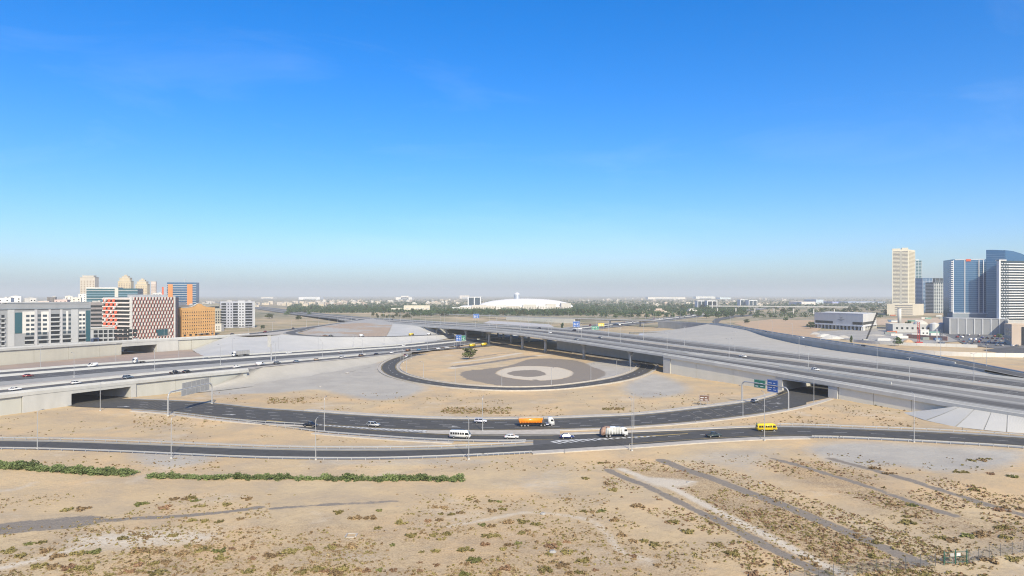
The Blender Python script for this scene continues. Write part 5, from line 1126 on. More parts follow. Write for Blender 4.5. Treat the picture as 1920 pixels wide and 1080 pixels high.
dk = MB().prism([(.42, .1), (1.0, .1), (1.0, .9), (.52, .9)], -.3, 0).mesh('window'); dk.materials.append(BGLD)
cells = 0
for r in range(nr):
    for c in range(nc):
        if 8 <= c <= 11 and r in (1, 2): continue
        u = (c + (.5 if r % 2 else 0)) * wc
        if u + wc > fr.L + .2: continue
        for nm, me_, sc_, du in (('red_panel', pan, 1, .30), ('window', dk, 1, .30), ('fin', fin, 1, -.02)):
            p = fr.A + fr.d * (u + du * wc); o = link(nm, me_); o.location = (p.x, p.y, r * hr); o.rotation_euler = (0, 0, fr.rz); o.scale = (wc * (.75 if nm != 'fin' else .8), 1, hr * .98); keep(o, RW)
for k in range(nr + 1): fr.box('spandrel', 0, fr.L, min(k * hr, zt - .6) - .2, min(k * hr, zt - .6) + .35, -.2, .14, wm('blush', (.55, .45, .42)))
fr.box('corner_pier', -.6, 1.0, 0, zt + .4, -1, 1.2, WHITEF); fr.box('corner_pier', fr.L - 1, fr.L + .5, 0, zt + .4, -1, 1.0, WHITEF)
fr.box('window_bay', 8 * wc, 11.6 * wc, hr * 1.2, hr * 2.9, -.2, .5, BGLT); fr.box('entrance', 9 * wc, 11.5 * wc, 0, hr * 1.0, -.2, .6, BGLD)
for k in range(1, 11):
    z = 4 + k * 4.0
    flf.box('slab', 0, flf.L, z - .75, z + .6, -.2, 1.3, wm('slab_white', (.66, .60, .56)))
    flf.box('glazing', .5, flf.L - .5, z - 3.6, z - .5, -.2, .15, BGLD)
    for q in range(3):
        u = 2 + q * 6 + (3 if k % 2 else 0)
        p = flf.A + flf.d * u; o = link('red_panel', pan); o.location = (p.x + flf.n.x * 1.0, p.y + flf.n.y * 1.0, z - 3.6); o.rotation_euler = (0, 0, flf.rz); o.scale = (8, 1, 3.5); keep(o, RW)
    p = flf.A + flf.d * (4 + (k % 5) * 4); o = link('fin', fin); o.location = (p.x + flf.n.x * 1.2, p.y + flf.n.y * 1.2, z - 3.7); o.rotation_euler = (0, 0, flf.rz); o.scale = (5, 1, 4); keep(o, RW)
fr.box('rooftop_plant', 6, fr.L - 4, zt - .4, zt + 2.4, -14, -5, LGREY)

# orange gabled block
OB = thing('orange_building', 'plain orange block with a wavy gable and small windows', 'building', Vector(((340 - CX) * 770 / F, 770, 0)))
fo, fol = Face(OB, 341, 770, 403, 815), Face(OB, 326, 800, 341, 770)
prism_core(OB, [fo.A, fo.B, fo.B + (fol.A - fol.B), fol.A], -.5, 31, ORNG)
L = fo.L; gp = [(0, 30.6), (0, 33.2), (L * .12, 33.4), (L * .28, 34.2), (L * .38, 35.8), (L * .44, 37.6), (L * .5, 38.2), (L * .56, 37.6), (L * .62, 35.8), (L * .72, 34.2), (L * .88, 33.4), (L, 33.2), (L, 30.6)]
o = MB().prism(gp, 0, 1.2).build('gable', ORNG, None, fo.A + fo.n * .15, fo.rz); keep(o, OB)
rimp = [(x, z + .05) for x, z in gp[1:-1]]; rim = MB()
for (x0, z0), (x1, z1) in zip(rimp[:-1], rimp[1:]): rim.add([(x0, -.3, z0), (x1, -.3, z1), (x1, 1.4, z1), (x0, 1.4, z0), (x0, -.3, z0 + .5), (x1, -.3, z1 + .5), (x1, 1.4, z1 + .5), (x0, 1.4, z0 + .5)], [(0, 1, 2, 3), (7, 6, 5, 4), (0, 4, 5, 1), (1, 5, 6, 2), (2, 6, 7, 3), (3, 7, 4, 0)])
keep(rim.build('gable_coping', OFFW, None, fo.A + fo.n * .15, fo.rz), OB)
fol.box('coping', 0, fol.L, 31, 33.4, -.6, .1, ORNG)
fo.wins([L * (k + .5) / 15 for k in range(15)], [4.2 + 3.9 * k for k in range(7)], 1.0, 1.3, BGLD, y=.22); fo.wins([L * (k + .5) / 6 for k in range(6)], [1.2], 3.2, 1.9, BGLD, y=.22); fo.box('canopy', L * .45, L * .8, 3.2, 3.5, 0, 2.2, OFFW)
for k in range(7): fo.box('ledge', 0, L, 3.2 + 3.9 * k, 3.35 + 3.9 * k, -.1, .2, ORNG)

# blue-grey flats
f = block('apartment_block', 'pale blue grey apartment block with dark balconies right of the orange block', (413, 990, 478, 1010), 16, 37.5, LILAC); fl = [1.5 + 4.0 * k for k in range(9)]
for a, b in ((415, 424), (437, 447), (460, 473)):
    u0, u1 = f.uD(a)[0], f.uD(b)[0]
    for z in fl: f.box('balcony_opening', u0, u1, z, z + 2.5, -.3, .06, BGLD); f.box('balcony', u0 - .1, u1 + .1, z - 1, z, 0, 1.2, LILAC)
f.wins([f.uD(x)[0] for x in (428, 433.5, 450, 455.5)], [z + .3 for z in fl], 1.8, 1.8, BGLD); f.pbox('stair_tower', 446, 459, 563.5, 612, -5, .5, wm('pale_lilac', (.44, .455, .49)))
f.wins([f.uD(x)[0] for x in (450, 455.5)], [z + .3 for z in fl], 1.8, 1.8, BGLD, y=.6); f.right.wins([4, 8, 12], fl, 2, 1.9, BGLD); f.pbox('end_pier', 474.5, 478, 566, 612, -3, .7, LGREY)
roof_gear(f, 4, 3)
# olive grey block half hidden behind the orange one
f = block('apartment_block', 'narrow beige grey block peeking out between orange block and blue grey flats', (398, 930, 415, 935), 25, 28, wm('khaki', (.33, .31, .26)))
f.wins([2, 5, 8, 11], [2 + 3.6 * k for k in range(7)], 1.7, 2.2, BGLD)
f = block('garage_building', 'low cream house at the foot of the blue grey flats', (402, 900, 415, 900), 8, 9, OFFW); f.wins([3, 6], [2, 5], 1.4, 1.6, BGLD)
# mid distance blocks
for nm, lb, fr_, dp, zt, m, bands in [('office_block', 'dark glazed low office behind the orange block on its left', (330, 930, 362, 930), 25, 33, DGREY, 7), ('office_block', 'dark glazed low office behind the orange block on its right', (362, 985, 412, 990), 25, 34, wm('olive_grey', (.24, .24, .22)), 7),
        ('office_block', 'grey office with pale roof behind the red patterned building', (300, 1050, 332, 1050), 30, 36, LGREY, 7)]:
    f = block(nm, lb, fr_, dp, zt, m)
    for k in range(bands): f.box('window_band', .6, f.L - .6, 2 + k * 4.5, 4.6 + k * 4.5, -.2, .12, BGLD)
    roof_gear(f, 3, zt)
# blue glass block
f = block('glass_office', 'long blue glass office block behind the red patterned building', (162, 1130, 258, 1150), 35, 58, BGLT)
for k in range(13): f.box('spandrel', 0, f.L, 3 + k * 4.3, 4.1 + k * 4.3, -.1, .25, wm('blue_spandrel', (.20, .30, .38)) if k % 3 else LGREY)
f.box('roof_slab', -.5, f.L * .6, 58.4, 60.5, -35, .8, WHITEF); f.box('core', f.L * .55, f.L * .62, 0, 60, -5, .6, OFFW); roof_gear(f, 4, 9)
# hotel with orange strips
f = block('hotel', 'blue glass hotel with two orange vertical strips', (313, 1300, 368, 1310), 22, 71, BGLB)
for k in range(16): f.box('spandrel', 0, f.L, 3 + k * 4.3, 4.2 + k * 4.3, -.1, .3, LGREY)
for a, b in ((315, 324), (351, 361)): f.pbox('orange_strip', a, b, 533, 610, -.4, .8, wm('bright_orange', (.56, .23, .08)))
f.pbox('side_wing', 303, 313, 538, 610, -20, -3, wm('hotel_wing', (.30, .34, .40))); f.pbox('red_strip', 303, 306, 538, 610, -19, -2, REDF)
for a, b, y in ((314, 328, 531), (344, 366, 530.5), (330, 342, 532)): f.pbox('roof_crown', a, b, y, 536, -20, -2, OFFW)
f.pbox('spire', 343.5, 344.5, 523, 533, -11, -10, STEEL)
# beige towers
def stepped(label, px0, px1, d, tops, m, seed):
    f = Face(None, px0, d, px1, d); e = thing('tower_block', label, 'tower', (f.A + f.B) / 2); f.e = e; c = (px0 + px1) / 2
    for k, (w_, y) in enumerate(tops):
        L_ = f.L * w_; u0 = (f.L - L_) / 2; zt_ = H - (y - YH) * d / F; zb = -.5 if k == 0 else H - (tops[k - 1][1] - YH) * d / F
        f.box('tier', u0, u0 + L_, zb, zt_, -f.L * .42 * (.5 + w_ / 2), -f.L * .42 * (.5 - w_ / 2) + (.02 * k), m); f.box('cornice', u0 - .6, u0 + L_ + .6, zt_ - .2, zt_ + .8, -f.L * .42 * (.5 + w_ / 2) - .6, -f.L * .42 * (.5 - w_ / 2) + .6, OFFW)
        if k == 0:
            nz = int((zt_ - 6) / 4.0)
            for q in range(nz):
                for b in range(5): f.box('window', u0 + L_ * (b + .25) / 5, u0 + L_ * (b + .75) / 5, 3 + q * 4.0, 5.4 + q * 4.0, -.2, .15, wm('window_shade', (.30, .25, .20)))
    return f
stepped('pale beige flat topped tower at the far left', 150, 178, 1600, [(1, 520), (.75, 517)], wm('tower_pale', (.48, .44, .38)), 1)
stepped('cream tower with a stepped domed top, left of a pair', 221, 245, 1750, [(1, 527), (.8, 521), (.5, 518), (.2, 515.5)], BEIGE, 2); stepped('cream tower with a stepped domed top, right of a pair', 254, 276, 1700, [(1, 533), (.8, 528), (.5, 525), (.2, 522.5)], BEIGE, 3)
stepped('plain beige tower right of the stepped cream pair', 283, 292, 1900, [(1, 528)], wm('tower_rose', (.55, .47, .42)), 4)
# low white and pink roofs in the left background
r7 = random.Random(12)
for i, (px, wpx, y, d, c, nm) in enumerate([(-6, 26, 560, 820, (.70, .70, .68), 'plain white'), (20, 20, 557, 860, (.66, .66, .64), 'white'), (42, 26, 568, 900, (.68, .67, .64), 'long white'), (56, 12, 560, 930, (.62, .61, .58), 'small domed white'), (70, 22, 566, 960, (.60, .52, .48), 'pinkish'), (88, 16, 558, 1200, (.18, .17, .17), 'dark roofed'), (102, 24, 563, 1000, (.58, .45, .42), 'rose'), (122, 14, 556, 1150, (.64, .62, .58), 'square white'), (134, 18, 559, 1050, (.60, .57, .52), 'cream'), (147, 16, 552, 1250, (.66, .64, .60), 'tall white'), (104, 60, 569, 780, (.60, .58, .55), 'long cream'), (286, 22, 550, 1350, (.55, .56, .56), 'pale grey')]):
    f = block('city_house', f'{nm} house among the roofs behind the left apartment block' if px < 200 else f'{nm} house between the cream towers and the hotel', (px, d, px + wpx, d + 6), 20, H - (y - YH) * d / F, wm('house_%d' % i, c))
    nzz = int(f.roof / 3.6); f.wins([f.L * (k + .5) / max(2, int(f.L / 5)) for k in range(max(2, int(f.L / 5)))], [f.roof - 3.2 - 3.6 * k for k in range(min(4, nzz))], 1.6, 1.5, BGLD); roof_gear(f, 2, i)
# far town beyond
for i in range(46):
    px = r7.uniform(378, 520) if i < 26 else r7.uniform(520, 620); d = r7.uniform(2600, 4200); hh = r7.uniform(6, 16); c = r7.choice([(.62, .58, .5), (.55, .48, .38), (.66, .64, .6), (.5, .45, .4)])
    f = Face(None, px, d, px + r7.uniform(4, 12), d); e = thing('city_house', 'small pale house in the far town beyond the blue grey flats', 'house', f.A); e['group'] = 'houses of the far town'; f.e = e
    f.box('wall', 0, f.L, -.5, hh, -18, 0, wm('far_%d' % (i % 4), c)); f.box('roof', -.3, f.L + .3, hh, hh + .6, -18.3, .3, LGREY); f.wins([f.L * q for q in (.2, .5, .8)], [hh * .3, hh * .65], 2, 1.6, BGLD)

# ---- right hand side
T = thing('tower_block', 'tall cream tower with rows of thin window bands at the right', 'tower', Vector(((1694 - CX) * 1660 / F, 1660, 0)))
TC = wm('tower_cream', (.58, .54, .43)); ft = Face(T, 1673, 1662, 1703, 1650); fs_ = Face(T, 1703, 1650, 1716, 1690); zt = H + (553 - 468) * 1660 / F; zp = H + (553 - 570) * 1660 / F
prism_core(T, [ft.A, ft.B, fs_.B, fs_.B + (ft.A - ft.B)], -.5, zt, TC)
nfl = 39
for k in range(nfl):
    z = zp + 3 + k * (zt - zp - 6) / nfl
    for f_, a, b in ((ft, .05, .47), (ft, .60, .97), (fs_, .08, .92)): f_.box('window_band', f_.L * a, f_.L * b, z, z + 1.7, -.2, .15, DGREY if f_ is ft else wm('shade_band', (.34, .30, .22)))
ft.box('recess', ft.L * .47, ft.L * .60, zp, zt - 4, -.2, .3, wm('tower_recess', (.36, .35, .31))); ft.box('crown', 0, ft.L * .5, zt, zt + 2.5, -8, 0, TC); ft.box('crown', ft.L * .6, ft.L, zt, zt + 4, -8, 0, TC)
fp = Face(T, 1663, 1615, 1712, 1600); prism_core(T, [fp.A, fp.B, fp.B + Vector((40, 25, 0)), fp.A + Vector((30, 40, 0))], -.5, zp + 1, wm('podium_cream', (.48, .44, .36)), 'podium')
for k in range(5): fp.box('window_band', fp.L * .3, fp.L * .98, 2 + k * 5, 4 + k * 5, -.2, .2, DGREY)
def glass_tower(label, px0, px1, y, d, gm_, sm_, nfl, mull, crown=None):
    f = block('tower_block', label, (px0, d, px1, d + 8), 30, H - (y - YH) * d / F, gm_, cat='tower')
    for k in range(nfl): z = 3 + k * (f.roof - 4) / nfl; f.box('floor_band', 0, f.L, z, z + .8, -.1, .25, sm_); f.left.box('floor_band', 0, 30, z, z + .8, -.1, .25, sm_)
    for k in range(mull + 1): u = f.L * k / mull; f.box('mullion', u - .5, u + .5, 0, f.roof, -.1, .6, sm_)
    if crown: f.box('crown', f.L * .2, f.L * .8, f.roof, f.roof + crown, -20, -4, sm_)
    return f
glass_tower('slim pale blue tower just right of the tall cream tower', 1716.5, 1728, 489, 1950, BGLT, wm('tower_ice', (.55, .60, .62)), 34, 2, 4); glass_tower('blue glass tower with a white edge behind the building site', 1730, 1748, 522, 1900, BGLB, wm('tower_blue_white', (.42, .47, .52)), 24, 3)
glass_tower('white gridded residential tower behind the blue glass tower', 1751, 1788, 530, 1800, BGL, wm('tower_grid', (.58, .60, .58)), 20, 9); glass_tower('dark topped tower behind the white gridded one', 1754, 1775, 522, 2100, BGLD, SLATE, 20, 3)
# big blue glass tower
GT = thing('glass_tower', 'large blue glass tower complex with a curved top at the right edge', 'tower', Vector(((1840 - CX) * 860 / F, 860, 0)))
fg = Face(GT, 1786, 872, 1850, 862); z1 = fg.z(1816, 486); z0p = fg.z(1816, 597); zg = fg.z(1816, 587)
GW = wm('tower_white', (.62, .63, .64)); bk = -fg.n * 34
prism_core(GT, [fg.A, fg.B, fg.B + bk, fg.A + bk], z0p, z1, BGLB)
for a in (1786.4, 1808, 1834.5, 1843): fg.pbox('pilaster', a, a + 1.3, 488, 588, -.2, .9, GW)
for k in range(26):
    z = zg + 2 + k * (z1 - zg - 3) / 26; fg.box('floor_line', 0, fg.L, z, z + .35, -.1, .12, wm('floor_line', (.14, .20, .28)))
    fg.box('balcony', -1.6, 1.2, z, z + 1.1, -6, .7, GW)
fg.box('sky_lobby', 0, fg.L + 14, zg - .5, zg + .5, -2, 1.2, GW); fg.box('dark_storey', 0, fg.L + 13, z0p + .4, zg - .5, -20, .5, SLATE); fg.pbox('logo', 1811, 1820, 486, 490, .2, .9, wm('logo_red', (.55, .10, .05))); fg.pbox('roof_frame', 1790, 1846, 485.5, 487.5, -1, .3, wm('roof_frame', (.40, .45, .50)))
fc = Face(GT, 1849, 862, 1884, 850); arc = []
for k in range(9): t = k / 8; arc.append((fc.L * t, fc.z(1866, 468) - 1.5 * t * t))
keep(MB().prism([(0, z0p), (fc.L, z0p)] + [(x, z) for x, z in arc[::-1]], -.2, 20).build('curved_slab', BGLB, None, fc.A, fc.rz), GT)
for k in range(28): z = z0p + 3 + k * (fc.z(1866, 468) - z0p - 6) / 28; fc.box('floor_line', 0, fc.L, z, z + .3, -.1, .3, wm('floor_line', (.14, .20, .28)))
fc2 = Face(GT, 1884.5, 870, 1960, 875); pts = [(0, z0p), (fc2.L, z0p)] + [(fc2.L * t, fc2.z(1900, 469) - 22 * t ** 1.8) for t in (1, .8, .6, .4, .2, 0)]
keep(MB().prism(pts, 0, 18).build('curved_slab', BGLB, None, fc2.A, fc2.rz), GT)
fb = Face(GT, 1872, 830, 1975, 845); zb1, zb0 = fb.z(1900, 489), fb.z(1900, 600)
bw = fb.A.normalized() * 24; prism_core(GT, [fb.A, fb.B, fb.B + bw, fb.A + bw], zb0, zb1, BGL, 'banded_wing'); fb.box('edge_frame', -.5, 1.6, zb0, zb1 + 1, -2, 1.5, GW); fb.box('top_frame', -.5, 10, zb1, zb1 + 1.2, -4, 1.6, GW)
for k in range(22):
    z = zb0 + 2 + k * (zb1 - zb0 - 3) / 22; fb.box('white_band', 13, fb.L, z, z + 1.15, -.2, 1.4, GW)
    for q in range(3): fb.box('balcony', 2.2 + q * 3.6 + (.9 if k % 2 else 0), 4.6 + q * 3.6 + (.9 if k % 2 else 0), z, z + 1.1, -.2, 1.2, wm('balcony_white', (.52, .54, .56)))
fp = Face(GT, 1781, 840, 1890, 815); PG = wm('podium_grey', (.25, .26, .275)); prism_core(GT, [fp.A, fp.B, fp.B - fp.n * 60, fp.A - fp.n * 60], -.5, fp.z(1835, 598), PG, 'podium')
for k in range(8): u = fp.L * k / 7; fp.box('pilaster', u - .6, u + .6, 0, fp.z(1835, 598) + .2, -.2, .6, wm('podium_light', (.45, .46, .47)))
fp.box('podium_roof', 0, fp.L, fp.z(1835, 598), fp.z(1835, 598) + .5, -60, .5, LGREY)
f = block('side_building', 'white low block between the grey podium and the brown building', (1890, 800, 1935, 790), 20, 17, OFFW)
f = block('brown_building', 'sand brown building with a glass corner at the right edge', (1897, 650, 1960, 640), 25, H - 57 * .505, wm('brown', (.50, .41, .33))); f.box('glass_corner', f.L * .3, f.L + .2, .5, f.roof - 1.5, -.3, .5, BGLD); f.left.wins([6, 13, 20], [4, 9, 13], 3, 2.4, BGLD)
# white showroom
S = thing('showroom', 'white two storey showroom with a dark colonnade at ground level', 'building', Vector(((1618 - CX) * 917 / F, 917, 0))); SW = wm('showroom_white', (.56, .555, .54))
fa, fb_ = Face(S, 1527, 1000, 1618, 917), Face(S, 1618, 917, 1643, 985); zt = fa.z(1618, 589)
prism_core(S, [fa.A, fa.B, fb_.B, fb_.B + (fa.A - fa.B)], 5.4, zt, SW); prism_core(S, [fa.A + Vector((2, 2, 0)), fa.B + Vector((0, 3, 0)), fb_.B + Vector((-2, 0, 0)), fb_.B + (fa.A - fa.B)], -.5, 5.5, BGLD, 'ground_floor')
for f_, n_ in ((fa, 13), (fb_, 6)):
    f_.box('canopy', -.3, f_.L + .3, 5.2, 6.4, -.2, 1.4, GW)
    for k in range(n_ + 1): u = f_.L * k / n_; f_.box('column', max(0, u - .9), u + .9, -.3, 5.3, -2.2, .3, WHITEF)
fa.box('strip_window', 2, fa.L * .40, 7.6, 11.2, -.2, .12, BGLD); fa.box('strip_window', fa.L * .8, fa.L - .4, 7.6, 11.2, -.2, .12, BGLD); fb_.box('strip_window', .6, fb_.L * .8, 7.6, 11.2, -.2, .12, BGLD)
LT = wm('emblem_grey', (.22, .22, .22)); uc = fa.L * .57
o = MB().prism([(-3.2, 2.1), (-.8, 1.5), (0, .5), (.8, 1.5), (3.2, 2.1), (1.6, 1.0), (0, -.4), (-1.6, 1.0)], -.12, 0).build('emblem', LT, None, fa.A + fa.d * uc + fa.n * .1 + Vector((0, 0, 15.2)), fa.rz); keep(o, S)
fa.box('lettering', uc - 6, uc + 6, 13.2, 13.9, -.1, .12, LT); fa.box('lettering', uc - 2.5, uc + 2.5, 11.8, 12.5, -.1, .12, LT); fb_.box('emblem', fb_.L * .85, fb_.L * .95, 12, 16, -.1, .12, LT)
fa.box('parapet', 0, fa.L, zt, zt + .6, -.4, .15, SW)

# ---- the middle distance
DH = thing('domed_hall', 'very wide white hall with a shallow domed roof in the far centre', 'hall', Vector(((985 - CX) * 2250 / F, 2250, 0))); WD = wm('dome_white', (.72, .70, .66), .95)
cx_, cy_ = (985 - CX) * 2260 / F, 2260; mb = MB(); rx, ry, hz_ = 158, 90, 27; nb, na = 9, 40
for j in range(nb + 1):
    a_ = j / nb; rr = math.cos(a_ * math.pi / 2) if j < nb else 0.001
    for i in range(na): mb.v.append((cx_ + rx * rr * math.cos(2 * math.pi * i / na), cy_ + ry * rr * math.sin(2 * math.pi * i / na), 9 + hz_ * math.sin(a_ * math.pi / 2)))
for j in range(nb):
    for i in range(na): mb.f.append((j * na + i, j * na + (i + 1) % na, (j + 1) * na + (i + 1) % na, (j + 1) * na + i))
keep(mb.build('dome_roof', WD, smooth=True), DH)
fh = Face(DH, 862, 2160, 1071, 2160); prism_core(DH, [fh.A, fh.B, fh.B + Vector((0, 190, 0)), fh.A + Vector((0, 190, 0))], -.5, 12, WD)
for px, w_, hh in ((848, 40, 9), (885, 24, 16), (905, 22, 14), (930, 20, 17), (952, 22, 14), (980, 26, 18), (1010, 20, 15), (1024, 18, 20), (1052, 18, 22)): fh.pbox('wing', px, px + w_, YH + (48 - hh) * F / 2160, 583, -40, 8, WHITEF if hh % 2 else OFFW)
fh.wins([fh.L * (k + .5) / 42 for k in range(42)], [3, 8], 4, 2.6, wm('window_shade2', (.3, .27, .22)), y=8.4)
t_ = MB().tube(Vector(((969.5 - CX) * 2330 / F, 2330, 0)), Vector(((969.5 - CX) * 2330 / F, 2330, 50)), 12.5, 10.5, 24).build('silver_drum', glossy('silver_cladding', (.50, .52, .54), .35, .6), smooth=False); keep(t_, DH); t_.name = 'drum_tower'
keep(MB().tube(Vector(((969.5 - CX) * 2330 / F, 2330, 50)), Vector(((969.5 - CX) * 2330 / F, 2330, 56)), 10.5, 4, 24).build('drum_cap', GW), DH)
f = block('warehouse', 'cream flat warehouse among the trees left of the domed hall', (757, 1900, 806, 1910), 60, 17, wm('warehouse', (.56, .52, .43))); f.wins([10 + 14 * k for k in range(5)], [9], 7, 2, LGREY)
f = block('warehouse', 'low pale shed left of the cream warehouse', (733, 1950, 757, 1955), 40, 9, OFFW)
for lb, a, b, y, d, m in (('blue glass office with a split front behind the domed hall', 877, 902, 557, 2600, BGL), ('white framed office cube with dark glass right of the domed hall', 1326, 1345, 564, 2350, BGLD), ('round fronted white office beside the dark glass cube', 1308, 1322, 564, 2380, BGL), ('pair of white framed glass offices near the distant interchange', 1388, 1402, 562, 2850, BGL), ('small glass office with white edges right of the paired one', 1404, 1420, 563, 2800, BGL)):
    f = block('office_block', lb, (a, d, b, d), 40, H - (y - YH) * d / F, GW)
    for u0, u1 in ((.08, .46), (.54, .92)): f.box('curtain_wall', f.L * u0, f.L * u1, 1, f.roof - 2, -.3, .4, m)
    f.right.box('curtain_wall', 4, 36, 1, f.roof - 2, -.3, .4, m)
# villas: each a small house
vr = random.Random(5); VW = [wm('villa_%d' % k, c) for k, c in enumerate([(.56, .51, .43), (.52, .46, .37), (.58, .55, .50), (.48, .39, .32)])]
def villa_mesh(m, k):
    mb = MB(); mb.box(-7, 7, -6, 6, -.5, 7.5); mb.box(-3 + k, 4, -7.5, -6.05, -.5, 4); mb.box(-5, 1 + k, -4, 4, 7.5, 10.2); me_ = mb.mesh('villa'); me_.materials.append(m); return me_
VM = [villa_mesh(m, k) for k, m in enumerate(VW)]
vwin = MB()
for x in (-5, -1.5, 2, 5):
    for z in (1.2, 4.6): vwin.box(x - .7, x + .7, -6.12, -5.9, z, z + 1.5)
VWIN = vwin.mesh('windows'); VWIN.materials.append(BGLD)
for i, (x0, x1, y0, y1, n_) in enumerate([(608, 712, 564, 572, 46), (712, 770, 562, 569, 12), (770, 880, 562, 573, 26), (1080, 1150, 561, 566, 10), (1150, 1320, 560, 576, 24), (1340, 1500, 559, 574, 22), (1230, 1300, 587, 590, 4)]):
    for q in range(n_):
        px, py = vr.uniform(x0, x1), vr.uniform(y0, y1); p = G(px, py, 0); k = vr.randrange(4)
        e = thing('villa', 'small pale villa among the trees on the far plain', 'villa', p); e['group'] = 'villas on the far plain'; e.rotation_euler = (0, 0, vr.uniform(-.4, .4)); s_ = vr.uniform(.8, 1.5); e.scale = (s_ * 1.2, s_, s_ * .9)
        link('walls', VM[k], None, e); link('windows', VWIN, None, e)['kind'] = 'stuff'
for i, (px, wpx, py, hpx, c) in enumerate([(742, 30, 562, 4.5, (.72, .69, .63)), (752, 14, 562, 7, (.70, .67, .62)), (560, 40, 562, 5, (.68, .68, .68)), (490, 22, 560, 3, (.66, .60, .5)), (862, 18, 560, 6, (.7, .63, .55)), (1215, 70, 561, 3.5, (.70, .66, .58)), (1305, 36, 560, 4, (.72, .71, .64)), (1350, 20, 561, 3, (.6, .7, .72)), (1503, 26, 572, 6, (.66, .60, .56)), (1530, 14, 570, 8, (.45, .52, .58)), (1560, 12, 569, 3, (.3, .34, .6)), (1590, 70, 568, 2.2, (.3, .36, .48))]):
    d = F * H / (py - YH); f = block('far_shed', ['long pale shed', 'tall cream block', 'long grey roofed shed', 'low beige shed', 'pinkish block', 'long cream shed', 'long white shed', 'teal roofed shed', 'rose white hall', 'blue grey block', 'small violet roofed shed', 'long blue roofed shed'][i] + ' on the hazy plain near the horizon', (px, d, px + wpx, d), min(d * .05, 150), hpx * d / F, wm('shed_%d' % i, c))
    f.box('doors', f.L * .2, f.L * .8, 0, f.roof * .4, -.2, .6, LGREY)
# ------------------------------------------------------------------ vegetation
def leafm(name, c1, c2, scale=.9, var=.25):
    m = bpy.data.materials.new(name); m.use_nodes = True; n = m.node_tree.nodes; l = m.node_tree.links; b = n['Principled BSDF']; b.inputs['Roughness'].default_value = .8; b.inputs['Specular IOR Level'].default_value = .15
    g = n.new('ShaderNodeNewGeometry'); t = n.new('ShaderNodeTexNoise'); t.inputs['Scale'].default_value = scale; t.inputs['Detail'].default_value = 3; l.new(g.outputs['Position'], t.inputs['Vector'])
    r = n.new('ShaderNodeMapRange'); r.inputs['From Min'].default_value = .35; r.inputs['From Max'].default_value = .65; l.new(t.outputs['Fac'], r.inputs['Value'])
    x = n.new('ShaderNodeMix'); x.data_type = 'RGBA'; x.inputs['A'].default_value = (*c1, 1); x.inputs['B'].default_value = (*c2, 1); l.new(r.outputs[0], x.inputs['Factor'])
    o = n.new('ShaderNodeObjectInfo'); hsv = n.new('ShaderNodeHueSaturation'); r2 = n.new('ShaderNodeMapRange'); r2.inputs['To Min'].default_value = 1 - var; r2.inputs['To Max'].default_value = 1 + var; l.new(o.outputs['Random'], r2.inputs['Value'])
    l.new(r2.outputs[0], hsv.inputs['Value']); l.new(x.outputs['Result'], hsv.inputs['Color']); l.new(hsv.outputs[0], b.inputs['Base Color']); return m
LOLIVE = leafm('leaf_olive', (.155, .13, .047), (.24, .20, .08)); LBROWN = leafm('leaf_dry', (.185, .125, .068), (.27, .19, .10)); LGREEN = leafm('leaf_green', (.115, .12, .04), (.17, .17, .06)); LRUST = leafm('leaf_rust', (.20, .12, .07), (.27, .17, .10)); LGREYV = leafm('leaf_greyish', (.21, .165, .095), (.30, .235, .14))
LHEDGE = leafm('leaf_hedge', (.09, .125, .042), (.155, .185, .075), 1.2, .3); LTREE = leafm('leaf_tree', (.042, .08, .033), (.09, .13, .055), .25, .3); LTREE2 = leafm('leaf_tree_olive', (.05, .065, .025), (.10, .11, .045), .25, .3); BARK = mat('bark', (.10, .075, .05), (.14, .11, .08), 2, .95)
def leaves(centers, radii, n, size, seed, flat=1.0):
    """n leaf quads per clump, spread through each clump's volume -> verts, faces"""
    r = np.random.default_rng(seed); V = []
    for c, rad in zip(centers, radii):
        d = r.normal(size=(n, 3)); d /= np.linalg.norm(d, axis=1)[:, None]; q = d * (r.random((n, 1)) ** .45) * np.array(rad); p = np.array(c) + q
        a = r.normal(size=(n, 3)); a /= np.linalg.norm(a, axis=1)[:, None]; a[:, 2] *= flat; b = np.cross(a, d + r.normal(0, .5, (n, 3))); b /= np.linalg.norm(b, axis=1)[:, None] + 1e-6
        s = size * r.uniform(.6, 1.3, (n, 1)); V.append(np.stack([p - a * s, p + b * s * .6, p + a * s, p - b * s * .6], 1))
    V = np.concatenate(V); V[:, :, 2] = np.maximum(V[:, :, 2], .0); return V.reshape(-1, 3)
def quads(name, V, m):
    n = len(V) // 4; me = bpy.data.meshes.new(name); me.vertices.add(len(V)); me.vertices.foreach_set('co', V.astype(np.float32).ravel()); me.loops.add(len(V)); me.loops.foreach_set('vertex_index', np.arange(len(V), dtype=np.int32))
    me.polygons.add(n); me.polygons.foreach_set('loop_start', (np.arange(n) * 4).astype(np.int32)); me.update(calc_edges=True); me.materials.append(m); return me
def shrub_V(seed, n=9, leaf=.17):
    r = np.random.default_rng(seed); cs, rs = [], []
    for k in range(n):
        a, q = r.uniform(0, 6.28), r.uniform(0, .75) ** .7; cs.append((q * math.cos(a), q * math.sin(a), r.uniform(.12, .34))); rs.append((r.uniform(.2, .42), r.uniform(.2, .42), r.uniform(.18, .34)))
    return leaves(cs, rs, 34, leaf, seed)
SHV = [shrub_V(100 + k) for k in range(6)]
SHM = {(k, m.name): quads('desert_shrub', SHV[k], m) for k in range(6) for m in (LOLIVE, LBROWN, LGREEN, LRUST, LGREYV)}
def gz(x, y):      # ground height under a plant
    i = min(max(np.searchsorted(ys, y) - 1, 0), len(ys) - 2); j = min(max(np.searchsorted(xs, x) - 1, 0), len(xs) - 2); return float(min(Zg[i, j], Zg[i + 1, j], Zg[i, j + 1], Zg[i + 1, j + 1]))
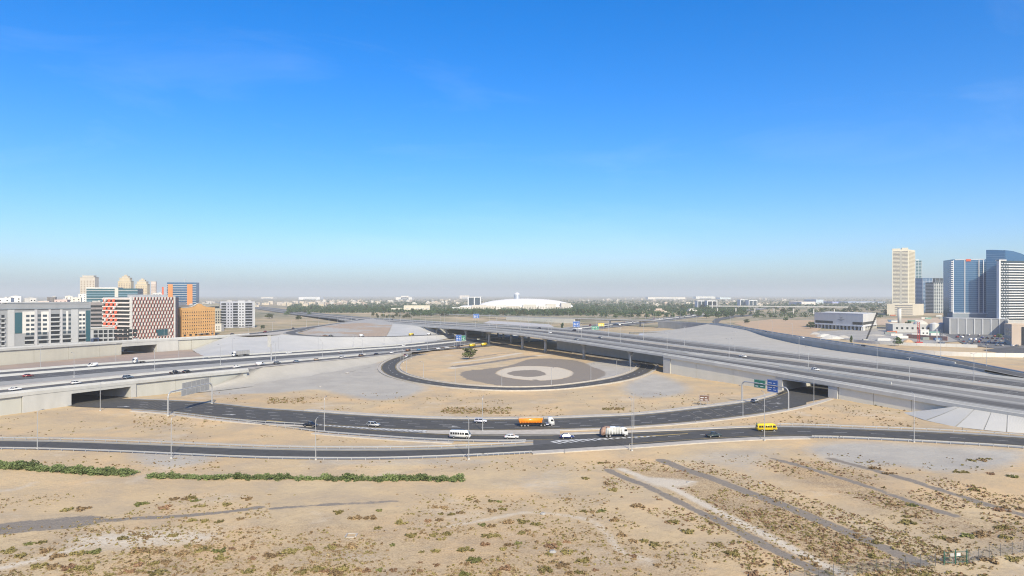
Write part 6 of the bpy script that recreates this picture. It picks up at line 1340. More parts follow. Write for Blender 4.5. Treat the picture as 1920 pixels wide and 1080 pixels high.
def shrub(x, y, wd, m, seed, label, group):
    r = random.Random(seed); o = link('desert_shrub', SHM[(r.randrange(6), m.name)]); s = wd / 2
    o.location = (x, y, gz(x, y) - .05); o.rotation_euler = (0, 0, r.uniform(0, 6.28)); o.scale = (s, s * r.uniform(.8, 1.1), min(s * r.uniform(.55, .85), 1.0)); tag(o, label, 'shrub', group); return o
big = []      # prominent clumps read off the photograph: px, py, width in photo pixels
for x, y, w_ in [(415, 218, 160), (1040, 165, 180), (800, 190, 80), (1090, 150, 60), (940, 210, 80), (1110, 205, 90), (1280, 190, 60), (1380, 165, 60), (40, 460, 90), (200, 410, 120), (260, 445, 80), (125, 475, 70), (480, 465, 160), (320, 490, 90), (250, 545, 180), (480, 540, 150), (360, 555, 100), (700, 378, 60), (760, 362, 50), (840, 372, 70), (970, 370, 60), (860, 450, 140), (770, 460, 80), (1030, 460, 80), (1090, 410, 100), (1200, 440, 160), (1310, 430, 50), (820, 520, 140), (930, 510, 70), (720, 570, 60), (890, 570, 100), (600, 590, 60), (1250, 490, 80), (1540, 465, 90), (1620, 455, 80), (1690, 450, 140), (1430, 480, 50), (1560, 545, 80), (1880, 430, 70), (1700, 560, 70), (1780, 550, 80), (1890, 575, 90), (1270, 590, 50), (1400, 550, 80), (1110, 285, 120), (1230, 285, 60), (1350, 275, 50)]: big.append((x / 3, 880 + y / 3, w_ / 3))
for x, y, w_ in [(840, 165, 50), (890, 165, 40), (985, 175, 90), (1000, 220, 110), (670, 205, 90), (240, 260, 160), (330, 225, 40), (90, 235, 70), (465, 290, 80), (680, 245, 40), (735, 238, 50), (785, 238, 50), (640, 280, 100), (680, 355, 120), (515, 357, 70), (1140, 290, 220), (940, 310, 100), (940, 365, 70), (1000, 355, 50), (1090, 410, 100), (930, 415, 60), (1130, 350, 60), (820, 440, 90), (1025, 440, 50), (1300, 420, 80), (1340, 405, 50), (1385, 395, 50), (1385, 455, 80), (1290, 465, 50), (1485, 510, 80), (865, 500, 90), (650, 517, 50), (565, 505, 40), (565, 560, 50), (335, 552, 50), (410, 557, 50), (820, 575, 80), (1055, 560, 80), (1265, 560, 90), (1375, 535, 100), (1430, 570, 120), (1000, 585, 80), (1505, 235, 90), (1590, 230, 60), (1400, 155, 50), (1495, 40, 50), (1620, 70, 60), (1650, 115, 60), (1790, 210, 80), (1655, 285, 60), (1695, 362, 60), (1790, 390, 110), (1890, 415, 80), (1765, 480, 50), (1905, 530, 50), (60, 560, 120), (130, 545, 90), (240, 555, 120), (400, 425, 50), (650, 445, 60), (570, 450, 40), (170, 430, 80), (60, 430, 70), (330, 325, 50), (1550, 565, 40), (1790, 560, 50)]: big.append((600 + x / 3, 880 + y / 3, w_ / 3))
for x, y, w_ in [(1700, 180, 60), (1720, 50, 90), (1750, 40, 60), (1650, 105, 70), (1870, 120, 50), (1780, 110, 40), (1260, 80, 50), (1330, 105, 60), (1430, 300, 80), (1400, 320, 70), (1550, 380, 70), (1600, 395, 70), (1700, 380, 120), (1740, 370, 60), (1850, 395, 60), (1820, 340, 80), (1880, 260, 90), (1830, 270, 60), (1760, 490, 80), (1870, 480, 70), (1340, 245, 40), (1420, 245, 50), (710, 290, 40), (715, 320, 40), (830, 350, 40), (560, 415, 50), (640, 455, 60), (570, 420, 40), (735, 545, 70), (960, 480, 40), (1010, 505, 40), (1060, 540, 50), (1275, 475, 60), (1280, 418, 50), (1400, 535, 90), (1470, 545, 80), (1180, 380, 50), (450, 365, 60), (380, 325, 50), (205, 470, 30), (75, 60, 60)]: big.append((1100 + x * .427, 840 + y * .427, w_ * .427))
Zg = Z if isinstance(Z, np.ndarray) else ground_Z
rs = random.Random(21); GRP = 'desert shrubs on the foreground sand'; cnt = 0
for i, (px, py, w_) in enumerate(big):
    p = G(px, py + 1, 0); wm_ = w_ * p.y / F; n_ = 1 if wm_ < 3.4 else (2 if wm_ < 6.5 else 3)
    for k in range(n_):
        if cnt >= 290: break
        m = rs.choice([LOLIVE] * 5 + [LBROWN] * 3 + [LGREEN] + [LRUST]); d = (k - (n_ - 1) / 2) * wm_ / n_ * 1.05
        nm = {LOLIVE.name: 'olive', LBROWN.name: 'brown', LGREEN.name: 'green', LRUST.name: 'reddish'}[m.name]
        where = 'left of the pale winding track' if px < 620 else ('near the pale winding track in the middle' if px < 1130 else 'among the old tracks at the right')
        shrub(p.x + d, p.y + rs.uniform(-.8, .8), wm_ / n_ * 1.12, m, i * 7 + k, f'{nm} desert shrub on the foreground sand {where}', f'{nm} shrubs {where}'); cnt += 1
# the countless small tufts
TV = [leaves([(0, 0, .12), (.12, .05, .1)], [(.3, .3, .2), (.25, .25, .15)], 9, .15, 300 + k) for k in range(8)]
def tufts(name, pts, m, seed, label):
    r = np.random.default_rng(seed); out = []
    for x, y, s in pts:
        v = TV[r.integers(8)] * np.array([s * r.uniform(.8, 1.4), s * r.uniform(.8, 1.3), s * r.uniform(.7, 1.2)]); a = r.uniform(0, 6.28); ca, sa = math.cos(a), math.sin(a)
        out.append(np.stack([v[:, 0] * ca - v[:, 1] * sa + x, v[:, 0] * sa + v[:, 1] * ca + y, v[:, 2] + gz(x, y) - .03], 1))
    o = link(name, quads(name, np.concatenate(out), m)); tag(o, label, 'scrub', kind='stuff'); return o
roads_poly = [[tuple(q) for q in a_.P[::4, :2]] + [tuple(q) for q in b_.P[::-4, :2]] for a_, b_ in ((pUf, pUn), (pSf, pSn), (pFf, pFn))]
r8 = np.random.default_rng(77)
def scatter(n, x0, x1, y0, y1, dens, smin, smax, seed):
    """n tries in a pixel box, kept where a clustering noise is high"""
    r = np.random.default_rng(seed); px, py = r.uniform(x0, x1, n), r.uniform(y0, y1, n); d = F * H / (py - YH); x, y = (px - CX) * d / F, d
    k = fbm(x, y, 16, seed) + .5 * fbm(x, y, 4, seed + 5) > dens; k &= dr_at(x, y) > 5.5
    return [(a, b, s) for a, b, s in zip(x[k], y[k], r.uniform(smin, smax, k.sum()) * (.6 + .8 * r.random(k.sum())))]
def dr_at(x, y):
    d = np.full(len(x), 1e3)
    for p in (pUf, pUn, pSf, pSn, pFf, pFn, pL): d = np.minimum(d, seg_dist(x, y, [tuple(q) for q in p.P[::3, :2]]))
    for poly in roads_poly: d = np.where(inside(x, y, poly), 0, d)
    return d
pts = scatter(11000, -30, 1950, 925, 1085, .78, .3, 1.0, 51) + scatter(6000, -30, 1950, 985, 1085, .72, .35, 1.1, 57); tufts('scrub', pts[::3], LOLIVE, 1, 'olive scrub tufts'); tufts('scrub', pts[1::3], LBROWN, 2, 'dry brown scrub tufts'); tufts('scrub', pts[2::3], LGREYV, 3, 'greyish dry scrub tufts')
def on_tracks(x, y):
    d = np.full(len(x), 1e3)
    for pix in ([(1140, 880), (1330, 968), (1530, 1068), (1620, 1112)], [(1240, 862), (1450, 940), (1640, 1018), (1720, 1052)], [(1450, 857), (1650, 918), (1790, 966)], [(1560, 858), (1780, 922), (1990, 985)], [(1165, 878), (1340, 955), (1600, 1082)]): d = np.minimum(d, seg_dist(x, y, wpts(pix)))
    return d
pts = scatter(15000, 1130, 1950, 862, 1085, .66, .35, 1.05, 52); pa = np.array(pts); od = on_tracks(pa[:, 0], pa[:, 1]); pts = [p for p, d_ in zip(pts, od) if 1.9 < d_ < 11]; tufts('scrub', pts[::2], LRUST, 4, 'reddish dry scrub between the old tracks'); tufts('scrub', pts[1::2], LOLIVE, 5, 'olive scrub between the old tracks')
pts = scatter(1500, 400, 1400, 735, 782, .78, .5, 1.3, 53) + scatter(260, 830, 960, 763, 775, .3, .8, 1.7, 54) + scatter(140, 500, 570, 745, 756, .3, .8, 1.6, 58) + scatter(120, 1130, 1170, 765, 769, .2, .7, 1.4, 61); tufts('scrub', pts[::2], LBROWN, 6, 'brown scrub on the sand beyond the tunnel road'); tufts('scrub', pts[1::2], LOLIVE, 7, 'olive scrub on the sand beyond the tunnel road')
pts = scatter(900, -20, 800, 768, 830, .80, .4, 1.1, 55) + scatter(1300, -20, 1900, 848, 882, .80, .4, 1.1, 56) + scatter(260, 250, 420, 776, 800, .5, .4, 1.2, 59) + scatter(500, 1440, 1720, 758, 800, .62, .4, 1.3, 60) + scatter(220, 1190, 1440, 770, 806, .6, .4, 1.0, 62); tufts('scrub', pts[::2], LBROWN, 8, 'brown scrub along the road verges'); tufts('scrub', pts[1::2], LOLIVE, 9, 'olive scrub along the road verges')
# hedge rows: each bush is its own
def bush_V(seed): 
    r = np.random.default_rng(seed); cs = [(r.uniform(-1.2, 1.2), r.uniform(-.9, .9), r.uniform(.3, 1.1)) for _ in range(10)]; return leaves(cs, [(r.uniform(.5, .9), r.uniform(.5, .8), r.uniform(.4, .7)) for _ in range(10)], 60, .19, seed)
BUM = [quads('hedge_bush', bush_V(400 + k), LHEDGE) for k in range(5)]
def hedge(pix, gap, gaps, label, group, s0=1.0):
    p = Path(resample(catmull([tuple(G(x, y, 0)) for x, y in pix], 10), step=1.0)); l = 0; k = 0
    while l < p.L[-1]:
        q = p.at(l, rs.uniform(-.5, .5)); px = CX + q.x * F / q.y; s = s0 * rs.uniform(.8, 1.15) * (.62 if any(a < px < b for a, b in gaps) else 1)
        o = link('hedge_bush', BUM[k % 5]); o.location = (q.x, q.y, gz(q.x, q.y) - .1); o.rotation_euler = (0, 0, rs.uniform(0, 6.28)); o.scale = (s * 1.1, s * 1.45, s * rs.uniform(.75, 1.0)); tag(o, f'{nth(k + 1)} from the left, ' + label, 'bush', group); l += gap * rs.uniform(.75, 1.2); k += 1
hedge([(-8, 875), (0, 876), (80, 880), (160, 886), (243, 890)], 1.7, [], 'green bush in the left hedge row beside the front road', 'bushes of the left hedge row', 1.25)
hedge([(284, 895), (400, 897), (560, 897), (700, 899), (866, 899)], 1.8, [(420, 440), (545, 560), (585, 600), (670, 690), (735, 745)], 'green bush in the long hedge row below the front road', 'bushes of the long hedge row')
# trees
def crown_V(seed, n, w_, h_, leaf, per):
    r = np.random.default_rng(seed); cs, rd = [], []
    for k in range(n):
        a, q, z = r.uniform(0, 6.28), r.random() ** .5, r.uniform(.25, 1.0); t = math.sin(min(1, z) * math.pi * .62 + .55); cs.append((w_ / 2 * .8 * q * t * math.cos(a), w_ / 2 * .8 * q * t * math.sin(a), h_ * z * .88)); rd.append((w_ * r.uniform(.1, .2),) * 2 + (h_ * r.uniform(.09, .16),))
    return leaves(cs, rd, per, leaf, seed)
def tree_mesh(seed, n, w_, h_, leaf, per, m):
    mb = MB(); r = random.Random(seed); mb.tube((0, 0, -.4), (r.uniform(-.2, .2), 0, h_ * .5), .03 * h_, .018 * h_, 7)
    for k in range(5): a = r.uniform(0, 6.28); mb.tube((0, 0, h_ * r.uniform(.2, .4)), (w_ * .3 * math.cos(a), w_ * .3 * math.sin(a), h_ * r.uniform(.55, .8)), .014 * h_, .006 * h_, 5)
    tr = mb.mesh('trunk'); tr.materials.append(BARK); return quads('crown', crown_V(seed, n, w_, h_, leaf, per), m), tr
TM = [tree_mesh(500 + k, 26, w_, h_, .75, 26, m) for k, (w_, h_, m) in enumerate([(11, 12, LTREE), (13, 11, LTREE), (9, 12, LTREE2), (12, 10, LTREE2), (7, 13, LTREE)])]
def tree(p, s, k, label, group=None, sz=1.0, name='tree'):
    e = empty(name, p, rs.uniform(0, 6.28)); e.scale = (s, s, s * sz); tag(e, label, 'tree', group); link('crown', TM[k][0], None, e); link('trunk', TM[k][1], None, e); return e
NT = [0]
def trees(n, x0, x1, y0, y1, smin, smax, ks, label, group):
    for i in range(n):
        px = x0 + (x1 - x0) * (i + rs.uniform(-.4, .4)) / n; tree(G(px, rs.uniform(y0, y1), -.3), rs.uniform(smin, smax), rs.choice(ks), label, group); NT[0] += 1
trees(22, 1112, 1385, 592, 597, 1.0, 1.45, (0, 1), 'dark round tree in the row beyond the ramp bridge', 'tree row beyond the ramp bridge')
trees(74, 790, 1112, 588.5, 592.5, .95, 1.35, (0, 1, 2, 4), 'green tree in the belt in front of the domed hall', 'tree belt before the domed hall')
trees(46, 545, 800, 579, 588, 1.0, 1.4, (0, 1, 2), 'green tree in the belt left of the domed hall', 'tree belt left of the domed hall')
trees(34, 1080, 1400, 572, 583, 1.1, 1.6, (0, 1, 3), 'tree on the green plain right of the domed hall', 'trees right of the domed hall')
trees(26, 1440, 1670, 568, 590, 1.0, 1.5, (1, 3), 'tree on the plain left of the tall cream tower', 'trees left of the cream tower')
trees(16, 700, 780, 592, 597, .5, .8, (2, 3), 'small tree beside the far start of the flyover', 'small trees by the flyover start')
for px, py, s, k, sz, lb in [(880, 672.5, 1.05, 3, .8, 'bushy olive tree standing alone inside the loop'), (1473, 602, .8, 1, 1, 'small round tree on the orange sand left of the showroom'), (1400, 606, .9, 3, .8, 'low wide tree at the edge of the orange sand'), (1520, 616, 1.0, 1, 1.0, 'green tree at the left corner of the white showroom'), (1684, 648, .75, 1, 1.1, 'broad green tree by the white site wall'), (1596, 644, .42, 4, 1.5, 'slim pointed tree at the building site'), (1703, 612, .9, 0, .9, 'dark tree beside the white column tower'),
        (505, 597, 1.5, 3, .7, 'wide olive thicket on the sand right of the blue grey flats'), (538, 591, 1.2, 1, .8, 'green tree on the sand below the far highway'), (560, 600, 1.1, 3, .8, 'round olive tree on the sand by the ramp'), (580, 590, 1.0, 1, .9, 'round tree near the far highway on the left'), (493, 617, .65, 3, .9, 'small olive tree beside the ramp near the blue grey flats'), (1054, 617, .8, 4, .9, 'slim tree before the pale wall of the ramp bridge'), (1750, 612, .6, 1, .9, 'tree behind the site tanks'), (1873, 634, .6, 1, .8, 'low tree beside the car park')]:
    tree(G(px, py, 0), s, k, lb, None, sz)
for pix, lb in (([(1422, 627), (1440, 631), (1470, 634), (1508, 640)], 'dark hedge strip on the sand bank beside the right ramp'), ([(1518, 640), (1546, 645)], 'short dark hedge beside the right ramp')):
    p = Path(resample(catmull([tuple(G(x, y, 5.5)) for x, y in pix], 8), step=2.0)); V = leaves([tuple(q) for q in p.P], [(2.2, 2.2, 1.2)] * len(p.P), 40, .5, 5); V[:, 2] = np.where(V[:, 2] < .1, 5.5, V[:, 2]); tag(link('hedge', quads('hedge', V, LTREE2)), lb, 'hedge')
# far wood: one mass
r9 = np.random.default_rng(31); cs, rd = [], []
for x0, x1, y0, y1, n_ in ((540, 800, 567, 587, 1300), (770, 1110, 571, 592, 1300), (1050, 1400, 563, 590, 2300), (1400, 1680, 560, 577, 700), (560, 1000, 562, 570, 500), (1380, 1670, 572, 596, 220)):
    px, py = r9.uniform(x0, x1, n_), r9.uniform(y0, y1, n_)
    for a_, b_ in zip(px, py):
        p = G(a_, b_, 0); s = r9.uniform(4, 9); cs.append((p.x, p.y, s * .55)); rd.append((s, s, s * .6))
tag(link('far_wood', quads('far_wood', leaves(cs, rd, 24, 1.8, 3), LTREE)), 'hazy belt of trees across the far plain', 'wood', kind='stuff')
# ------------------------------------------------------------------ wire fence and gate at the lower right
GREENP = glossy('green_fence_paint', (.02, .10, .075), .5); WIRE = glossy('fence_wire', (.30, .31, .31), .5, .4)
def fence(pix, label):
    p = Path(resample(catmull([tuple(G(x, y, 0)) for x, y in pix], 10), step=.5)); e = empty('wire_fence', p.at(0)); tag(e, label, 'fence'); l = 0; pm_ = MB().tube((0, 0, -.5), (0, 0, 2.3), .05, .05, 6).mesh('post'); pm_.materials.append(STEELD); nodes = []
    while l <= p.L[-1]: q = p.at(l); q.z = gz(q.x, q.y); nodes.append(q); keep(link('post', pm_, None, None, q), e); l += 3.0
    for a, b in zip(nodes[:-1], nodes[1:]):
        mb = MB(); d = b - a
        for k in range(9): z = Vector((0, 0, .1 + k * .24)); mb.tube(a + z, b + z, .013, .013, 3, False)
        for k in range(1, 12): u = k / 12; mb.tube(a + d * u + Vector((0, 0, .05)), a + d * u + Vector((0, 0, 2.05)), .013, .013, 3, False)
        o = mb.build('wire_panel', WIRE); o['kind'] = 'stuff'; keep(o, e)
    return e
fence([(1480, 1092), (1540, 1083), (1585, 1077), (1640, 1069), (1700, 1063), (1767, 1058)], 'low wire fence on thin posts left of the green gate'); fence([(1816, 1055), (1850, 1046), (1900, 1037), (1960, 1028), (2060, 1014)], 'wire fence on thin posts running right from the green gate')
a, b = G(1770, 1058, 0), G(1813, 1055, 0); e = empty('gate', a); tag(e, 'green metal gate with mesh leaves and small notice boards', 'gate'); d = (b - a); d.z = 0
for u in (0, .5, 1): keep(MB().tube(a + d * u + Vector((0, 0, -.6)), a + d * u + Vector((0, 0, 2.4)), .09, .09, 8).build('post', GREENP), e)
for u0, u1 in ((.04, .48), (.52, .96)):
    mb = MB()
    for z in (.25, 1.2, 2.1): mb.tube(a + d * u0 + Vector((0, 0, z)), a + d * u1 + Vector((0, 0, z)), .035, .035, 6)
    for u in (u0, u1): mb.tube(a + d * u + Vector((0, 0, .25)), a + d * u + Vector((0, 0, 2.1)), .035, .035, 6)
    lf = keep(mb.build('gate_leaf', GREENP), e); w_ = MB()
    for k in range(14): u = u0 + (u1 - u0) * k / 13; w_.tube(a + d * u + Vector((0, 0, .25)), a + d * u + Vector((0, 0, 2.1)), .013, .013, 3, False)
    o = keep(w_.build('mesh_infill', WIRE), lf); o['kind'] = 'stuff'; o.matrix_parent_inverse = Matrix.Identity(4)
for u, m in ((.62, WHITEF), (.34, SBACK)): q = a + d * u; keep(MB().box(q.x - .35, q.x + .35, q.y - .1, q.y - .07, 1.35, 1.9).build('notice_board', m), e)
# stone square and marker posts on the sand
e = MB(); c = G(658, 1002, 0); 
for k, (x, y, w_, d_) in enumerate([(-.9, -1.2, 1.8, .3), (-.9, .9, 1.8, .3), (-1.1, -1.2, .3, 2.4), (.9, -.7, .3, 1.7)]): e.box(c.x + x, c.x + x + w_, c.y + y, c.y + y + d_, -.3, gz(c.x, c.y) + .22)
tag(e.build('stone_ring', KERBM), 'small rectangle of pale stones laid on the foreground sand', 'stones')
def marker(px, py, h_, label, m=STEELD): p = G(px, py, 0); tag(MB().tube(p + Vector((0, 0, -.4)), p + Vector((0, 0, h_)), .09, .07, 6).build('marker_post', m), label, 'marker post')
marker(1059, 851, 1.4, 'short dark marker post on the kerb below the blue car'); marker(1222, 796, 1.5, 'short marker post on the verge right of the refuse truck'); marker(1180, 845, 2.0, 'pale cabinet post beside the tall lamp by the refuse truck', CONC); marker(1805, 810, 1.6, 'dark post at the foot of the white paved slope'); marker(1637, 800, 1.6, 'thin post on the verge right of the yellow minibus'); marker(1304, 794, 1.6, 'short dark post between the two roads left of the yellow minibus'); marker(1426, 824, 1.2, 'short post beside the tall lamp in front of the yellow minibus')
def boulder(px, py, s, label, m=GRAV):
    p = G(px, py, 0); r = random.Random(px); mb = MB(); n = 8; z0 = gz(p.x, p.y) - .2
    for j, (zz, q) in enumerate(((0, .9), (.45, 1.0), (.8, .6))):
        for k in range(n): a_ = 6.283 * k / n; rr = s * q * r.uniform(.75, 1.1); mb.v.append((p.x + rr * math.cos(a_), p.y + rr * math.sin(a_), z0 + s * zz))
    for j in range(2):
        for k in range(n): mb.f.append((j * n + k, j * n + (k + 1) % n, (j + 1) * n + (k + 1) % n, (j + 1) * n + k))
    mb.f.append(tuple(range(2 * n, 3 * n))); tag(mb.build('boulder', m), label, 'rock')
for px, py, s, lb in ((1018, 961, .7, 'grey rock beside the pale winding track'), (1036, 1033, .8, 'grey rock between shrubs near the bottom centre'), (1290, 904, .6, 'small grey rock on the white strip between the tracks'), (651, 699, 1.2, 'dark stone heap on the grey paved slope'), (600, 724, .9, 'small dark stone at the edge of the grey slope'), (1426, 905, .5, 'pale rock on the dark track at the right')): boulder(px, py, s, lb)

# ------------------------------------------------------------------ building site on the right
def slab(name, pix, h_, m, label, cat, z=0.0, th=.35):
    p = Path(resample(catmull([tuple(G(x, y, z)) for x, y in pix], 8), step=4)); e = empty(name, p.at(0)); tag(e, label, cat); l = 0
    while l + 8 <= p.L[-1]:
        q = p.cut(l + .06, l + 7.94); keep(sweep('panel', q, [(-th / 2, -.5), (-th / 2, h_), (th / 2, h_), (th / 2, -.5)], m), e); l += 8
    return e
slab('site_wall', [(1600, 641), (1650, 645), (1720, 648), (1790, 650), (1852, 652)], 2.6, wm('site_wall', (.50, .50, .48)), 'grey site wall of upright panels behind the sand bank', 'wall'); slab('boundary_wall', [(1713, 662), (1760, 665), (1830, 668), (1960, 670)], 3.0, wm('boundary_white', (.62, .60, .55)), 'long white boundary wall on the sand at the right', 'wall')
HRD = mat('site_ground', (.27, .255, .23), (.37, .35, .31), .06, .95); YARD = mat('car_park', (.12, .12, .12), (.16, .16, .155), .1, .9)
def patch(name, pix, m, z=.06): kind(MB().add([G(x, y, z) for x, y in pix], [tuple(range(len(pix)))]).build(name, m))
patch('site_ground', [(1520, 622), (1640, 616), (1760, 622), (1785, 628), (1800, 640), (1720, 645), (1640, 642), (1560, 634)], HRD); patch('car_park', [(1770, 627), (1900, 624), (1990, 640), (1990, 662), (1880, 655), (1810, 646)], YARD, .08); patch('side_street', [(1840, 656), (1900, 650), (2050, 672), (2050, 690), (1960, 676)], ASPH2, .1)
patch('site_ground', [(1560, 600), (1780, 596), (1780, 606), (1560, 612)], SANDM, .05)
slab('site_fence', [(1700, 634), (1745, 637), (1790, 640)], 4.5, wm('red_clay', (.33, .18, .14)), 'rust red hoarding at the back of the building site', 'hoarding')
# white column tower, tanks, dome
c = G(1686.5, 611, 0); e = empty('column_tower', c); tag(e, 'plain white round column tower beside the showroom yard', 'tower'); keep(MB().tube(c + Vector((0, 0, -.5)), c + Vector((0, 0, 27)), 2.6, 2.6, 20).build('shaft', WHITEF, smooth=True), e); keep(MB().tube(c + Vector((0, 0, 27)), c + Vector((0, 0, 27.6)), 2.9, 2.9, 20).build('cap', WHITEF), e)
f = block('prayer_hall', 'low grey hall with a pale dome at the building site', (1674, 880, 1745, 870), 30, 9.5, wm('hall_grey', (.42, .42, .41))); f.wins([5 + 6 * k for k in range(7)], [4], 2.4, 2.6, BGLD)
mb = MB(); cc = f.A + f.d * f.L * .82 - f.n * 12; nn = 18
for j in range(6):
    a_ = j / 5 * math.pi / 2; rr = 8.5 * math.cos(a_) + .01
    for k in range(nn): mb.v.append((cc.x + rr * math.cos(6.283 * k / nn), cc.y + rr * math.sin(6.283 * k / nn), 9.5 + 5.5 * math.sin(a_)))
for j in range(5):
    for k in range(nn): mb.f.append((j * nn + k, j * nn + (k + 1) % nn, (j + 1) * nn + (k + 1) % nn, (j + 1) * nn + k))
keep(mb.build('dome', OFFW, smooth=True), f.e)
f = block('site_hut', 'white site hut beside the red drilling mast', (1726, 800, 1742, 798), 8, 6.5, WHITEF); f.wins([3, 7], [2.5], 1.6, 1.6, BGLD)
for px, py, r_, h_, m, lb in ((1752, 624, 5.2, 11.5, WHITEF, 'white storage silo at the building site'), (1765, 622, 5.4, 10.5, wm('silo_blue', (.30, .36, .42)), 'blue grey storage silo beside the white one')):
    c = G(px, py, 0); e = empty('silo', c); tag(e, lb, 'silo'); keep(MB().tube(c + Vector((0, 0, -.5)), c + Vector((0, 0, h_)), r_, r_, 20).build('drum', m), e); keep(MB().tube(c + Vector((0, 0, h_)), c + Vector((0, 0, h_ + 1.6)), r_, .8, 20).build('cone_roof', m), e)
# red drilling mast
RED = mat('rig_red', (.42, .03, .025), (.34, .03, .025), 1, .6)
def lattice(mb, p, q, w_, n):
    p, q = Vector(p), Vector(q); d = (q - p).normalized(); a_ = d.orthogonal().normalized(); b_ = d.cross(a_); cs_ = [(a_ * sx + b_ * sy) * w_ / 2 for sx, sy in ((1, 1), (1, -1), (-1, -1), (-1, 1))]
    for c_ in cs_: mb.tube(p + c_, q + c_, .12, .12, 4)
    for k in range(n):
        t0, t1 = p + (q - p) * k / n, p + (q - p) * (k + 1) / n
        for i in range(4): mb.tube(t0 + cs_[i], t1 + cs_[(i + 1) % 4], .07, .07, 4)
    return mb
c = G(1722.5, 647, 0); e = empty('drilling_rig', c); tag(e, 'red lattice drilling mast on a crawler base', 'drilling rig'); keep(lattice(MB(), c + Vector((0, 0, 2.5)), c + Vector((0, 0, 22)), 1.5, 10).build('mast', RED), e); keep(MB().box(c.x - 3, c.x + 3, c.y - 1.6, c.y + 1.6, 1.0, 3.2).build('machine_house', RED), e)
for s in (-1, 1): keep(MB().box(c.x - 3.2, c.x + 3.2, c.y + s * 1.9 - .4, c.y + s * 1.9 + .4, -.2, 1.0).build('track', BLACKP), e)
c = G(1765, 647, 0); e = empty('drilling_rig', c); tag(e, 'dark blue upright drilling mast right of the red one', 'drilling rig'); BLU = mat('rig_blue', (.05, .07, .11), (.08, .10, .14), 1, .6); keep(lattice(MB(), c + Vector((0, 0, 2)), c + Vector((0, 0, 15)), 1.3, 7).build('mast', BLU), e); keep(MB().box(c.x - 2.4, c.x + 2.4, c.y - 1.5, c.y + 1.5, -.2, 2.6).build('machine_house', BLU), e)
c = G(1757, 640, 0); e = empty('drilling_rig', c); tag(e, 'thin grey mast between the red and the dark blue one', 'drilling rig'); keep(lattice(MB(), c + Vector((0, 0, 1)), c + Vector((0, 0, 13)), .8, 6).build('mast', STEEL), e); keep(MB().box(c.x - 1.6, c.x + 1.6, c.y - 1.2, c.y + 1.2, -.2, 1.6).build('machine_house', STEEL), e)
# crawler crane with a raised dark jib
c = G(1623, 642, 0); e = empty('crawler_crane', c); tag(e, 'crawler crane with a long dark jib leaning to the right', 'crane'); keep(lattice(MB(), c + Vector((.5, 0, 2.2)), c + Vector((15.0, 6, 30)), 1.1, 14).tube(c + Vector((.5, 0, 2.2)), c + Vector((15, 6, 30)), .42, .3, 8).build('jib', BLACKP), e); keep(MB().box(c.x - 3, c.x + 2, c.y - 1.5, c.y + 1.5, 1.1, 3.4).build('machine_house', wm('crane_body', (.36, .36, .33))), e)
for s in (-1, 1): keep(MB().box(c.x - 3.4, c.x + 3.4, c.y + s * 1.9 - .4, c.y + s * 1.9 + .4, -.2, 1.1).build('track', BLACKP), e)
keep(MB().tube(c + Vector((15, 6, 30)), c + Vector((15, 6, 12)), .06, .06, 4).build('hoist_rope', STEELD), e)
# spoil heaps, containers and stored material
def heap(px, py, w_, h_, m, label):
    c = G(px, py, 0); r = random.Random(int(px)); mb = MB(); n = 14
    for j, (q, zz) in enumerate(((1, -.3), (.72, .5), (.4, .85), (.08, 1))):
        for k in range(n): a_ = 6.283 * k / n; rr = w_ / 2 * q * r.uniform(.85, 1.12); mb.v.append((c.x + rr * math.cos(a_), c.y + rr * .6 * math.sin(a_), h_ * zz if j else -.3))
    for j in range(3):
        for k in range(n): mb.f.append((j * n + k, j * n + (k + 1) % n, (j + 1) * n + (k + 1) % n, (j + 1) * n + k))
    mb.f.append(tuple(range(3 * n, 4 * n))); tag(mb.build('spoil_heap', m), label, 'heap')
for px, py, w_, h_, m, lb in ((1545, 631, 22, 3.4, PAVEW, 'pale rubble heap left of the crane'), (1560, 635, 26, 3.8, PAVEW, 'white rubble heap in front of the showroom'), (1580, 633, 18, 3.0, GRAV, 'grey rubble heap left of the slim tree'), (1655, 638, 24, 3.2, GRAV, 'grey spoil heap right of the crane'), (1703, 646, 16, 5.0, SANDO, 'orange sand heap by the red mast'), (1528, 627, 14, 2.6, GRAV, 'small grey heap at the site edge'), (1640, 630, 26, 2.4, HRD, 'flat dark spoil heap before the column tower')): heap(px, py, w_, h_, m, lb)
rc = random.Random(8); CCOL = [(.55, .55, .53), (.10, .18, .32), (.40, .14, .08), (.62, .60, .55), (.22, .25, .24), (.16, .30, .26)]
for i in range(22):
    px, py = rc.uniform(1640, 1785), rc.uniform(592, 604) if i < 12 else rc.uniform(624, 640); c = G(px, py, 0); k = rc.randrange(6); e = empty('site_container', c, rc.uniform(-.5, .5)); tag(e, ['white', 'blue', 'rust red', 'cream', 'dark grey', 'green'][k] + ' container on the building site ' + ('behind the column tower' if i < 12 else 'near the masts'), 'container', ['white', 'blue', 'rust red', 'cream', 'dark grey', 'green'][k] + (' containers far' if i < 12 else ' containers near'))
    m = wm('container_%d' % k, CCOL[k]); MB().box(-6, 6, -1.3, 1.3, -.2, 2.7).build('box', m, e)
    for s in range(12): MB().box(-5.7 + s, -5.4 + s, -1.36, 1.36, 0, 2.6).build('corrugation', m, e) if i % 2 else None
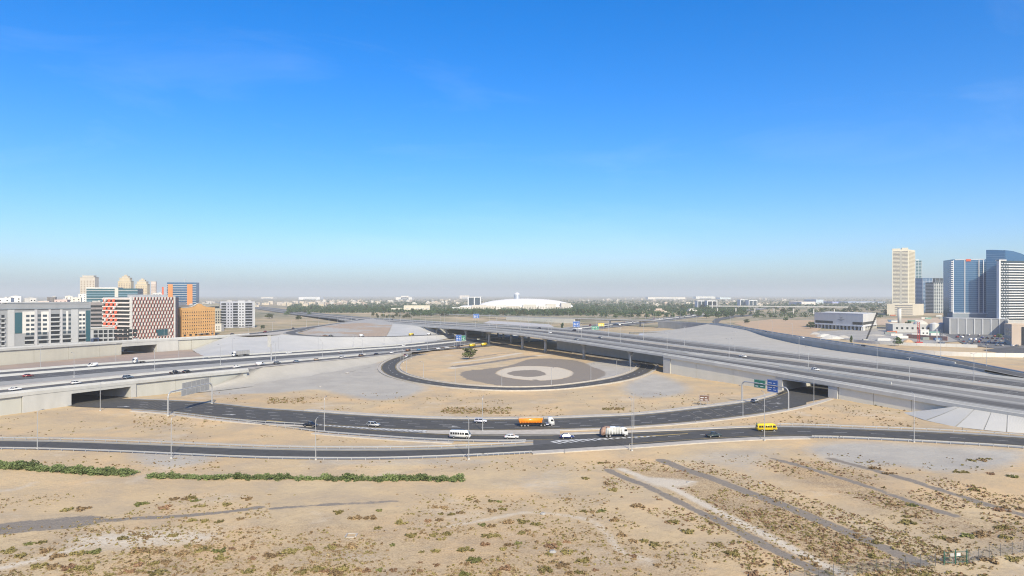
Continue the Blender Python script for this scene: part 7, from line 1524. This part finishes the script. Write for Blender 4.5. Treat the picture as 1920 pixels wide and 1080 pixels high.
# parked cars
pc = random.Random(3)
for row in range(5):
    for k in range(11):
        if pc.random() < .25: continue
        px, py = 1788 + k * 9.5 + row * 6, 629 + row * 4.2 + k * .35; e = vehicle(pc.choice(['sedan', 'suv', 'hatch', 'van']), pc.choice(['white', 'white', 'silver', 'grey', 'black', 'red', 'blue']), G(px, py, .1), pc.choice([1.2, 1.35]), 'parked car in the car park before the glass tower'); e['group'] = 'cars in the right car park'
for k in range(14): e = vehicle(pc.choice(['sedan', 'suv', 'hatch']), pc.choice(['white', 'silver', 'grey', 'black']), (-395 + k * 6.2 + pc.uniform(-.5, .5), 538 + k * 3.6, .05), 1.9, 'parked car at the foot of the left apartment block'); e['group'] = 'cars by the left apartment block'
# pastel painted retaining kerbs beyond the flyover
for pix, m, lb in (([(1190, 633), (1330, 631), (1345, 627), (1200, 625)], mat('pastel_blue', (.38, .43, .50), (.44, .44, .46), .02, .8), 'pale_blue_paving'), ([(905, 606), (1040, 614), (1030, 608), (920, 601)], mat('pastel_paving', (.42, .43, .41), (.46, .40, .37), .01, .8), 'pastel_paving')): patch(lb, pix, m, .12)
p = Path(resample(catmull([tuple(G(x, y, .1)) for x, y in ((1180, 625.5), (1230, 625), (1290, 626), (1345, 629))], 8), step=6)); tag(sweep('dark_kerb_wall', p, [(-.6, -.3), (-.6, 1.6), (.6, 1.6), (.6, -.3)], CONCD), 'dark curved low wall behind the pale blue paving', 'wall')
# orange sand and scrub road on the right
patch('sand_patch', [(1375, 606), (1450, 598), (1560, 602), (1530, 622), (1545, 640), (1480, 628), (1420, 620)], SANDO, .05)
kind(strip_mesh('dark_curve_road', [[G(x, y, .3) for x, y in ((1430, 588), (1370, 592), (1340, 598), (1335, 603), (1350, 610), (1385, 618))], [G(x, y, .3) for x, y in ((1430, 590), (1378, 595), (1352, 600), (1347, 605), (1368, 610), (1400, 617))]], ASPH2))
# long distant viaduct on the right
e = empty('far_viaduct', G(1480, 578, 0)); tag(e, 'long pale viaduct crossing the far plain at the right', 'viaduct'); pv_ = Path(np.array([((px - CX) * d_ / F, d_, 20.0) for px, d_ in ((1330, 1750), (1420, 1700), (1520, 1640), (1590, 1600))])); keep(sweep('deck', pv_, [(-5, -1.6), (-5, 1), (5, 1), (5, -1.6)], CONC), e)
for l in np.arange(20, pv_.L[-1], 45): q = pv_.at(l); keep(MB().tube((q.x, q.y, -.5), (q.x, q.y, 18.6), 1.6, 1.6, 10).build('column', CONC), e)
